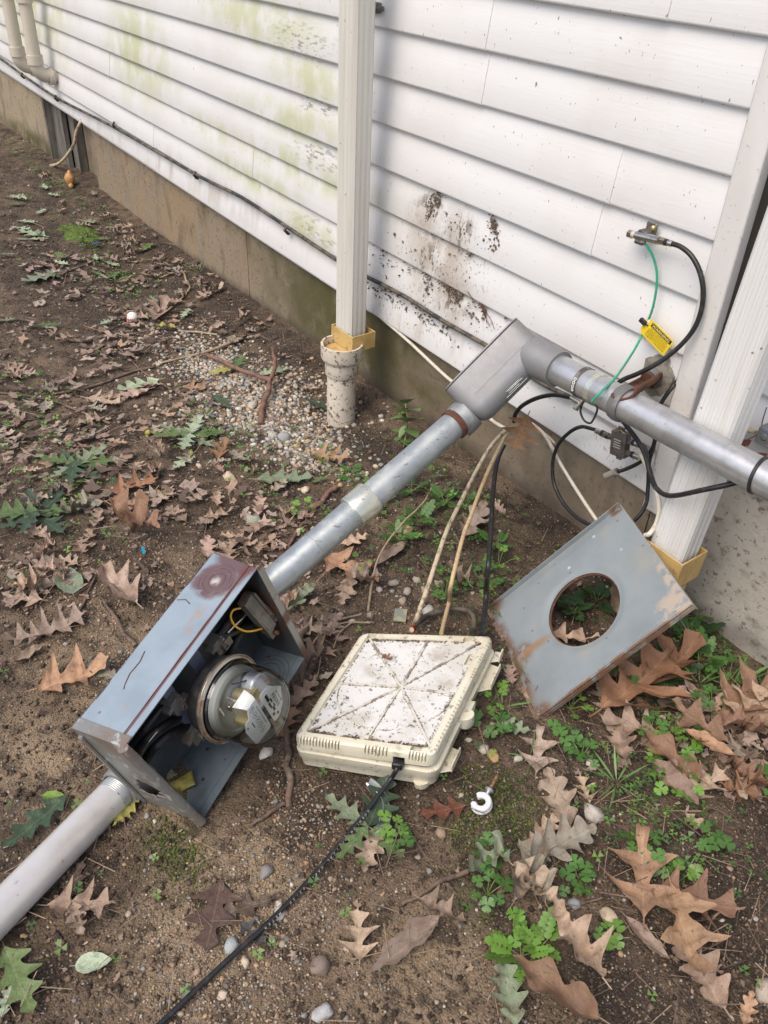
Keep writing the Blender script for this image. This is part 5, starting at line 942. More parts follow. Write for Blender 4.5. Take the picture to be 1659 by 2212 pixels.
# grey box and cream cable at the right edge of the wall
p = W(1652, 935, -.03); b = MB(); b.obox(p + EX * 0.03, EX * 0.036, EY * 0.018, EZ * 0.017); b.lathe([(0.007, 0), (0.007, 0.003)], p + Vector((0.01, -0.018, 0.002)), -EY, 12); single('junction_box', b, mat('blue_grey_plastic', (0.15, 0.165, 0.175), 0.5, layers=[dict(col=(0.08, 0.08, 0.08), scale=50, lo=.5, hi=.65, amt=.7)], bumps=[(.2, 90)]), 'small grey box on the siding at the right edge', 'junction box', bevel=0.002)
cable('cable', 'short cream cable entering the small grey box at the right edge', [W(1575, 918, -.03), W(1600, 925, -.03), W(1650, 937, -.03)], 0.0055, M_cream)
b = MB()
for pts in ([(1600, 960), (1615, 950), (1640, 935), (1648, 905), (1656, 880)], [(1597, 965), (1615, 972), (1640, 985)], [(1590, 955), (1600, 965), (1610, 968)]): b.tube(spline([W(u, v, -.03) for u, v in pts], 4), 0.0011, 5)
for (u, v) in ((1600, 958), (1608, 955), (1595, 962), (1643, 984)): q = W(u, v, -.032); b.grid(lambda s, t: q + Vector(((s - .5) * .022, -.004 * math.sin(s * 3 + t * 2), (t - .5) * .012 + (s - .5) * .006)), 3, 2)
single('dead_vine', b, mat('dead_vine', (0.13, 0.045, 0.028), 0.7), 'dead reddish vine tip clinging above the upper pipe at right', 'vine')
mud = MB()
def mudline(pts, w0, n):
    P = spline([W(u, v, -.0145) for u, v in pts], 6)
    for i in range(n):
        q = P[int(rng.integers(len(P)))] + Vector((rng.normal(0, w0), 0, rng.normal(0, w0))); s_ = .0012 + .0055 * rng.random() ** 2.5; a_ = rng.random() * 3.1; e1 = Vector((math.cos(a_), 0, math.sin(a_))) * s_; e2 = Vector((-math.sin(a_), 0, math.cos(a_))) * s_ * rng.uniform(.3, .9)
        mud.add([q + e1, q + e2, q - e1 * .8, q - e2 * .9, q - Vector((0, s_ * .55 + .001, 0)), q + Vector((0, .006, 0))], [(0, 1, 4), (1, 2, 4), (2, 3, 4), (3, 0, 4), (1, 0, 5), (2, 1, 5), (3, 2, 5), (0, 3, 5)])
mudline([(955, 415), (940, 430), (930, 455), (922, 480)], .009, 110); mudline([(935, 425), (945, 440)], .005, 35); mudline([(1055, 470), (1066, 490), (1070, 510), (1062, 540)], .009, 60); mudline([(1064, 478), (1066, 490)], .004, 50)
mudline([(950, 605), (970, 622), (990, 640), (975, 640)], .010, 90); mudline([(965, 620), (980, 632)], .005, 45); mudline([(1035, 655), (1045, 668), (1042, 690)], .004, 60); mudline([(915, 575), (925, 610), (920, 640)], .009, 50); mudline([(800, 560), (950, 600), (1050, 690)], .035, 190); mudline([(800, 620), (880, 650), (970, 720)], .02, 170); mudline([(960, 480), (1000, 520), (1040, 560)], .03, 90); mudline([(1090, 340), (1092, 350)], .003, 14)
kind(single('mud_spatter', mud, mat('dried_mud', (0.15, 0.112, 0.082), .95, layers=[dict(col=(.15, .11, .08), scale=60, lo=.45, hi=.6, amt=.7)], bumps=[(.4, 200)]), 'dried mud spattered on the siding right of the left downspout', 'mud', smooth=0), 'stuff')
b = MB()
for pts in ([(1010, 630), (1025, 650), (1045, 668), (1052, 700)], [(1045, 668), (1060, 690), (1068, 712)], [(1040, 655), (1046, 680), (1058, 705)]): b.tube(spline([W(u, v, -.02) for u, v in pts], 4), .0009, 5)
single('dry_rootlets', b, M_redtw if 'M_redtw' in globals() else M_rust, 'dry rootlets clinging to the siding above the conduit elbow', 'rootlets')
# warning tag with its cable tie on the green wire
T0, T1, T3 = W(1409, 684, -.040), W(1457, 733, -.036), W(1381, 717, -.042)
T0, T1, T3, T2_ = W(1402, 684, -.042), W(1456, 738, -.040), W(1381, 716, -.044), W(1433, 770, -.044)
tx_ = (T1 - T0); TWd = tx_.length; tx_.normalize(); ty_ = (T0 - T3); ty_ = (ty_ - tx_ * ty_.dot(tx_)); THt = ty_.length; ty_.normalize(); tz_ = tx_.cross(ty_)
if tz_.dot(CAMP - T0) < 0: tz_ = -tz_
tg = thing('warning_tag', 'yellow WARNING tag tied to the green grounding wire', 'tag', T3)
oT = T0 - ty_ * THt; b = MB()
outer = arc(TWd - 0.003, 0.003, 0.003, -90, 0, 4) + arc(TWd - 0.003, THt - 0.003, 0.003, 0, 90, 4) + [(0.008, THt), (0.0, THt - 0.008), (0.0, 0.008), (0.008, 0.0)]
b.prism(outer, oT, tx_, ty_, tz_ * 0.0007); tag_b = b.build('card', M_yel, tg, 20)
b = MB(); b.prism(arc(0.0085, THt * 0.52, 0.0035, 0, 330, 11), oT + tz_ * 0.0008, tx_ * 0.7, ty_ * 1.5, tz_ * 0.0001); b.v = [v for v in b.v]; b.build('punched_hole', M_side, tg, 0)
bx0, bx1, by0, by1 = 0.20 * TWd, 0.965 * TWd, 0.70 * THt, 0.93 * THt
b = MB(); b.prism([(bx0, by0), (bx1, by0), (bx1, by1), (bx0, by1)], oT + tz_ * 0.0008, tx_, ty_, tz_ * 0.0001); b.build('black_banner', M_ink, tg, 0)
text_mb('WARNING', 0.21 * THt, oT + tx_ * (bx0 + 0.03 * TWd) + ty_ * (by0 + 0.045 * THt) + tz_ * 0.00092, tx_, ty_, tz_, fit=(bx1 - bx0) * 0.88).build('headline', M_yink, tg, 0)
b = MB()
for k, (tt, wd_, x0_) in enumerate((('DO NOT REMOVE THIS', .64, .25), ('GROUND WIRE. SHOULD IT', .74, .20), ('BECOME LOOSE OR NEED', .72, .20), ('TO BE REMOVED, CONTACT', .76, .18), ('COMCAST 1-800-266-2278.', .74, .19))):
    m_ = text_mb(tt, 0.105 * THt, oT + tx_ * (x0_ * TWd) + ty_ * (THt * (0.585 - 0.118 * k)) + tz_ * 0.0008, tx_, ty_, tz_, fit=wd_ * TWd); b.add(m_.v, m_.f)
b.build('lettering', M_ink, tg, 0)
q = oT + tx_ * 0.003 + ty_ * THt * 0.62; b = MB(); b.obox(q - tx_ * 0.006 + tz_ * 0.004, tx_ * 0.008, ty_ * 0.0045, tz_ * 0.004); b.tube([q + tz_ * 0.003 - tx_ * .004, q + tx_ * 0.006 + tz_ * 0.003, q + tx_ * 0.008 - tz_ * 0.002, q - tz_ * 0.006, q - tx_ * .006 - tz_ * .002], 0.0018, 6); single('cable_tie', b, M_black, 'black cable tie holding the yellow tag on the green wire', 'cable tie', bevel=0.001)
# fibre cable from the enclosure to the lower edge, with its printed lettering
fp = [ew(Vector((EW * 0.755, 0.004, -0.030))), ew(Vector((EW * 0.753, -0.012, -0.036))), G(846, 1680, .045), G(822, 1712, .034), G(792, 1752, .026), G(757, 1796, .021), G(702, 1862, .015), G(640, 1932, .012), G(570, 2003, .013), G(505, 2062, .013), G(445, 2118, .012), G(350, 2208, .010), G(250, 2300, .010), G(100, 2450, .010)]
fs = spline(fp, 12); fib = thing('fibre_cable', 'thin black printed cable crossing the soil from the enclosure to the lower edge', 'cable', fp[6])
b = MB(); b.tube(fs, 0.0043, 10); b.build('jacket', M_black, fib, 60)
cum = [0]
for i in range(1, len(fs)): cum.append(cum[-1] + (fs[i] - fs[i - 1]).length)
def along(s):
    for i in range(1, len(fs)):
        if cum[i] >= s: t = (s - cum[i - 1]) / max(1e-9, cum[i] - cum[i - 1]); return fs[i - 1].lerp(fs[i], t), (fs[i] - fs[i - 1]).normalized()
    return fs[-1], (fs[-1] - fs[-2]).normalized()
txt = MB(); s = 0.115
for ch in 'CORNING OPTICAL CABLE 03-20  METER ':
    if ch != ' ':
        p, d = along(s); v = (CAMP - p); v = (v - d * v.dot(d)).normalized(); r_ = d.cross(v).normalized(); n_ = (v * 0.8 - r_ * 0.6).normalized()
        ey3 = n_.cross(d); 
        m_ = text_mb(ch, 0.0062, p + n_ * 0.00445, d, ey3, n_); 
        wch = max(q.dot(d) for q in m_.v) - min(q.dot(d) for q in m_.v) if m_.v else 0
        sh = ey3 * -0.0022; txt.add([q + sh for q in m_.v], m_.f)
    s += 0.0078
kind(txt.build('print_lettering', M_wink, fib, 0), 'stuff')
# ------------------------------------------------------------------ SMALL METAL AND PLASTIC THINGS ON THE SOIL
ins = thing('screw_insulator', 'white ring insulator on a rusty screw lying on the moss', 'insulator', G(1040, 1740))
c0 = G(1040, 1736, 0.010); d0 = (G(1078, 1682, 0.012) - c0); d0.normalize(); up_ = (EZ + d0 * 0.1 - EY * 0.35).normalized(); d0 = (d0 - up_ * d0.dot(up_)).normalized(); e0 = up_.cross(d0)
M_porc = mat('white_porcelain', (0.72, 0.73, 0.75), 0.25, layers=[dict(col=(0.35, 0.36, 0.4), scale=60, lo=0.52, hi=0.66, amt=0.6)])
for hgt, rr, t0 in ((0.006, 0.0135, 0.0058), (-0.003, 0.0150, 0.0048)):
    b = MB(); b.tube([c0 + up_ * hgt + (d0 * math.cos(a) + e0 * math.sin(a)) * rr for a in [math.radians(120 + 300 * i / 28) for i in range(29)]], [t0 * (0.75 if i in (0, 28) else 1) for i in range(29)], 12); b.build('porcelain_ring', M_porc, ins, 60)
b = MB(); b.lathe([(0.003, 0), (0.0045, 0.006), (0.009, 0.010), (0.0085, 0.012), (0.003, 0.012)], c0 + d0 * 0.019, d0, 16); b.build('metal_collar', M_galv, ins)
b = MB(); n = 46; b.tube([c0 + d0 * (0.030 + 0.034 * i / n) for i in range(n + 1)], [(0.0026 + 0.0009 * (0.5 + 0.5 * math.sin(i * 1.9))) * (1 if i < 40 else 1 - (i - 40) / 9) for i in range(n + 1)], 10); b.build('screw_shank', mat('rusty_screw', (0.27, 0.17, 0.09), 0.6, 0.3, layers=[dict(col=(0.12, 0.06, 0.03), scale=120, lo=.45, hi=.6, amt=.8, metal=0)]), ins, 60)
hk = [G(796, 1692, .02), G(812, 1706, .016), G(826, 1722, .014), G(834, 1745, .012), G(833, 1768, .012), G(824, 1788, .012), G(808, 1800, .010)]
b = MB(); hs = spline(hk, 6)
V = []; F = []; m_ = len(hs)
for i, p in enumerate(hs):
    t = (hs[min(i + 1, m_ - 1)] - hs[max(i - 1, 0)]).normalized(); n_ = EZ.cross(t).normalized()
    for a, z in ((-0.010, -0.004), (-0.010, 0.007), (-0.007, 0.009), (-0.003, 0.003), (0.003, 0.003), (0.007, 0.009), (0.010, 0.007), (0.010, -0.004)): V.append(p + n_ * a * (0.8 + 0.2 * math.sin(i * .3)) + EZ * z)
for i in range(m_ - 1):
    for k in range(8): k2_ = (k + 1) % 8; F.append((i * 8 + k, i * 8 + k2_, (i + 1) * 8 + k2_, (i + 1) * 8 + k))
F += [tuple(range(8)), tuple((m_ - 1) * 8 + k for k in range(7, -1, -1))]
b.add(V, F); single('metal_strap', b, M_galv, 'curved grey metal strap half under the black cable in front of the enclosure', 'strap', smooth=50)
b = MB(); b.lathe([(0.0005, -0.020)] + [(0.0205 * math.cos(math.radians(a)), 0.0205 * math.sin(math.radians(a))) for a in range(-80, 81, 10)] + [(0.0005, 0.0205)], G(286, 686, 0.014), EZ, 24, caps=False)
def golf(nt, p, out, co, col): pass
bl = single('white_ball', b, mat('white_ball', (0.78, 0.75, 0.68), 0.4, bumps=[(0.5, -230, (1, 1, 1), 0.002)]), 'small white ball lying among the leaf litter near the foundation', 'ball', smooth=80)
b = MB(); q = G(277, 694, .008); b.grid(lambda s, t: q + Vector(((s - .5) * .02, (t - .5) * .014, .006 * math.sin(s * 3) + .004 * math.sin(t * 4))), 4, 3); single('red_scrap', b, mat('red_scrap', (0.4, 0.06, 0.07), 0.5), 'small red scrap against the white ball', 'scrap')
b = MB(); q = G(153, 402, 0.0); b.lathe([(0.012, 0), (0.018, 0.012), (0.024, 0.028), (0.026, 0.042), (0.020, 0.058), (0.010, 0.068), (0.006, 0.078), (0.001, 0.08)], q + EZ * .0, (EZ + EX * .15).normalized(), 20); b.lathe([(0.008, 0), (0.014, 0.012), (0.008, 0.022), (0.001, 0.024)], q + EX * 0.035 - EY * .01, EZ, 12); single('gourd', b, mat('orange_gourd', (0.47, 0.24, 0.09), 0.5, layers=[dict(col=(0.6, 0.4, 0.2), scale=40, lo=.5, hi=.62, amt=.8)]), 'small orange-tan gourd on the soil by the foundation', 'gourd', smooth=70)
b = MB()
for k in range(5):
    a = k * 1.257; q = G(207, 526, .02) + Vector((math.cos(a) * .010, math.sin(a) * .010, 0)); b.grid(lambda s, t: q + Vector(((s - .5) * .016, (t - .5) * .016, .004 * s)), 2, 2)
single('blue_flower', b, mat('blue_petals', (0.03, 0.16, 0.62), 0.5), 'small bright blue flower in the moss by the foundation', 'flower')
b = MB(); q = G(309, 1187, .012); b.grid(lambda s, t: q + Vector(((s - .5) * .024, (t - .5) * .007 - (s - .5) * .006, .004 * math.sin(s * 5))), 5, 2); single('candy_wrapper', b, mat('turquoise_foil', (0.03, 0.42, 0.55), 0.25, 0.4), 'tiny turquoise wrapper on a curled brown leaf', 'wrapper')
gl0 = [G(853, 1316, .012), G(880, 1318, .010), G(876, 1345, .006), G(849, 1342, .006)]
b = MB(); b.add(gl0 + [v + EZ * 0.003 for v in gl0], [(0, 3, 2, 1), (4, 5, 6, 7), (0, 1, 5, 4), (1, 2, 6, 5), (2, 3, 7, 6), (3, 0, 4, 7)]); single('glass_shard', b, mat('cloudy_glass', (0.22, 0.24, 0.2), 0.12, layers=[dict(col=(0.38, 0.34, 0.2), scale=60, lo=.5, hi=.6, amt=.8)]), 'square of cloudy glass on the soil behind the enclosure', 'glass')
for (u, v, lab) in ((320, 935, 'yellow-green acorn left of the gravel patch'), (411, 980, 'olive-green acorn below the gravel patch')):
    b = MB(); q = G(u, v, .008); b.lathe([(0.0005, -0.012), (0.007, -0.008), (0.0095, 0), (0.008, 0.007), (0.003, 0.011), (0.0005, 0.013)], q, Vector((.6, .3, .5)), 14); single('acorn', b, MATS.get('green_acorn') or mat('green_acorn', (0.30, 0.30, 0.04), 0.35), lab, 'acorn', 'acorns in the litter', smooth=70)
for (u, v, lab, c) in ((670, 1025, 'black stub beside the stick left of the conduit', 1), (290, 1298, 'dark round seed husk beside the twig left of the meter box', 0), (437, 1140, 'black pebble-sized lump in the leaf litter', 0)):
    b = MB(); q = G(u, v, .006); b.lathe([(0.0005, -0.009), (0.009, -0.005), (0.011, 0.002), (0.007, 0.009), (0.0005, 0.011)], q, Vector((.5, -.2, .6)), 10); single('dark_lump', b, M_blackw, lab, 'lump', smooth=50)
# ------------------------------------------------------------------ LEAVES, TWIGS, STONES, PLANTS
def leaf_mesh(name, mt, seed, lobes=3, base=0.3, width=0.36, sharp=True, curl=0.25, bend=0.2, crump=0.03, nt_=36, stem=0.14, fwd=0.10, tooth=0.0):
    r = random.Random(seed); ph = [r.uniform(-.15, .15), r.uniform(-.15, .15)]; V = []; F = []; cols = (-1, -0.55, 0, 0.55, 1)
    ws = r.uniform(.85, 1.1), r.uniform(.85, 1.1); sd = seed * 7.3
    for i in range(nt_ + 1):
        t = i / nt_; env = math.sin(math.pi * min(1, t ** 0.72 * 0.985 + 0.012)) ** 0.75 * width
        row = []
        for s in cols:
            sg = 0 if s < 0 else 1; x = t * lobes + ph[sg] + 0.12; f = x - math.floor(x)
            if lobes == 0: p = 1.0
            elif sharp: p = (f / 0.70) ** 2.3 if f < 0.70 else ((1 - f) / 0.30) ** 0.8
            else: p = 0.5 - 0.5 * math.cos(2 * math.pi * f); p = p ** 0.8
            if lobes: p = max(p, 0.0)
            w_ = env * (base + (1 - base) * p) * ws[sg] if lobes else env
            if tooth: w_ *= 1 + tooth * ((t * 22) % 1)
            xx = s * w_; yy = t + fwd * abs(s) ** 2 * (w_ / width) * (1 - t * .5) * (1 if lobes else .2)
            z = curl * (abs(s) ** 1.6) * w_ * 1.3 + bend * (t - 0.45) ** 2 + crump * noise.noise((xx * 5 + sd, yy * 5, sd)) * 2 + 0.012 * (s == 0) * -1 + crump * abs(s) * 1.4 * noise.noise((xx * 3, yy * 9 + sd, 4 + sd))
            row.append((xx, yy, z))
        V += row
    n = len(cols)
    for i in range(nt_):
        for k in range(n - 1): F.append((i * n + k, i * n + k + 1, (i + 1) * n + k + 1, (i + 1) * n + k))
    z0 = V[2][2]; o = len(V); rs = 0.011
    for yy, rr, zz in ((0.02, rs, z0), (-stem, rs * 0.8, z0 + 0.02)): V += [(-rr, yy, zz), (rr, yy, zz), (0, yy, zz + rr * 1.6)]
    F += [(o, o + 1, o + 4, o + 3), (o + 1, o + 2, o + 5, o + 4), (o + 2, o, o + 3, o + 5)]
    zm = min(v[2] for v in V[:o])
    me = bpy.data.meshes.new(name); me.from_pydata([(a, b_, c - zm) for a, b_, c in V], [], F); me.materials.append(mt); me.shade_smooth(); return me
def leafmat(name, rough, blotch, amt=.6):
    return mat(name, (1, 1, 1), rough, obcol=True, vein=True, layers=[dict(col=blotch, scale=5, lo=0.45, hi=0.72, amt=amt), dict(col=tuple(c * .45 for c in blotch), scale=16, lo=0.58, hi=0.70, amt=0.6), dict(col=(0.10, 0.075, 0.055), scale=30, lo=0.6, hi=0.68, amt=0.5)], bumps=[(0.25, 14, (1, 1, 1), 0.02)], spec=0.35)
ML_dry = leafmat('dry_leaf', 0.55, (0.17, 0.10, 0.07)); ML_green = leafmat('fallen_green_leaf', 0.4, (0.05, 0.07, 0.03), .5); ML_wet = leafmat('wet_leaf', 0.22, (0.05, 0.035, 0.03), .7)
K = {}
for i in range(4): K['red', i] = leaf_mesh('oak_leaf', ML_dry, 10 + i, 2.6 + .25 * i, 0.15, 0.52, True, 0.22 + .1 * (i % 2), 0.25, 0.05, fwd=0.16)
for i in range(4): K['white', i] = leaf_mesh('oak_leaf', ML_dry, 30 + i, 3.5 + .3 * i, 0.36, 0.33, False, 0.25, 0.2, 0.05, fwd=0.18)
for i in range(3): K['crumple', i] = leaf_mesh('oak_leaf', ML_dry, 50 + i, 3, 0.30, 0.36, True, 0.9, 0.6, 0.15)
for i in range(2): K['plain', i] = leaf_mesh('dead_leaf', ML_dry, 60 + i, 2.2, 0.62, 0.24, False, 0.7, 0.4, 0.07, nt_=26) if i else leaf_mesh('dead_leaf', ML_dry, 60 + i, 2.4, 0.7, 0.22, True, 0.35, 0.2, 0.03, nt_=22)
for i in range(3): K['green', i] = leaf_mesh('oak_leaf', ML_green, 70 + i, 4, 0.30, 0.36, i != 1, 0.15, 0.12, 0.02, fwd=0.13)
for i in range(2): K['wet', i] = leaf_mesh('oak_leaf', ML_wet, 80 + i, 3, 0.22, 0.42, True, 0.08, 0.05, 0.02)
for i in range(2): K['gplain', i] = leaf_mesh('green_leaf', ML_green, 90 + i, 0, 1, 0.30, True, 0.2, 0.15, 0.02, nt_=20)
COLS = dict(mauve=(0.285, 0.205, 0.16), pink=(0.385, 0.285, 0.22), tan=(0.42, 0.31, 0.22), orange=(0.37, 0.225, 0.14), brown=(0.235, 0.135, 0.085), dark=(0.10, 0.065, 0.05), grey=(0.27, 0.245, 0.19), ggreen=(0.22, 0.26, 0.17), green=(0.105, 0.155, 0.055), dgreen=(0.045, 0.075, 0.045), pale=(0.34, 0.41, 0.28), yellow=(0.36, 0.34, 0.10), bgreen=(0.15, 0.26, 0.04), rust=(0.26, 0.135, 0.075))
def put_leaf(me, base, tip, col, label, cat='leaf', group=None, roll=0.0, lift=0.004, jit=True, name=None):
    y = (tip - base); L = y.length; y.normalize(); up_ = (EZ + Vector((random.uniform(-.12, .12), random.uniform(-.12, .12), 0))).normalized(); x = y.cross(up_).normalized(); z = x.cross(y)
    Mx = Matrix((x, y, z)).transposed() @ Matrix.Rotation(roll, 3, 'Y'); Mx = (Mx * L).to_4x4() if False else Matrix(((Mx[0][0] * L, Mx[0][1] * L, Mx[0][2] * L, 0), (Mx[1][0] * L, Mx[1][1] * L, Mx[1][2] * L, 0), (Mx[2][0] * L, Mx[2][1] * L, Mx[2][2] * L, 0), (0, 0, 0, 1)))
    sq_ = random.uniform(.68, 1.0)
    for r_ in range(3): Mx[r_][0] *= sq_
    Mx.translation = base + EZ * lift; o = bpy.data.objects.new(name or me.name.split('.')[0], me); COL.objects.link(o); o.matrix_world = Mx
    c = COLS[col] if isinstance(col, str) else col; j = random.uniform(.86, 1.14) if jit else 1; o.color = (c[0] * j * random.uniform(.95, 1.05), c[1] * j, c[2] * j * random.uniform(.94, 1.06), 1)
    return tag(o, label, cat, group) if label else o
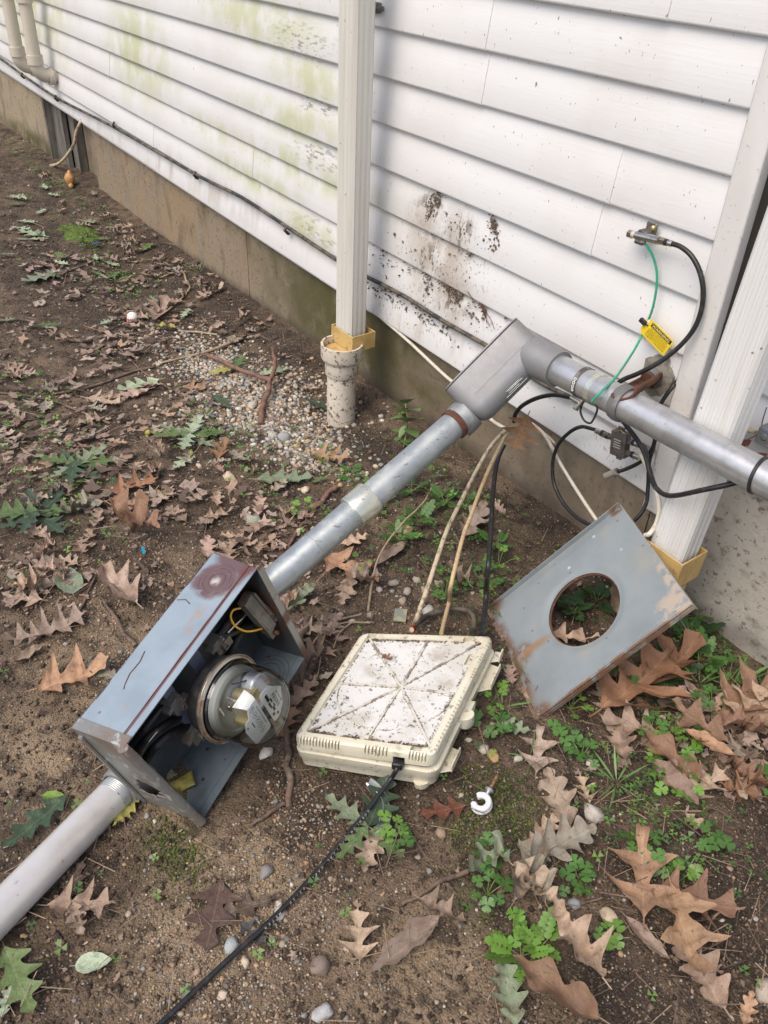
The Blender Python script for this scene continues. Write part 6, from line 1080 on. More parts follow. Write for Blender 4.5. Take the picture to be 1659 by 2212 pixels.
LEAVES = [  # kind, variant, base px, tip px, colour, label, lift
 ('red', 0, (1385, 2000), (1383, 1805), 'orange', 'large deep-lobed brown oak leaf standing out on the dark soil, lower right', .012),
 ('red', 1, (1440, 1935), (1505, 2150), 'orange', 'big pinkish brown oak leaf overlapping another below the largest one, lower right', .022),
 ('red', 2, (1395, 1945), (1600, 1985), 'brown', 'brown oak leaf curling towards the right edge beside the largest one', .014),
 ('white', 0, (1560, 2190), (1450, 2010), 'pink', 'pinkish oak leaf lowest in the overlapping stack, lower right', .006),
 ('plain', 0, (1350, 1985), (1445, 2080), 'mauve', 'mauve leaf half covered by the overlapping brown oak leaves', .004),
 ('white', 1, (1228, 1800), (1178, 1672), 'pink', 'pink-tan round-lobed leaf pointing at the white insulator', .006),
 ('red', 3, (1272, 1742), (1248, 1678), 'tan', 'short broad tan leaf right of the pink-tan round-lobed leaf', .006),
 ('white', 2, (1140, 1838), (1205, 1765), 'tan', 'tan leaf tucked above the pale grey-green leaf', .004),
 ('white', 3, (1140, 1862), (1282, 1805), 'grey', 'pale grey-green leaf with an upturned edge, right of the moss', .012),
 ('crumple', 0, (1110, 1965), (1180, 1850), 'grey', 'crumpled grey-brown leaf highest in the withered bunch', .008),
 ('crumple', 1, (1175, 1960), (1110, 1840), 'grey', 'crumpled grey leaf on the left of the withered bunch', .012),
 ('crumple', 2, (1100, 1900), (1195, 1985), 'tan', 'folded tan-grey leaf lowest in the withered bunch', .008),
 ('crumple', 1, (1100, 1848), (1005, 1905), 'ggreen', 'curled grey-green leaf left of the withered bunch', .006),
 ('plain', 0, (948, 1990), (800, 2112), 'mauve', 'long mauve leaf with a torn left edge on bare soil', .006),
 ('crumple', 0, (905, 1955), (1002, 2005), 'mauve', 'shrivelled mauve leaf at the end of the small twig', .006),
 ('red', 2, (775, 2085), (772, 1965), 'tan', 'narrow tan leaf standing right of the printed cable', .006),
 ('white', 3, (1110, 2225), (1083, 2075), 'ggreen', 'grey-green oak leaf cut by the lower edge', .008),
 ('plain', 1, (1285, 2225), (1100, 2090), 'brown', 'big glossy brown curled leaf at the lower edge', .016),
 ('crumple', 2, (1285, 2150), (1175, 1985), 'tan', 'rolled brown strip of leaf behind the bright green weed', .014),
 ('wet', 0, (478, 1905), (445, 2060), 'dark', 'large wet dark oak leaf stuck to the sandy soil left of the printed cable', .002),
 ('wet', 1, (470, 1985), (590, 1945), 'dark', 'wet dark lobe of leaf lying across the large wet leaf', .004),
 ('wet', 0, (520, 1995), (575, 2040), (0.07, 0.065, 0.07), 'small blackish wet leaf under the printed cable', .002),
 ('red', 3, (105, 1965), (255, 1965), 'mauve', 'big mauve oak leaf below the pale grey pipe', .006),
 ('wet', 1, (150, 1945), (180, 1860), 'dark', 'dark brown leaf under the mauve leaf beside the pale grey pipe', .002),
 ('white', 2, (160, 1960), (182, 2035), 'pink', 'small pale pink leaf touching the big mauve leaf', .010),
 ('green', 0, (148, 1730), (5, 1850), 'dgreen', 'large dark green oak leaf by the left edge beside the pale grey pipe', .012),
 ('green', 2, (15, 2055), (75, 2200), 'green', 'green oak leaf in the lower left corner', .01),
 ('green', 1, (5, 2205), (30, 2120), 'pale', 'pale green leaf cut by the lower left corner', .006),
 ('gplain', 0, (165, 2092), (245, 2080), 'pale', 'pale green torn leaf on soil at lower left', .006),
 ('white', 3, (300, 1725), (245, 1795), 'yellow', 'yellow-green leaf under the torn hub of the pale grey pipe', .006),
 ('gplain', 1, (95, 1725), (150, 1735), 'bgreen', 'small bright green leaflet above the large dark green leaf', .008),
 ('white', 0, (812, 1800), (782, 1895), 'pink', 'pink oak leaf between the two drab green leaves by the cable', .008),
 ('wet', 1, (1005, 1745), (905, 1765), (0.13, 0.05, 0.03), 'wet dark red leaf left of the white insulator', .004),
 ('red', 0, (690, 1210), (815, 1275), 'orange', 'large orange-tan oak leaf with holes lying under the grey conduit', .008),
 ('white', 1, (760, 1255), (735, 1320), 'tan', 'tan leaf folded below the large orange-tan one under the conduit', .006),
 ('red', 1, (80, 1500), (240, 1445), 'orange', 'orange-pink deep-lobed oak leaf on the soil left of the meter box', .006),
 ('red', 3, (75, 1385), (195, 1335), 'mauve', 'pinkish oak leaf beyond the orange-pink one, left of the meter box', .006),
 ('plain', 1, (30, 1440), (100, 1400), 'mauve', 'purplish leaf at the left edge beside the pinkish oak leaf', .004),
 ('crumple', 0, (300, 1330), (225, 1250), 'pink', 'pink curled leaf on a twig behind the meter box', .008),
 ('white', 2, (255, 1475), (190, 1440), 'grey', 'small grey leaf between the orange-pink leaf and the meter box', .004),
 ('crumple', 2, (250, 1140), (355, 1195), 'brown', 'curled dark brown leaf holding the turquoise wrapper', .012),
 ('red', 2, (240, 1075), (345, 1045), 'rust', 'rusty brown oak leaf above the curled brown one', .01),
 ('red', 0, (395, 845), (462, 845), 'orange', 'small orange oak leaf lying on the gravel patch', .008),
 ('wet', 0, (385, 835), (440, 825), 'dark', 'dark wet leaf behind the small orange one on the gravel', .004),
 ('green', 1, (345, 830), (250, 850), 'pale', 'pale grey-green oak leaf left of the gravel patch', .006),
 ('green', 0, (460, 860), (500, 890), 'dgreen', 'dark green leaf on the middle of the gravel', .006),
 ('green', 2, (560, 815), (625, 800), 'pale', 'pale green leaf near the branch fork on the gravel', .006),
 ('green', 0, (720, 895), (655, 870), 'dgreen', 'dark green leaf beside the base of the white drain pipe', .012),
 ('green', 0, (555, 1045), (680, 1040), 'ggreen', 'long grey-green oak leaf below the gravel patch', .008),
 ('green', 1, (670, 1050), (710, 1035), 'green', 'small green leaf at the end of the long grey-green one', .008),
 ('white', 0, (495, 985), (540, 1010), 'grey', 'grey leaf with pale veins under the gravel patch', .01),
 ('green', 2, (420, 985), (375, 1020), 'pale', 'pale green leaf beside the olive acorn', .008),
 ('red', 3, (670, 990), (760, 1005), 'orange', 'orange oak leaf between the gravel and the weeds', .008),
 ('red', 1, (470, 1000), (490, 960), 'rust', 'dark orange crumpled leaf at the gravel edge', .008),
 ('white', 1, (325, 850), (245, 865), 'pink', 'pink leaf behind the pale grey-green leaf left of the gravel', .002),
 ('red', 2, (185, 870), (265, 880), 'pink', 'salmon pink oak leaf beside the long twig at left', .006),
 ('green', 2, (130, 595), (45, 615), 'ggreen', 'grey-green oak leaf below the blue flower', .008),
 ('green', 1, (0, 700), (40, 690), 'ggreen', 'grey-green leaf at the left edge level with the white ball', .006),
 ('green', 0, (330, 530), (300, 550), 'green', 'small green leaf near the foundation right of the blue flower', .006),
 ('green', 1, (30, 495), (75, 500), 'pale', 'pale green leaf left of the moss cushion', .004),
 ('green', 2, (100, 515), (40, 500), 'pale', 'pale leaf below the moss cushion at left', .004),
 ('green', 1, (175, 480), (215, 485), 'ggreen', 'grey-green leaf near the gourd', .004),
 ('white', 3, (20, 430), (60, 435), 'pale', 'pale leaf near the left edge in front of the metal jamb', .004),
 ('yellow' and 'plain', 1, (380, 718), (335, 712), 'yellow', 'yellowing leaf beside the straw stick', .01),
 ('red', 0, (295, 695), (350, 680), 'pink', 'pink oak leaf right of the white ball', .008),
 ('red', 1, (330, 700), (360, 660), 'mauve', 'mauve leaf behind the pink one near the white ball', .006),
 ('white', 1, (1000, 1180), (1045, 1100), 'pink', 'crumbling pink leaf between the hanging cables', .008),
 ('white', 2, (1090, 1120), (1060, 1085), 'pink', 'small pink leaf beside the hanging black cable', .006),
 ('plain', 0, (810, 1230), (880, 1175), 'mauve', 'mauve leaf right of the conduit coupling', .006),
 ('gplain', 0, (160, 1295), (140, 1235), 'ggreen', 'upright green leaf on the soil behind the meter box', .012),
 ('white', 3, (620, 1330), (680, 1275), 'ggreen', 'grey-green leaf trio where the conduit enters the meter box', .008),
 ('crumple', 1, (650, 1480), (705, 1400), 'mauve', 'mauve folded leaf between the meter box and the enclosure', .006),
 ('white', 0, (620, 1540), (690, 1470), 'mauve', 'mauve leaf touching the left side of the enclosure', .006),
 ('red', 2, (600, 1600), (640, 1530), 'brown', 'brown leaf tucked beside the glass dome', .004),
 ('red', 0, (1155, 1680), (1165, 1580), 'pink', 'pinkish lobed leaf right of the enclosure corner', .006),
 ('green', 1, (1070, 1565), (1145, 1590), 'ggreen', 'grey-green leaf right of the enclosure side', .010),
 ('white', 2, (1105, 1485), (1095, 1440), 'mauve', 'mauve leaf under the lower corner of the grey cover', .004),
 ('crumple', 2, (1010, 1290), (960, 1240), 'pink', 'pink shrivelled leaf among stones behind the enclosure', .006),
 ('red', 1, (1395, 1500), (1500, 1410), 'rust', 'glossy rust-brown leaf right behind the lower edge of the grey cover', .02),
 ('red', 3, (1290, 1560), (1440, 1440), 'rust', 'rust-brown deep-lobed oak leaf emerging from under the grey cover', .024),
 ('red', 0, (1560, 1630), (1440, 1540), 'brown', 'large brown oak leaf in the middle of the pile right of the cover', .03),
 ('red', 2, (1420, 1600), (1285, 1560), 'mauve', 'mauve brown leaf at the left of the leaf pile', .014),
 ('white', 1, (1345, 1655), (1325, 1560), 'mauve', 'mauve round-lobed leaf leftmost in the pile beyond the insulator', .006),
 ('plain', 1, (1500, 1710), (1375, 1600), 'brown', 'brown curled leaf at the front of the leaf pile', .02),
 ('plain', 0, (1470, 1600), (1580, 1660), 'orange', 'smooth orange-brown leaf on top of the leaf pile', .03),
 ('red', 3, (1680, 1540), (1560, 1580), 'tan', 'tan oak leaf at the right edge of the leaf pile', .02),
 ('crumple', 0, (1640, 1610), (1530, 1570), 'brown', 'crumpled brown leaf near the right edge', .024),
 ('red', 1, (1550, 1560), (1680, 1480), 'brown', 'brown oak leaf against the base of the right foundation', .012),
 ('plain', 1, (1400, 1660), (1500, 1760), 'mauve', 'mauve leaf in front of the leaf pile', .012),
 ('red', 2, (1480, 1740), (1560, 1680), 'pink', 'salmon three-pointed leaf in front of the leaf pile', .018),
 ('white', 0, (1475, 1765), (1535, 1815), 'tan', 'tan leaf below the salmon three-pointed one', .008),
 ('red', 0, (1180, 1390), (1290, 1400), 'pink', 'pink leaf seen through the round hole of the cover', .02),
 ('plain', 1, (1330, 1390), (1325, 1255), 'tan', 'pale tan leaf seen at the right side of the cover hole', .05),
 ('white', 2, (1640, 1690), (1590, 1735), 'pink', 'faded pink leaf near the right edge below the leaf pile', .006),
 ('white', 1, (1600, 2225), (1620, 2150), 'orange', 'orange-tan leaf in the lower right corner', .008),
 ('red', 1, (1525, 2080), (1560, 2110), 'mauve', 'small mauve leaf touching the overlapping brown leaves', .004),
]
for (kd, vv_, a, t, c, lab, lf) in LEAVES:
    put_leaf(K[kd, vv_], G(a[0], a[1]), G(t[0], t[1], .004 if lf < .01 else lf * .6), c, lab, lift=lf)
# the leaf hanging on the cables by the wall and scraps on the lid
q0, q1 = W(1140, 898, -.12), W(1108, 968, -.17)
o = bpy.data.objects.new('oak_leaf', K['red', 2]); COL.objects.link(o); y = (q1 - q0); L = y.length * 1.05; y.normalize(); z = (CAMP - q0).normalized(); z = (z - y * z.dot(y)).normalized(); x = y.cross(z)
o.matrix_world = Matrix(((x.x * L * 1.3, y.x * L, z.x * L, q0.x), (x.y * L * 1.3, y.y * L, z.y * L, q0.y), (x.z * L * 1.3, y.z * L, z.z * L, q0.z), (0, 0, 0, 1))); o.color = (0.33, 0.18, 0.09, 1); tag(o, 'brown oak leaf caught on the hanging cables under the siding', 'leaf')
a = ew(Vector((EW * .27, EH * .74, -.002))); put_leaf(K['crumple', 1], a, ew(Vector((EW * .37, EH * .71, -.001))), 'rust', 'crumpled brown leaf scrap lying on the enclosure lid', lift=.001)
# sprigs of oak: a twig with several leaves
def sprig(c, n, r_, col, label, seed):
    rr = random.Random(seed); ctr = G(*c, .008); t = thing('oak_sprig', label, 'sprig', ctr)
    b = MB(); b.tube(spline([ctr, ctr + Vector((rr.uniform(-.02, .02), rr.uniform(-.03, 0), .002)), ctr + Vector((rr.uniform(-.03, .03), -.07, -.004))], 4), 0.0018, 6); b.build('twig', M_twig, t)
    for k in range(n):
        a = rr.uniform(-.25, .25) + 2 * math.pi * k / n + .4; L = r_ * rr.uniform(.8, 1.15); tip = ctr + Vector((math.cos(a) * L, math.sin(a) * L, 0)); tip.z = gz(tip.x, tip.y) + rr.uniform(.004, .02)
        o = put_leaf(K['green', k % 3], ctr, tip, col[k % len(col)], None, lift=.003 + .003 * k, name='leaf'); mw = o.matrix_world.copy(); o.parent = t; o.matrix_parent_inverse = t.matrix_basis.inverted()
M_twig = mat('twig_bark', (0.17, 0.115, 0.085), 0.8, layers=[dict(col=(0.07, 0.05, 0.04), scale=40, lo=.45, hi=.6, amt=.8), dict(col=(0.3, 0.24, 0.18), scale=18, lo=.55, hi=.7, amt=.7)], bumps=[(.4, 90)])
M_redtw = mat('reddish_bark', (0.21, 0.11, 0.08), 0.75, layers=[dict(col=(0.10, 0.06, 0.05), scale=30, lo=.45, hi=.62, amt=.8)], bumps=[(.4, 80)])
M_straw = mat('straw_stem', (0.38, 0.29, 0.19), 0.7, layers=[dict(col=(0.2, 0.15, 0.1), scale=40, lo=.5, hi=.65, amt=.7)])
sprig((165, 1012), 7, .105, ['dgreen', 'green', 'ggreen'], 'sprig of dark green oak leaves on the litter at left, farther one', 1)
sprig((85, 1120), 7, .11, ['dgreen', 'green', 'dgreen'], 'sprig of dark green oak leaves at the left edge, nearer one', 2)
sprig((410, 948), 6, .10, ['ggreen', 'green', 'pale'], 'sprig of drab green oak leaves in front of the gravel patch', 3)
sprig((795, 1795), 4, .10, ['green', 'dgreen', 'ggreen'], 'sprig of drab green leaves beside the printed cable', 4)
sprig((505, 800), 3, .08, ['dgreen', 'green', 'yellow'], 'small dark green sprig at the far side of the gravel', 5)
# sticks
def stick(label, pts, r0, r1, mt, name='stick', cat='stick', h=None, seg=7):
    P = spline([G(p[0], p[1], (p[2] if len(p) > 2 else .006)) for p in pts], 6); n = len(P)
    P = [p + Vector((noise.noise((i * .5, 1, r0 * 900)), noise.noise((i * .5, 2, r0 * 900)), 0)) * r0 * .9 for i, p in enumerate(P)]
    b = MB(); b.tube(P, [(r0 + (r1 - r0) * i / (n - 1)) * (1 + .12 * noise.noise((i * .9, 0, 3))) for i in range(n)], seg); return single(name, b, mt, label, cat, smooth=60)
stick('reddish forked stick rising over the gravel patch', [(588, 750, .04), (594, 782, .05), (592, 800, .045), (582, 825, .035), (580, 845, .03), (566, 880, .015), (564, 918, .005)], .0055, .010, M_redtw)
stick('reddish branch lying across the far side of the gravel', [(432, 764, .015), (470, 775, .03), (510, 795, .035), (545, 808, .04), (586, 822, .04)], .005, .009, M_redtw)
stick('pale straw stick above the gravel patch', [(330, 787), (400, 772), (460, 755), (528, 728, .01)], .004, .006, M_straw)
stick('thin pale stick beside the yellowing leaf', [(385, 714), (430, 718), (470, 723)], .004, .004, M_straw)
stick('thin dark twig crossing the litter left of the gravel', [(255, 750), (300, 795), (350, 830), (412, 862)], .0025, .003, M_twig)
stick('long thin twig slanting along the left side of the litter', [(-10, 848), (60, 855), (120, 868), (190, 895), (240, 915)], .003, .004, M_twig)
stick('long twig running towards the straw stick at left', [(120, 850), (200, 835), (280, 805), (335, 792)], .004, .005, M_twig)
stick('short mossy stick near the left middle of the litter', [(150, 735), (185, 735), (220, 728)], .008, .007, M_twig)
stick('bent reddish stick just left of the conduit coupling', [(728, 1052, .012), (712, 1062, .012), (690, 1090), (665, 1120), (640, 1150), (622, 1185)], .0075, .004, M_redtw)
stick('bark-peeled stick beside the upper end of the meter box', [(668, 1330, .012), (655, 1365, .012), (640, 1410, .008)], .006, .008, M_twig)
stick('half-buried root between the glass dome and the enclosure', [(622, 1470, .002), (620, 1560, .004), (622, 1640, .003), (625, 1745, .001)], .008, .006, M_twig, 'root', 'root')
stick('twig on sandy soil in front of the meter box', [(542, 1782), (580, 1757), (610, 1737)], .003, .004, M_twig)
stick('thin twig near the mauve leaf and the printed cable', [(868, 1952), (905, 1935), (950, 1905), (1010, 1882)], .003, .0045, M_twig)
stick('curved twig rising behind the meter box', [(225, 1300), (250, 1335, .01), (268, 1370, .012), (295, 1395)], .004, .005, M_twig)
stick('twig with a broken end behind the blue-grey side panel', [(150, 1360), (185, 1290), (205, 1245)], .003, .003, M_twig)
stick('short grey stick touching the torn hub of the pale pipe', [(210, 1697), (260, 1700), (320, 1703)], .003, .004, M_twig)
stick('thin bent twig arching over the stones behind the enclosure', [(935, 1048, .02), (915, 1085, .03), (870, 1130, .035), (825, 1190, .03), (805, 1250, .02), (795, 1320, .005)], .002, .003, M_straw, 'twig', 'twig')
for k, pts in enumerate(([(660, 1420), (690, 1370), (730, 1340), (780, 1327)], [(665, 1400), (700, 1365), (745, 1345), (800, 1345)], [(720, 1400), (735, 1365), (760, 1345)])): stick(('pale root strand left of the enclosure, longest of three', 'pale root strand left of the enclosure, middle of three', 'pale root strand left of the enclosure, shortest of three')[k], [(u, v, .012) for u, v in pts], .0014, .002, M_straw, 'root_strand', 'root')
stick('straw sticks bent along the foundation litter', [(345, 600), (390, 585), (402, 605), (408, 628), (360, 672)], .004, .004, M_straw)
stick('brown twig on the litter below the blue flower', [(130, 590), (170, 577), (215, 560)], .004, .003, M_twig)
stick('pale stem among leaves right of the lower edge', [(1590, 1920, .01), (1575, 1945, .012), (1540, 1985)], .0018, .002, M_straw, 'stem', 'twig')
stick('thin twig on the dark bare soil at lower right', [(1170, 2010, .01), (1190, 1985, .012), (1230, 1960), (1300, 1940)], .0015, .002, M_twig, 'twig', 'twig')
# stones large enough to tell apart
def rock(seed, n=2):
    bm = bmesh.new(); bmesh.ops.create_icosphere(bm, subdivisions=n, radius=1); r = random.Random(seed); s = (1, r.uniform(.65, .9), r.uniform(.45, .65))
    for v in bm.verts:
        d = 1 + .45 * noise.noise(v.co * 1.3 + Vector((seed * 3.1, 0, 0))) + .16 * noise.noise(v.co * 2.7 + Vector((0, seed, 0))); v.co = Vector((v.co.x * s[0], v.co.y * s[1], v.co.z * s[2])) * d
    me = bpy.data.meshes.new('stone'); bm.to_mesh(me); bm.free(); me.materials.append(M_stone); me.shade_smooth(); return me
M_stone = mat('stone', (1, 1, 1), 0.75, obcol=True, layers=[dict(col=(0.16, 0.12, 0.085), scale=1.6, lo=.5, hi=.75, amt=.55), dict(col=(0.09, 0.07, 0.05), scale=9, lo=.56, hi=.68, amt=.5)], bumps=[(.25, 6, (1, 1, 1), .03)])
ROCKS = [rock(i) for i in range(8)]
def put_rock(p, r, col, label, i, group=None, sink=.25):
    o = bpy.data.objects.new('stone', ROCKS[i % 8]); COL.objects.link(o); o.location = p + EZ * r * (.5 - sink); o.rotation_euler = (random.uniform(-.3, .3), random.uniform(-.3, .3), random.uniform(0, 6.28)); o.scale = (r * .82, r * .82, r * .82); o.color = (*[min(.6, c_ * 1.2) for c_ in col], 1); return tag(o, label, 'stone', group)
STONES = [((878, 1148), .022, (.42, .30, .18), 'tan rounded stone by the thin bent twig'), ((550, 1131), .030, (.27, .27, .22), 'grey angular stone in the litter left of the conduit'), ((500, 2045), .016, (.30, .33, .33), 'flat blue-grey stone on the sand beside the printed cable'), ((1315, 1985), .024, (.45, .36, .25), 'cream mottled stone between the large brown leaves'), ((575, 1885), .018, (.20, .19, .18), 'dark grey stone above the printed cable'), ((605, 1975), .014, (.38, .36, .32), 'oblong pale stone touching the printed cable'), ((495, 1033), .022, (.46, .37, .27), 'pale oblong stone below the gravel patch'), ((430, 1008), .012, (.45, .36, .28), 'small cream stone near the olive acorn'), ((1280, 1762), .024, (.40, .37, .32), 'pale flat stone right of the tan leaf'), ((1245, 1730), .009, (.3, .24, .18), 'small brown stone above the pale flat one'), ((953, 1802), .012, (.28, .20, .14), 'brown chip left of the moss edge'), ((1172, 1700), .014, (.24, .19, .16), 'grey-brown stone at the right rim of the moss'), ((900, 1255), .016, (.40, .34, .27), 'pale stone first behind the enclosure'), ((850, 1262), .016, (.30, .27, .23), 'grey stone left of the pale one behind the enclosure'), ((880, 1280), .014, (.36, .31, .25), 'round tan stone behind the enclosure near the glass shard'), ((915, 1275), .011, (.33, .28, .22), 'small tan stone right of the round one'), ((820, 1275), .011, (.36, .33, .3), 'small pale stone left of the glass shard'), ((950, 1265), .018, (.30, .24, .18), 'brown stone between the hanging cables'), ((925, 1325), .020, (.33, .32, .3), 'grey flat stone beside the black looping cable'), ((870, 1300), .016, (.34, .27, .2), 'stone between the glass shard and the cream cable'), ((760, 1345), .012, (.47, .44, .4), 'white pebble left of the enclosure back corner'), ((800, 1330), .012, (.30, .26, .22), 'grey pebble left of the glass shard'), ((735, 1330), .011, (.38, .26, .2), 'pinkish pebble by the pale root strands'), ((1035, 1495), .014, (.26, .22, .18), 'dull stone right of the enclosure latch'), ((1090, 1490), .018, (.27, .2, .14), 'brown stone under the cover corner'), ((1065, 1635), .018, (.42, .27, .12), 'yellowish brown stone near the enclosure front corner'), ((1045, 1620), .014, (.4, .36, .3), 'pale stone in front of the enclosure side'), ((1120, 1640), .013, (.36, .34, .3), 'grey oblong pebble left of the pinkish lobed leaf'), ((1010, 1600), .010, (.45, .42, .36), 'whitish pebble beside the enclosure front corner'), ((575, 1630), .018, (.52, .47, .42), 'white knobbly stone under the glass dome'), ((690, 2090), .022, (.2, .15, .12), 'dark hollow-looking stone right of the printed cable'), ((695, 2192), .020, (.36, .36, .36), 'grey pebble at the lower edge'), ((480, 2150), .010, (.47, .38, .3), 'tan pebble among the sand grains, lower middle'), ((530, 2080), .011, (.45, .38, .28), 'round tan pebble beside the printed cable'), ((405, 2150), .012, (.13, .12, .12), 'black pebble left of the printed cable'), ((1565, 1645), .010, (.5, .48, .44), 'white pebble right of the pile of leaves'), ((1470, 1600), .008, (.5, .46, .42), 'pale pebble in the pile of leaves'), ((1650, 2145), .022, (.33, .28, .23), 'tan stone at the right edge near the lower corner'), ((1240, 1955), .014, (.27, .29, .3), 'grey chip beside the withered bunch'), ((1215, 1985), .016, (.3, .32, .32), 'grey chip at the foot of the withered bunch'), ((1275, 1650), .011, (.5, .47, .42), 'small white pebble near the pink leaves'), ((590, 945), .022, (.34, .32, .28), 'largest pebble at the near side of the gravel'), ((615, 948), .026, (.27, .28, .28), 'grey flat pebble at the near side of the gravel'), ((585, 918), .016, (.5, .46, .4), 'white pebble in the middle of the gravel'), ((640, 965), .014, (.44, .32, .18), 'amber pebble near the drain pipe'), ((545, 880), .024, (.36, .34, .29), 'flat grey-green pebble under the forked stick'), ((700, 985), .012, (.5, .42, .36), 'pink-white pebble between gravel and drain pipe'), ((690, 1000), .012, (.42, .27, .14), 'orange pebble below the gravel'), ((660, 1060), .016, (.5, .42, .32), 'cream stone by the bent reddish stick'), ((430, 1140), .010, (.04, .04, .045), 'black shiny lump near the grey angular stone'), ((385, 1122), .013, (.36, .36, .32), 'pale flat stone left of the black lump')]
for i, (p, r, c, lab) in enumerate(STONES): put_rock(G(*p), r, c, lab, i)
# ------------------------------------------------------------------ small repeats and ground stuff, scattered over the soil itself
EXC = [[tuple(G(*p)[:2]) for p in q] for q in ([(158, 1570), (460, 1193), (660, 1421), (437, 1772)],)]
fpb = [(BM @ Vector((x, y, 0)))[:2] for x, y in ((-.03, -.02), (DP + .05, -.02), (DP + .05, LN + .02), (-.03, LN + .02))]
fpe = [ew(Vector((x, y, -.08)))[:2] for x, y in ((0.0, 0.0), (EW, 0.0), (EW, EH), (0.0, EH))]
def inside(x, y, P):
    c = False; n = len(P)
    for i in range(n):
        (x1, y1), (x2, y2) = P[i][:2], P[i - 1][:2]
        if (y1 > y) != (y2 > y) and x < (x2 - x1) * (y - y1) / (y2 - y1) + x1: c = not c
    return c
def free(x, y): return y < -0.012 and not inside(x, y, fpb) and not inside(x, y, fpe)
pG = lambda u, v: G(u, v)
def blob(x, y, L):                              # strength of the nearest of several patches
    return max(math.exp(-(((x - c[0]) / rx) ** 2 + ((y - c[1]) / ry) ** 2)) for c, rx, ry in L)
GRAV = [(pG(560, 880), .24, .19), (pG(650, 965), .18, .11), (pG(480, 805), .28, .13)]
SAND = [(pG(480, 2120), .14, .10), (pG(560, 1990), .10, .06), (pG(300, 1430), .12, .10), (pG(200, 1300), .2, .1), (pG(380, 1230), .2, .1), (pG(850, 1280), .16, .10), (pG(620, 1880), .12, .06), (pG(650, 1780), .1, .06)]
LITT = [(pG(250, 1000), .5, .28), (pG(380, 620), .7, .16), (pG(100, 880), .6, .3), (pG(550, 1150), .3, .14), (pG(200, 700), 1.0, .3), (pG(60, 1150), .3, .15), (pG(1480, 1560), .22, .14), (pG(680, 1420), .12, .1)]
def scatter(n, dens, near=0.5, box=(-6.2, 0.25, -1.85, -0.012)):
    out = []; tries = 0
    while len(out) < n and tries < n * 60:
        tries += 1
        if random.random() < near: p = G(random.uniform(-120, 1760), random.uniform(380, 2330)); x, y = p.x, p.y
        else: x, y = random.uniform(box[0], box[1]), random.uniform(box[2], box[3])
        if not free(x, y) or x < -7: continue
        if random.random() < dens(x, y): out.append((x, y))
    return out
ICO = None
def ico():
    bm = bmesh.new(); bmesh.ops.create_icosphere(bm, subdivisions=1, radius=1); V = np.array([v.co[:] for v in bm.verts]); F = np.array([[v.index for v in f.verts] for f in bm.faces]); bm.free(); return V, F
OCT = (np.array([(1, 0, 0), (-1, 0, 0), (0, 1, 0), (0, -1, 0), (0, 0, 1), (0, 0, -1)], float), np.array([(0, 2, 4), (2, 1, 4), (1, 3, 4), (3, 0, 4), (2, 0, 5), (1, 2, 5), (3, 1, 5), (0, 3, 5)]))
def rots(n):
    q = rng.normal(size=(n, 4)); q /= np.linalg.norm(q, axis=1)[:, None]; a, b_, c, d = q.T
    return np.stack([np.stack([1 - 2 * (c * c + d * d), 2 * (b_ * c - a * d), 2 * (b_ * d + a * c)], 1), np.stack([2 * (b_ * c + a * d), 1 - 2 * (b_ * b_ + d * d), 2 * (c * d - a * b_)], 1), np.stack([2 * (b_ * d - a * c), 2 * (c * d + a * b_), 1 - 2 * (b_ * b_ + c * c)], 1)], 1)
def stuff(name, pts, sizes, cols, tmpl, mt, flat=0.65, smooth=False, jag=.25, sink=.1, yawonly=False, aspect=None):
    V0, F0 = tmpl; n = len(pts); nv = len(V0)
    if yawonly:
        a = rng.uniform(0, 6.283, n); R = np.zeros((n, 3, 3)); R[:, 0, 0] = np.cos(a); R[:, 0, 1] = -np.sin(a); R[:, 1, 0] = np.sin(a); R[:, 1, 1] = np.cos(a); R[:, 2, 2] = 1
        t = rng.normal(0, .22, (n, 2)); R[:, 2, 0] = t[:, 0]; R[:, 2, 1] = t[:, 1]
    else: R = rots(n)
    V = V0[None] * (1 + jag * rng.normal(size=(n, nv, 1)) * .6)
    V = V * (aspect if aspect is not None else np.stack([np.ones(n), rng.uniform(.6, 1, n), rng.uniform(.5, .9, n)], 1)[:, None])
    V = np.einsum('nij,nkj->nki', R, V)
    if not yawonly: V[:, :, 2] *= flat
    P = np.array([(x, y, gz(x, y)) for x, y in pts]); s = np.array(sizes)
    V = V * s[:, None, None] + P[:, None]; V[:, :, 2] += (s * (flat * .5 - sink))[:, None]
    F = (F0[None] + (np.arange(n) * nv)[:, None, None]).reshape(-1, 3)
    me = bpy.data.meshes.new(name); nf = len(F); me.vertices.add(n * nv); me.vertices.foreach_set('co', V.reshape(-1).astype(np.float32)); me.loops.add(nf * 3); me.loops.foreach_set('vertex_index', F.reshape(-1).astype(np.int32))
    me.polygons.add(nf); me.polygons.foreach_set('loop_start', np.arange(0, nf * 3, 3, dtype=np.int32)); me.polygons.foreach_set('loop_total', np.full(nf, 3, np.int32)); me.update(calc_edges=True)
    at = me.color_attributes.new('tint', 'FLOAT_COLOR', 'POINT'); C = np.ones((n, nv, 4), np.float32); C[:, :, :3] = np.array(cols)[:, None]; at.data.foreach_set('color', C.reshape(-1))
    me.materials.append(mt)
    if smooth: me.shade_smooth()
    o = bpy.data.objects.new(name, me); COL.objects.link(o); return o
M_peb = mat('pebble', (1, 1, 1), 0.7, attr='tint', layers=[dict(col=(0.13, 0.10, 0.075), scale=160, lo=.5, hi=.66, amt=.5)], bumps=[(.2, 300)])
M_crumb = mat('soil_crumb', (1, 1, 1), 0.95, attr='tint', bumps=[(.5, 260)])
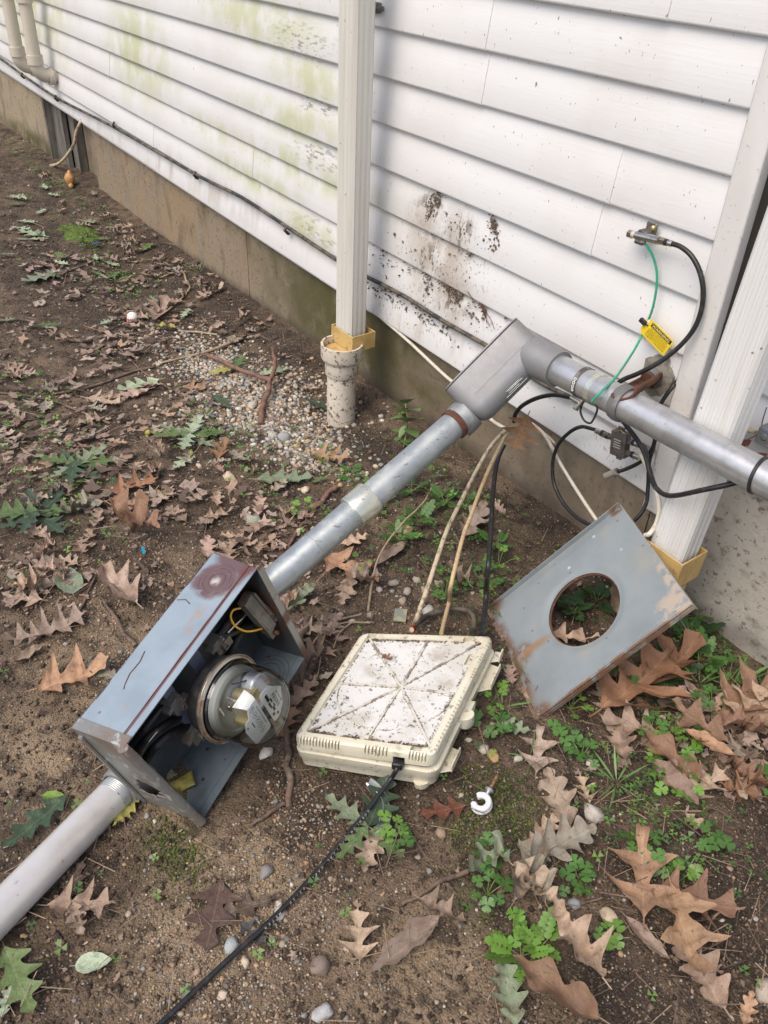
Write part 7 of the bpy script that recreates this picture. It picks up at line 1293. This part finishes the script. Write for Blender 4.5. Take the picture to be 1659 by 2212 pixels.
M_litter = mat('leaf_litter', (1, 1, 1), 0.65, attr='tint', layers=[dict(col=(0.10, 0.065, 0.05), scale=90, lo=.48, hi=.66, amt=.6)])
PC = np.array([(.44, .37, .28), (.36, .30, .23), (.30, .29, .26), (.24, .235, .22), (.50, .46, .40), (.42, .28, .15), (.27, .18, .12), (.17, .16, .155), (.38, .26, .2)])
def pcol(n, p=None): return PC[rng.choice(len(PC), n, p=p)] * rng.uniform(.75, 1.15, (n, 1))
IC = ico()
g = scatter(4300, lambda x, y: blob(x, y, GRAV) ** 1.2 * (.55 + .45 * sm(noise.noise((x * 9, y * 9, 31)), -.3, .3)), 0.0, (-3.3, -1.4, -1.0, -.02)); kind(stuff('gravel', g, 0.0032 + 0.0085 * rng.random(len(g)) ** 2.4, np.minimum(pcol(len(g), [.16, .12, .2, .19, .13, .06, .05, .05, .04]) * 1.2, .58), IC, M_peb, .7, True), 'stuff')
g = scatter(15000, lambda x, y: .10 + .9 * blob(x, y, SAND + GRAV), .7); kind(stuff('grit', g, 0.0013 + 0.0030 * rng.random(len(g)) ** 2.6, pcol(len(g), [.2, .17, .09, .08, .08, .15, .12, .05, .06]), OCT, M_peb, .8, False, .3), 'stuff')
g = scatter(700, lambda x, y: .25 + .75 * blob(x, y, SAND), .7); kind(stuff('pebbles', g, 0.0035 + 0.0045 * rng.random(len(g)) ** 2.5, pcol(len(g)), IC, M_peb, .7, True), 'stuff')
g = scatter(17000, lambda x, y: .5 + .5 * noise.noise((x * 4, y * 4, 8)), .6); n = len(g); base_c = np.where(rng.random((n, 1)) < .4, np.array([[.035, .024, .017]]), np.where(rng.random((n, 1)) < .5, np.array([[.085, .06, .043]]), np.array([[.13, .092, .062]])))
sd_ = np.array([blob(x, y, SAND) for x, y in g])[:, None]; base_c = base_c * (1.2 + 1.5 * sd_)
kind(stuff('soil_crumbs', g, 0.0018 + 0.0055 * rng.random(n) ** 2.2, base_c * rng.uniform(.8, 1.2, (n, 1)), OCT, M_crumb, .8, False, .4), 'stuff')
# broken leaf fragments, needles
FR = (np.array([(-1, -.1, 0.16), (-.55, -.65, .05), (-.2, -.35, 0), (.15, -.8, .08), (.55, -.3, .03), (1, .1, .2), (.5, .35, .02), (.25, .85, .1), (-.1, .4, 0), (-.6, .6, .12), (0, 0, -.03)], float), np.array([(i, (i + 1) % 10, 10) for i in range(10)]))
LC = np.array([(.33, .24, .20), (.27, .19, .155), (.40, .30, .24), (.17, .115, .085), (.11, .075, .058), (.30, .25, .20), (.33, .22, .15)])
g = scatter(4000, lambda x, y: (.03 + .97 * blob(x, y, LITT) * sm(noise.noise((x * 3.5, y * 3.5, 21)), -.25, .25)) * (1 - .85 * blob(x, y, GRAV + SAND[:2])), .35); n = len(g)
kind(stuff('leaf_litter', g, (0.005 + 0.021 * rng.random(n) ** 2.4) * np.array([.38 + .62 * min(1, 1.4 * blob(x, y, LITT)) for x, y in g]), LC[rng.choice(len(LC), n)] * rng.uniform(.75, 1.15, (n, 1)), FR, M_litter, 1, False, .55, -.3, True, np.stack([np.ones(n), rng.uniform(.45, 1.0, n), rng.uniform(.4, 1.3, n)], 1)[:, None]), 'stuff')
ND = (np.array([(-1, -.035, 0), (1, -.02, 0.03), (1, .02, 0.03), (-1, .035, 0), (0, 0, .07)], float), np.array([(0, 1, 4), (1, 2, 4), (2, 3, 4), (3, 0, 4)]))
g = scatter(2300, lambda x, y: .35 + .65 * blob(x, y, LITT + [(pG(1450, 1850), .3, .2)]), .7); n = len(g)
kind(stuff('needle_litter', g, 0.008 + 0.022 * rng.random(n) ** 1.6, np.array([(.30, .22, .14), (.2, .13, .09), (.11, .075, .055)])[rng.choice(3, n)] * rng.uniform(.8, 1.2, (n, 1)), ND, M_litter, 1, False, .1, -.3, True, np.ones((n, 1, 3))), 'stuff')
# whole small leaves of the litter: countable, alike ones share a label with their group
LM = [('white ball', 286, 686), ('moss cushion', 172, 503), ('gourd', 153, 402), ('blue flower', 207, 526), ('yellowing leaf', 358, 715), ('straw stick', 430, 765), ('forked reddish stick', 585, 830), ('gravel patch', 560, 900), ('white drain pipe', 735, 880), ('yellow-green acorn', 320, 935), ('olive acorn', 411, 980), ('farther oak sprig', 165, 1012), ('nearer oak sprig', 85, 1120), ('turquoise wrapper', 309, 1187), ('grey angular stone', 550, 1131), ('black lump', 437, 1140), ('bent reddish stick', 670, 1110), ('rusty knockout', 470, 1240), ('upright green leaf', 150, 1265), ('metal jamb', 130, 330), ('cream cable end', 100, 360), ('grey cover', 1330, 1500), ('leaf pile', 1460, 1560), ('right foundation', 1600, 1400), ('salmon three-pointed leaf', 1520, 1710), ('insulator', 1040, 1740), ('bent straw sticks', 385, 610), ('formwork joint', 490, 620), ('pale grey-green oak leaf', 297, 840), ('small orange leaf on the gravel', 430, 845), ('left edge', 5, 1200), ('left edge', 5, 800), ('left edge', 5, 500), ('curled brown leaf', 300, 1165), ('rusty brown oak leaf', 290, 1060), ('salmon pink oak leaf', 225, 870), ('glass shard', 865, 1330), ('conduit coupling', 790, 1100)]
CW = dict(mauve='dull mauve', pink='faded pink', brown='brown', grey='greyish', tan='tan', orange='orange', pale='pale green', ggreen='grey-green', green='green', rust='rust-brown')
USED = set()
def small_label(p, col, sh, size):
    u, v = proj(p); c = sorted(LM, key=lambda l: (l[1] - u) ** 2 + (l[2] - v) ** 2)[:9]; sw = 'tiny' if size < .065 else 'small' if size < .085 else 'palm-sized'
    for full in (0, 1):
        for (n_, x, y) in c:
            dx_, dy = u - x, v - y; d = math.hypot(dx_, dy)
            rel = ('left of' if dx_ < 0 else 'right of') if abs(dx_) > 2 * abs(dy) else ('above' if dy < 0 else 'below') if abs(dy) > 2 * abs(dx_) else (('above' if dy < 0 else 'below') + (' and left of' if dx_ < 0 else ' and right of'))
            near = 'close ' if d < 55 else 'some way ' if d < 140 else 'well '
            lab = f"{CW[col]} {sh} leaf lying {near}{rel} the {n_}" if not full else f"{sw} {CW[col]} {sh} leaf lying {near}{rel} the {n_}"
            if lab not in USED and len(lab.split()) <= 16: USED.add(lab); return lab
    return None
ZL = [('small faded oak leaf among the litter left of the gravel patch', 'faded leaves left of the gravel patch', [(pG(250, 1000), .5, .26), (pG(100, 880), .5, .25)], 46, ['mauve', 'pink', 'pink', 'mauve', 'grey'], .062),
      ('small faded leaf in the litter along the foot of the foundation', 'faded leaves along the foundation', [(pG(420, 640), .65, .13), (pG(260, 520), .7, .12)], 46, ['mauve', 'pink', 'mauve', 'grey'], .06),
      ('small leaf in the litter between the gravel and the meter box', 'pinkish leaves between the gravel and the meter box', [(pG(520, 1130), .32, .13), (pG(420, 1080), .3, .1)], 34, ['pink', 'mauve', 'tan', 'pink'], .062),
      ('small pale green leaf fallen on the soil towards the left edge', 'pale green leaves at far left', [(pG(120, 470), 1.0, .14), (pG(80, 560), .8, .2)], 26, ['pale', 'ggreen', 'pale', 'green'], .065),
      ('small pinkish leaf on the soil along the left edge below the oak sprigs', 'pinkish leaves along the left edge', [(pG(30, 1250), .2, .12), (pG(80, 1180), .25, .1)], 16, ['pink', 'mauve', 'pink'], .07),
      ('small brown leaf scattered round the leaf pile at right', 'small leaves round the leaf pile', [(pG(1480, 1560), .2, .13), (pG(1620, 1560), .1, .12)], 18, ['brown', 'mauve', 'rust', 'tan'], .07)]
KK = [K['red', i] for i in range(4)] + [K['white', i] for i in range(4)] + [K['crumple', i] for i in range(3)]
for (lab0, grp, L_, n_, cs, sz) in ZL:
    for (x, y) in scatter(n_, lambda x, y: (blob(x, y, L_) if blob(x, y, L_) > .12 else 0) * (1 - .9 * blob(x, y, GRAV)), .5):
        a = random.uniform(0, 6.283); s = sz * random.uniform(.7, 1.35); p = Vector((x, y, gz(x, y) + .003)); t = Vector((x + math.cos(a) * s, y + math.sin(a) * s, 0)); t.z = gz(t.x, min(t.y, -.01)) + .004
        if t.y > -.015: continue
        cc = random.choice(cs); me = random.choice(KK if cc not in ('pale', 'ggreen', 'green') else [K['green', i] for i in range(3)]); ki = [i for i, k_ in enumerate(KK) if k_ is me]; sh = 'green-veined' if not ki else ('pointed-lobed' if ki[0] < 4 else 'round-lobed' if ki[0] < 8 else 'shrivelled'); lab = small_label((p + t) / 2, cc, sh if ki else 'oak', s) or lab0
        put_leaf(me, p, t, cc, lab, group=grp, lift=random.uniform(.002, .012))
# ------------------------------------------------------------------ PLANTS
M_clov = mat('clover_leaf', (0.075, 0.20, 0.035), 0.45, obcol=True, layers=[dict(col=(0.16, 0.28, 0.05), scale=60, lo=.5, hi=.7, amt=.4)], spec=.4)
M_stem = mat('green_stem', (0.16, 0.24, 0.06), 0.5)
def pj(name, parts, mt):
    me = bpy.data.meshes.new(name); V = []; F = []
    for v, f in parts: o_ = len(V); V += v; F += [tuple(i + o_ for i in q) for q in f]
    me.from_pydata([tuple(v) for v in V], [], F); me.materials.append(mt); me.shade_smooth(); return me
def leaflet(a, L, wd, notch, at=(0, 0, 0), tilt=.15, nseg=5):
    V = []; F = []; d = Vector((math.cos(a), math.sin(a), tilt)); s = Vector((-math.sin(a), math.cos(a), 0)); at = Vector(at)
    for i in range(nseg + 1):
        t = i / nseg; w_ = wd * math.sin(math.pi * min(.97, (t ** (1.5 if notch else .85)) * .9 + .04)); 
        for k in (-1, 0, 1): tt = t * (1 - (notch * (k == 0) * t ** 4)); V.append(at + d * L * tt + s * w_ * k + Vector((0, 0, .12 * abs(k) * w_ - .25 * L * t * t * .6)))
    for i in range(nseg):
        for k in range(2): F.append((i * 3 + k, i * 3 + k + 1, (i + 1) * 3 + k + 1, (i + 1) * 3 + k))
    return V, F
TRI = [pj('leaf', [leaflet(2.094 * k + s, 1, .62, .28) for k in range(3)], M_clov) for s in (0, .5)]
PIN = [pj('leaf', [leaflet(math.pi / 2 + sg * 1.15, .34 * (1 - .25 * abs(t - .45)), .13, 0, (0, t, .02)) for t in (.22, .42, .62, .80) for sg in (-1, 1)] + [leaflet(math.pi / 2, .34, .15, 0, (0, .92, .02))] + [([Vector((-.012, 0, 0)), Vector((.012, 0, 0)), Vector((.008, .95, .015)), Vector((-.008, .95, .015))], [(0, 1, 2, 3)])], M_clov)]
OV = pj('leaf', [leaflet(math.pi / 2, 1, .30, 0, nseg=8)], M_clov)
BLD = pj('leaf', [leaflet(math.pi / 2, 1, .035, 0, nseg=6, tilt=.1)], M_clov)
def plant(name, label, cat, root, n, h, ls, me, col, spread, seed, group=None, lean=None, flat=.5):
    r = random.Random(seed); t = thing(name, label, cat, root, None, group); st_ = MB()
    for k in range(n):
        a = 2 * math.pi * (k + r.uniform(-.35, .35)) / n; d = spread * math.sqrt(r.uniform(.08, 1)); hh = h * r.uniform(.55, 1.15) * (1.15 - .45 * d / max(spread, 1e-6)); p = root + Vector((math.cos(a) * d, math.sin(a) * d, 0)); p.z = gz(p.x, min(p.y, -.005)) + hh
        p.y = min(p.y, -.012)
        o = bpy.data.objects.new('leaf', me if not isinstance(me, list) else me[k % len(me)]); COL.objects.link(o); o.parent = t
        if me in (PIN, BLD, OV): o.location = root * 0 + Vector((0, 0, .002)) + (p - root) * (.25 if me is not OV else .8); o.rotation_euler = (r.uniform(.1, .8) * flat * 2 if me is not OV else r.uniform(-.3, .5), r.uniform(-.4, .4), a - math.pi / 2)
        else: o.location = p - root; o.rotation_euler = (r.uniform(-.45, .45), r.uniform(-.45, .45), a)
        s = ls * r.uniform(.7, 1.25); o.scale = (s, s, s); j = r.uniform(.75, 1.3); o.color = (col[0] * j, col[1] * j, col[2] * j, 1)
        if me not in (BLD,): st_.tube(spline([root, root + (p - root) * .55 + Vector((0, 0, hh * .2)), root + o.location], 3), .0008 if h < .09 else .0014, 5)
    if st_.v: st_.build('stem', M_stem, t, 60)
    return t
CG, CB, CD = (.055, .135, .028), (.11, .22, .035), (.03, .07, .022)
CLV = [((1460, 1700), 'clover plant leaning over the front of the leaf pile', 11, CB, .06), ((1445, 1640), 'tall yellowish clover rising from the leaf pile', 10, CB, .055), ((1405, 1590), 'clover at the left side of the leaf pile', 8, CG, .045), ((1335, 1485), 'clover under the lower edge of the grey cover', 8, CG, .04), ((1232, 1532), 'clover just below the grey cover corner', 7, CB, .035), ((1218, 1605), 'clover between the cover corner and the insulator', 6, CG, .03), ((1255, 1640), 'clover beside the small white pebble', 6, CG, .03), ((1052, 1935), 'clover left of the withered bunch', 7, CG, .035), ((1240, 1915), 'round clover right of the withered bunch', 7, CG, .03), ((1048, 1858), 'clover above the curled grey-green leaf', 6, CG, .03), ((850, 1808), 'bright clover right of the metal strap', 6, CB, .028), ((862, 1832), 'small clover below the bright one', 5, CG, .025), ((1005, 1558), 'clover against the enclosure latch', 6, CG, .03), ((1062, 1520), 'bright clover between the enclosure and the cover', 7, CB, .035), ((1085, 1588), 'clover under the grey-green leaf', 6, CG, .03), ((1570, 1478), 'clover at the foot of the right foundation', 9, CG, .05), ((1535, 1530), 'clover on the right half of the leaf pile', 8, CG, .04), ((1490, 1600), 'clover poking through the centre of the leaf pile', 7, CB, .04), ((1425, 1885), 'clover above the large brown oak leaf', 6, CG, .03), ((1465, 1905), 'clover right of the largest brown oak leaf', 5, CB, .03), ((1540, 1835), 'clover on the dark soil right of the tan leaf', 6, CG, .03), ((1375, 1830), 'clover behind the tip of the largest brown leaf', 5, CG, .03), ((1310, 2030), 'small clover at the cream mottled stone', 5, CB, .02), ((1110, 2020), 'clover between the withered bunch and the bright weed', 6, CB, .035), ((1650, 1700), 'clover at the right edge', 6, CG, .03), ((960, 1290), 'clover between the hanging cables', 8, CG, .045), ((1040, 1260), 'clover beside the hanging black cable', 8, CG, .05), ((1075, 1230), 'clover right of the hanging black cable', 7, CB, .05), ((650, 1110), 'clover left of the galvanized conduit', 6, CB, .035), ((770, 1230), 'clover seen through the orange-tan leaf', 5, CB, .03), ((1545, 1270), 'clover against the right foundation', 6, CG, .04)]
for i, (p, lab, n, c, sp_) in enumerate(CLV): plant('clover_plant', lab, 'clover', G(*p), n, .022 + sp_ * .5, .0125 if c is not CB else .0115, TRI, c, sp_, 100 + i, 'clover plants on the soil')
PINS = [((1235, 1320), 'dark weed with divided leaves seen in the middle of the cover hole', 8, CD, .09), ((1290, 1300), 'dark weed with divided leaves at the far side of the cover hole', 8, CD, .09), ((1200, 1290), 'dark weed with divided leaves at the left of the cover hole', 6, CD, .08), ((1485, 1375), 'dark weed with divided leaves right of the cover by the foundation', 9, CD, .10), ((1535, 1325), 'weed with divided leaves in the corner of the right foundation', 8, CG, .09), ((1440, 1450), 'weed with divided leaves below the right edge of the cover', 9, CD, .10), ((1515, 1430), 'weed with divided leaves behind the leaf pile', 9, CG, .10), ((1395, 1500), 'weed with divided leaves peeping under the cover edge', 7, CD, .09), ((1125, 2065), 'bright green weed with divided leaves at the lower edge', 9, CB, .085), ((1165, 2045), 'bright green weed right of its twin at the lower edge', 7, CB, .075), ((905, 1130), 'low weed with divided leaves right of the conduit', 8, CG, .08), ((860, 1165), 'low weed with divided leaves beside the conduit coupling', 8, CG, .08), ((960, 1085), 'low weed with divided leaves before the foundation', 8, CG, .08), ((820, 1090), 'weed with divided leaves in the shade above the coupling', 7, CG, .07), ((890, 1060), 'weed with divided leaves behind the conduit', 7, CD, .07), ((1010, 1090), 'weed with divided leaves near the crumbling pink leaf', 6, CG, .06), ((760, 1030), 'weed with divided leaves left of the conduit', 6, CG, .06), ((1075, 1180), 'weed with divided leaves at the foot of the hanging cables', 7, CG, .07)]
for i, (p, lab, n, c, L) in enumerate(PINS): plant('weed', lab, 'weed', G(*p), max(4, n - 2), .03, L * .52, PIN[0] if False else PIN, c, .045, 200 + i, 'weeds with divided leaves')
GR = [((1330, 1695), 'fresh green grass tuft in the middle of the dark soil', 11, .055), ((1478, 1890), 'small dark grass tuft on the pine needles at right', 9, .03), ((1580, 1490), 'long grass blades against the right foundation', 9, .09), ((1510, 1480), 'grass blades over the leaf pile', 8, .07), ((1145, 1640), 'grass blades left of the pinkish lobed leaf', 5, .045), ((1085, 1530), 'grass blades between the enclosure and the cover', 6, .05), ((1145, 1475), 'grass blade tuft at the lower edge of the cover', 5, .05), ((1235, 1890), 'tiny grass tuft beside the round clover', 5, .03), ((60, 1280), 'thin grass tuft by the left edge', 8, .05), ((430, 590), 'thin grass tuft at the foot of the foundation', 7, .07), ((250, 610), 'grass tuft in the moss near the blue flower', 7, .06)]
for i, (p, lab, n, L) in enumerate(GR): plant('grass_tuft', lab, 'grass', G(*p), n, .02, L, BLD, (.09, .17, .05), .03, 300 + i, 'grass tufts')
def PINfix(): pass
wd_ = plant('young_weed', 'young weed with broad pale leaves growing against the stained foundation', 'weed', G(872, 965), 1, .02, .02, OV, CG, .005, 5)
r0_ = G(872, 965); top = W(875, 868, -.10); sp_ = spline([r0_, W(878, 930, -.11), W(880, 900, -.11), top], 6); b = MB(); b.tube(sp_, .0022, 6); b.build('stem', M_stem, wd_, 60)
for k, (a, t, c) in enumerate((((878, 905), (850, 870), 1), ((878, 900), (842, 905), 1), ((878, 912), (908, 905), 1.1), ((876, 885), (905, 888), 1.3), ((875, 872), (890, 862), 1.4), ((878, 918), (862, 945), .9), ((880, 925), (900, 945), .9), ((872, 940), (848, 955), .9), ((876, 890), (860, 895), 1.2), ((874, 945), (885, 965), .8), ((876, 935), (845, 930), .9))):
    o = put_leaf(OV, W(*a, -.11), W(*t, -.14), (.12 * c, .18 * c, .065 * c), None, lift=0, name='leaf'); o.parent = wd_; o.matrix_parent_inverse = wd_.matrix_basis.inverted()
# low ground cover and moss: nobody could count it
CVT = (np.array([(0, 0, .2), (1, 0, .4), (.5, .85, .35), (-.5, .85, .4), (-1, 0, .3), (-.5, -.85, .4), (.5, -.85, .35)], float), np.array([(0, 1, 2), (0, 3, 4), (0, 5, 6)]))
GC = [(pG(880, 1120), .25, .10), (pG(980, 1060), .25, .06), (pG(760, 1040), .25, .06), (pG(200, 540), .5, .06), (pG(250, 600), .3, .08), (pG(120, 1060), .2, .1), (pG(60, 900), .3, .1), (pG(1560, 1400), .12, .08), (pG(1400, 1500), .15, .06), (pG(1420, 1760), .14, .1), (pG(1020, 1270), .12, .1), (pG(500, 980), .3, .08), (pG(100, 380), 1.0, .06), (pG(700, 1120), .1, .05)]
g = scatter(1900, lambda x, y: .02 + .98 * blob(x, y, GC) if blob(x, y, GC) > .05 else .012, .3); n = len(g)
kind(stuff('ground_cover', g, .004 + .007 * rng.random(n), np.array([(.07, .15, .03), (.05, .11, .028), (.12, .22, .04)])[rng.choice(3, n)] * rng.uniform(.7, 1.25, (n, 1)), CVT, mat('ground_cover', (1, 1, 1), .5, attr='tint'), 1, False, .2, -1.2, True, np.ones((n, 1, 3))), 'stuff')
MO = [(pG(1085, 1740), .085, .065), (pG(1010, 1800), .05, .04), (pG(170, 505), .10, .05), (pG(265, 595), .08, .05), (pG(200, 530), .08, .04), (pG(380, 1840), .07, .04)]
g = scatter(5200, lambda x, y: blob(x, y, MO) if blob(x, y, MO) > .25 else 0, .25); n = len(g)
kind(stuff('moss', g, .0016 + .0026 * rng.random(n), np.array([(.075, .10, .02), (.05, .07, .018), (.12, .15, .03)])[rng.choice(3, n)] * rng.uniform(.7, 1.2, (n, 1)), OCT, mat('moss', (1, 1, 1), .9, attr='tint'), 1.0, False, .5), 'stuff')
mo = []
b = MB(); ctr = G(172, 503); b.grid(lambda s, t: Vector((ctr.x + (s - .5) * .26, ctr.y + (t - .5) * .16, gz(ctr.x, ctr.y) + .028 * max(0, 1 - ((s - .5) ** 2 + (t - .5) ** 2) * (4.4 + 3 * noise.noise((s * 4, t * 4, 9)))) ** .8 - .007 + .009 * noise.noise((s * 11, t * 9, 3)) + .004 * noise.noise((s * 30, t * 25, 3)))), 26, 20)
single('moss_cushion', b, mat('moss_cushion', (.10, .15, .02), .95, layers=[dict(col=(.045, .07, .015), scale=60, lo=.42, hi=.6, amt=.8), dict(col=(.17, .22, .04), scale=90, lo=.55, hi=.66, amt=.7)], bumps=[(.9, 160, (1, 1, 1), .008)]), 'bright green moss cushion on the soil left of the foundation', 'moss', smooth=60)
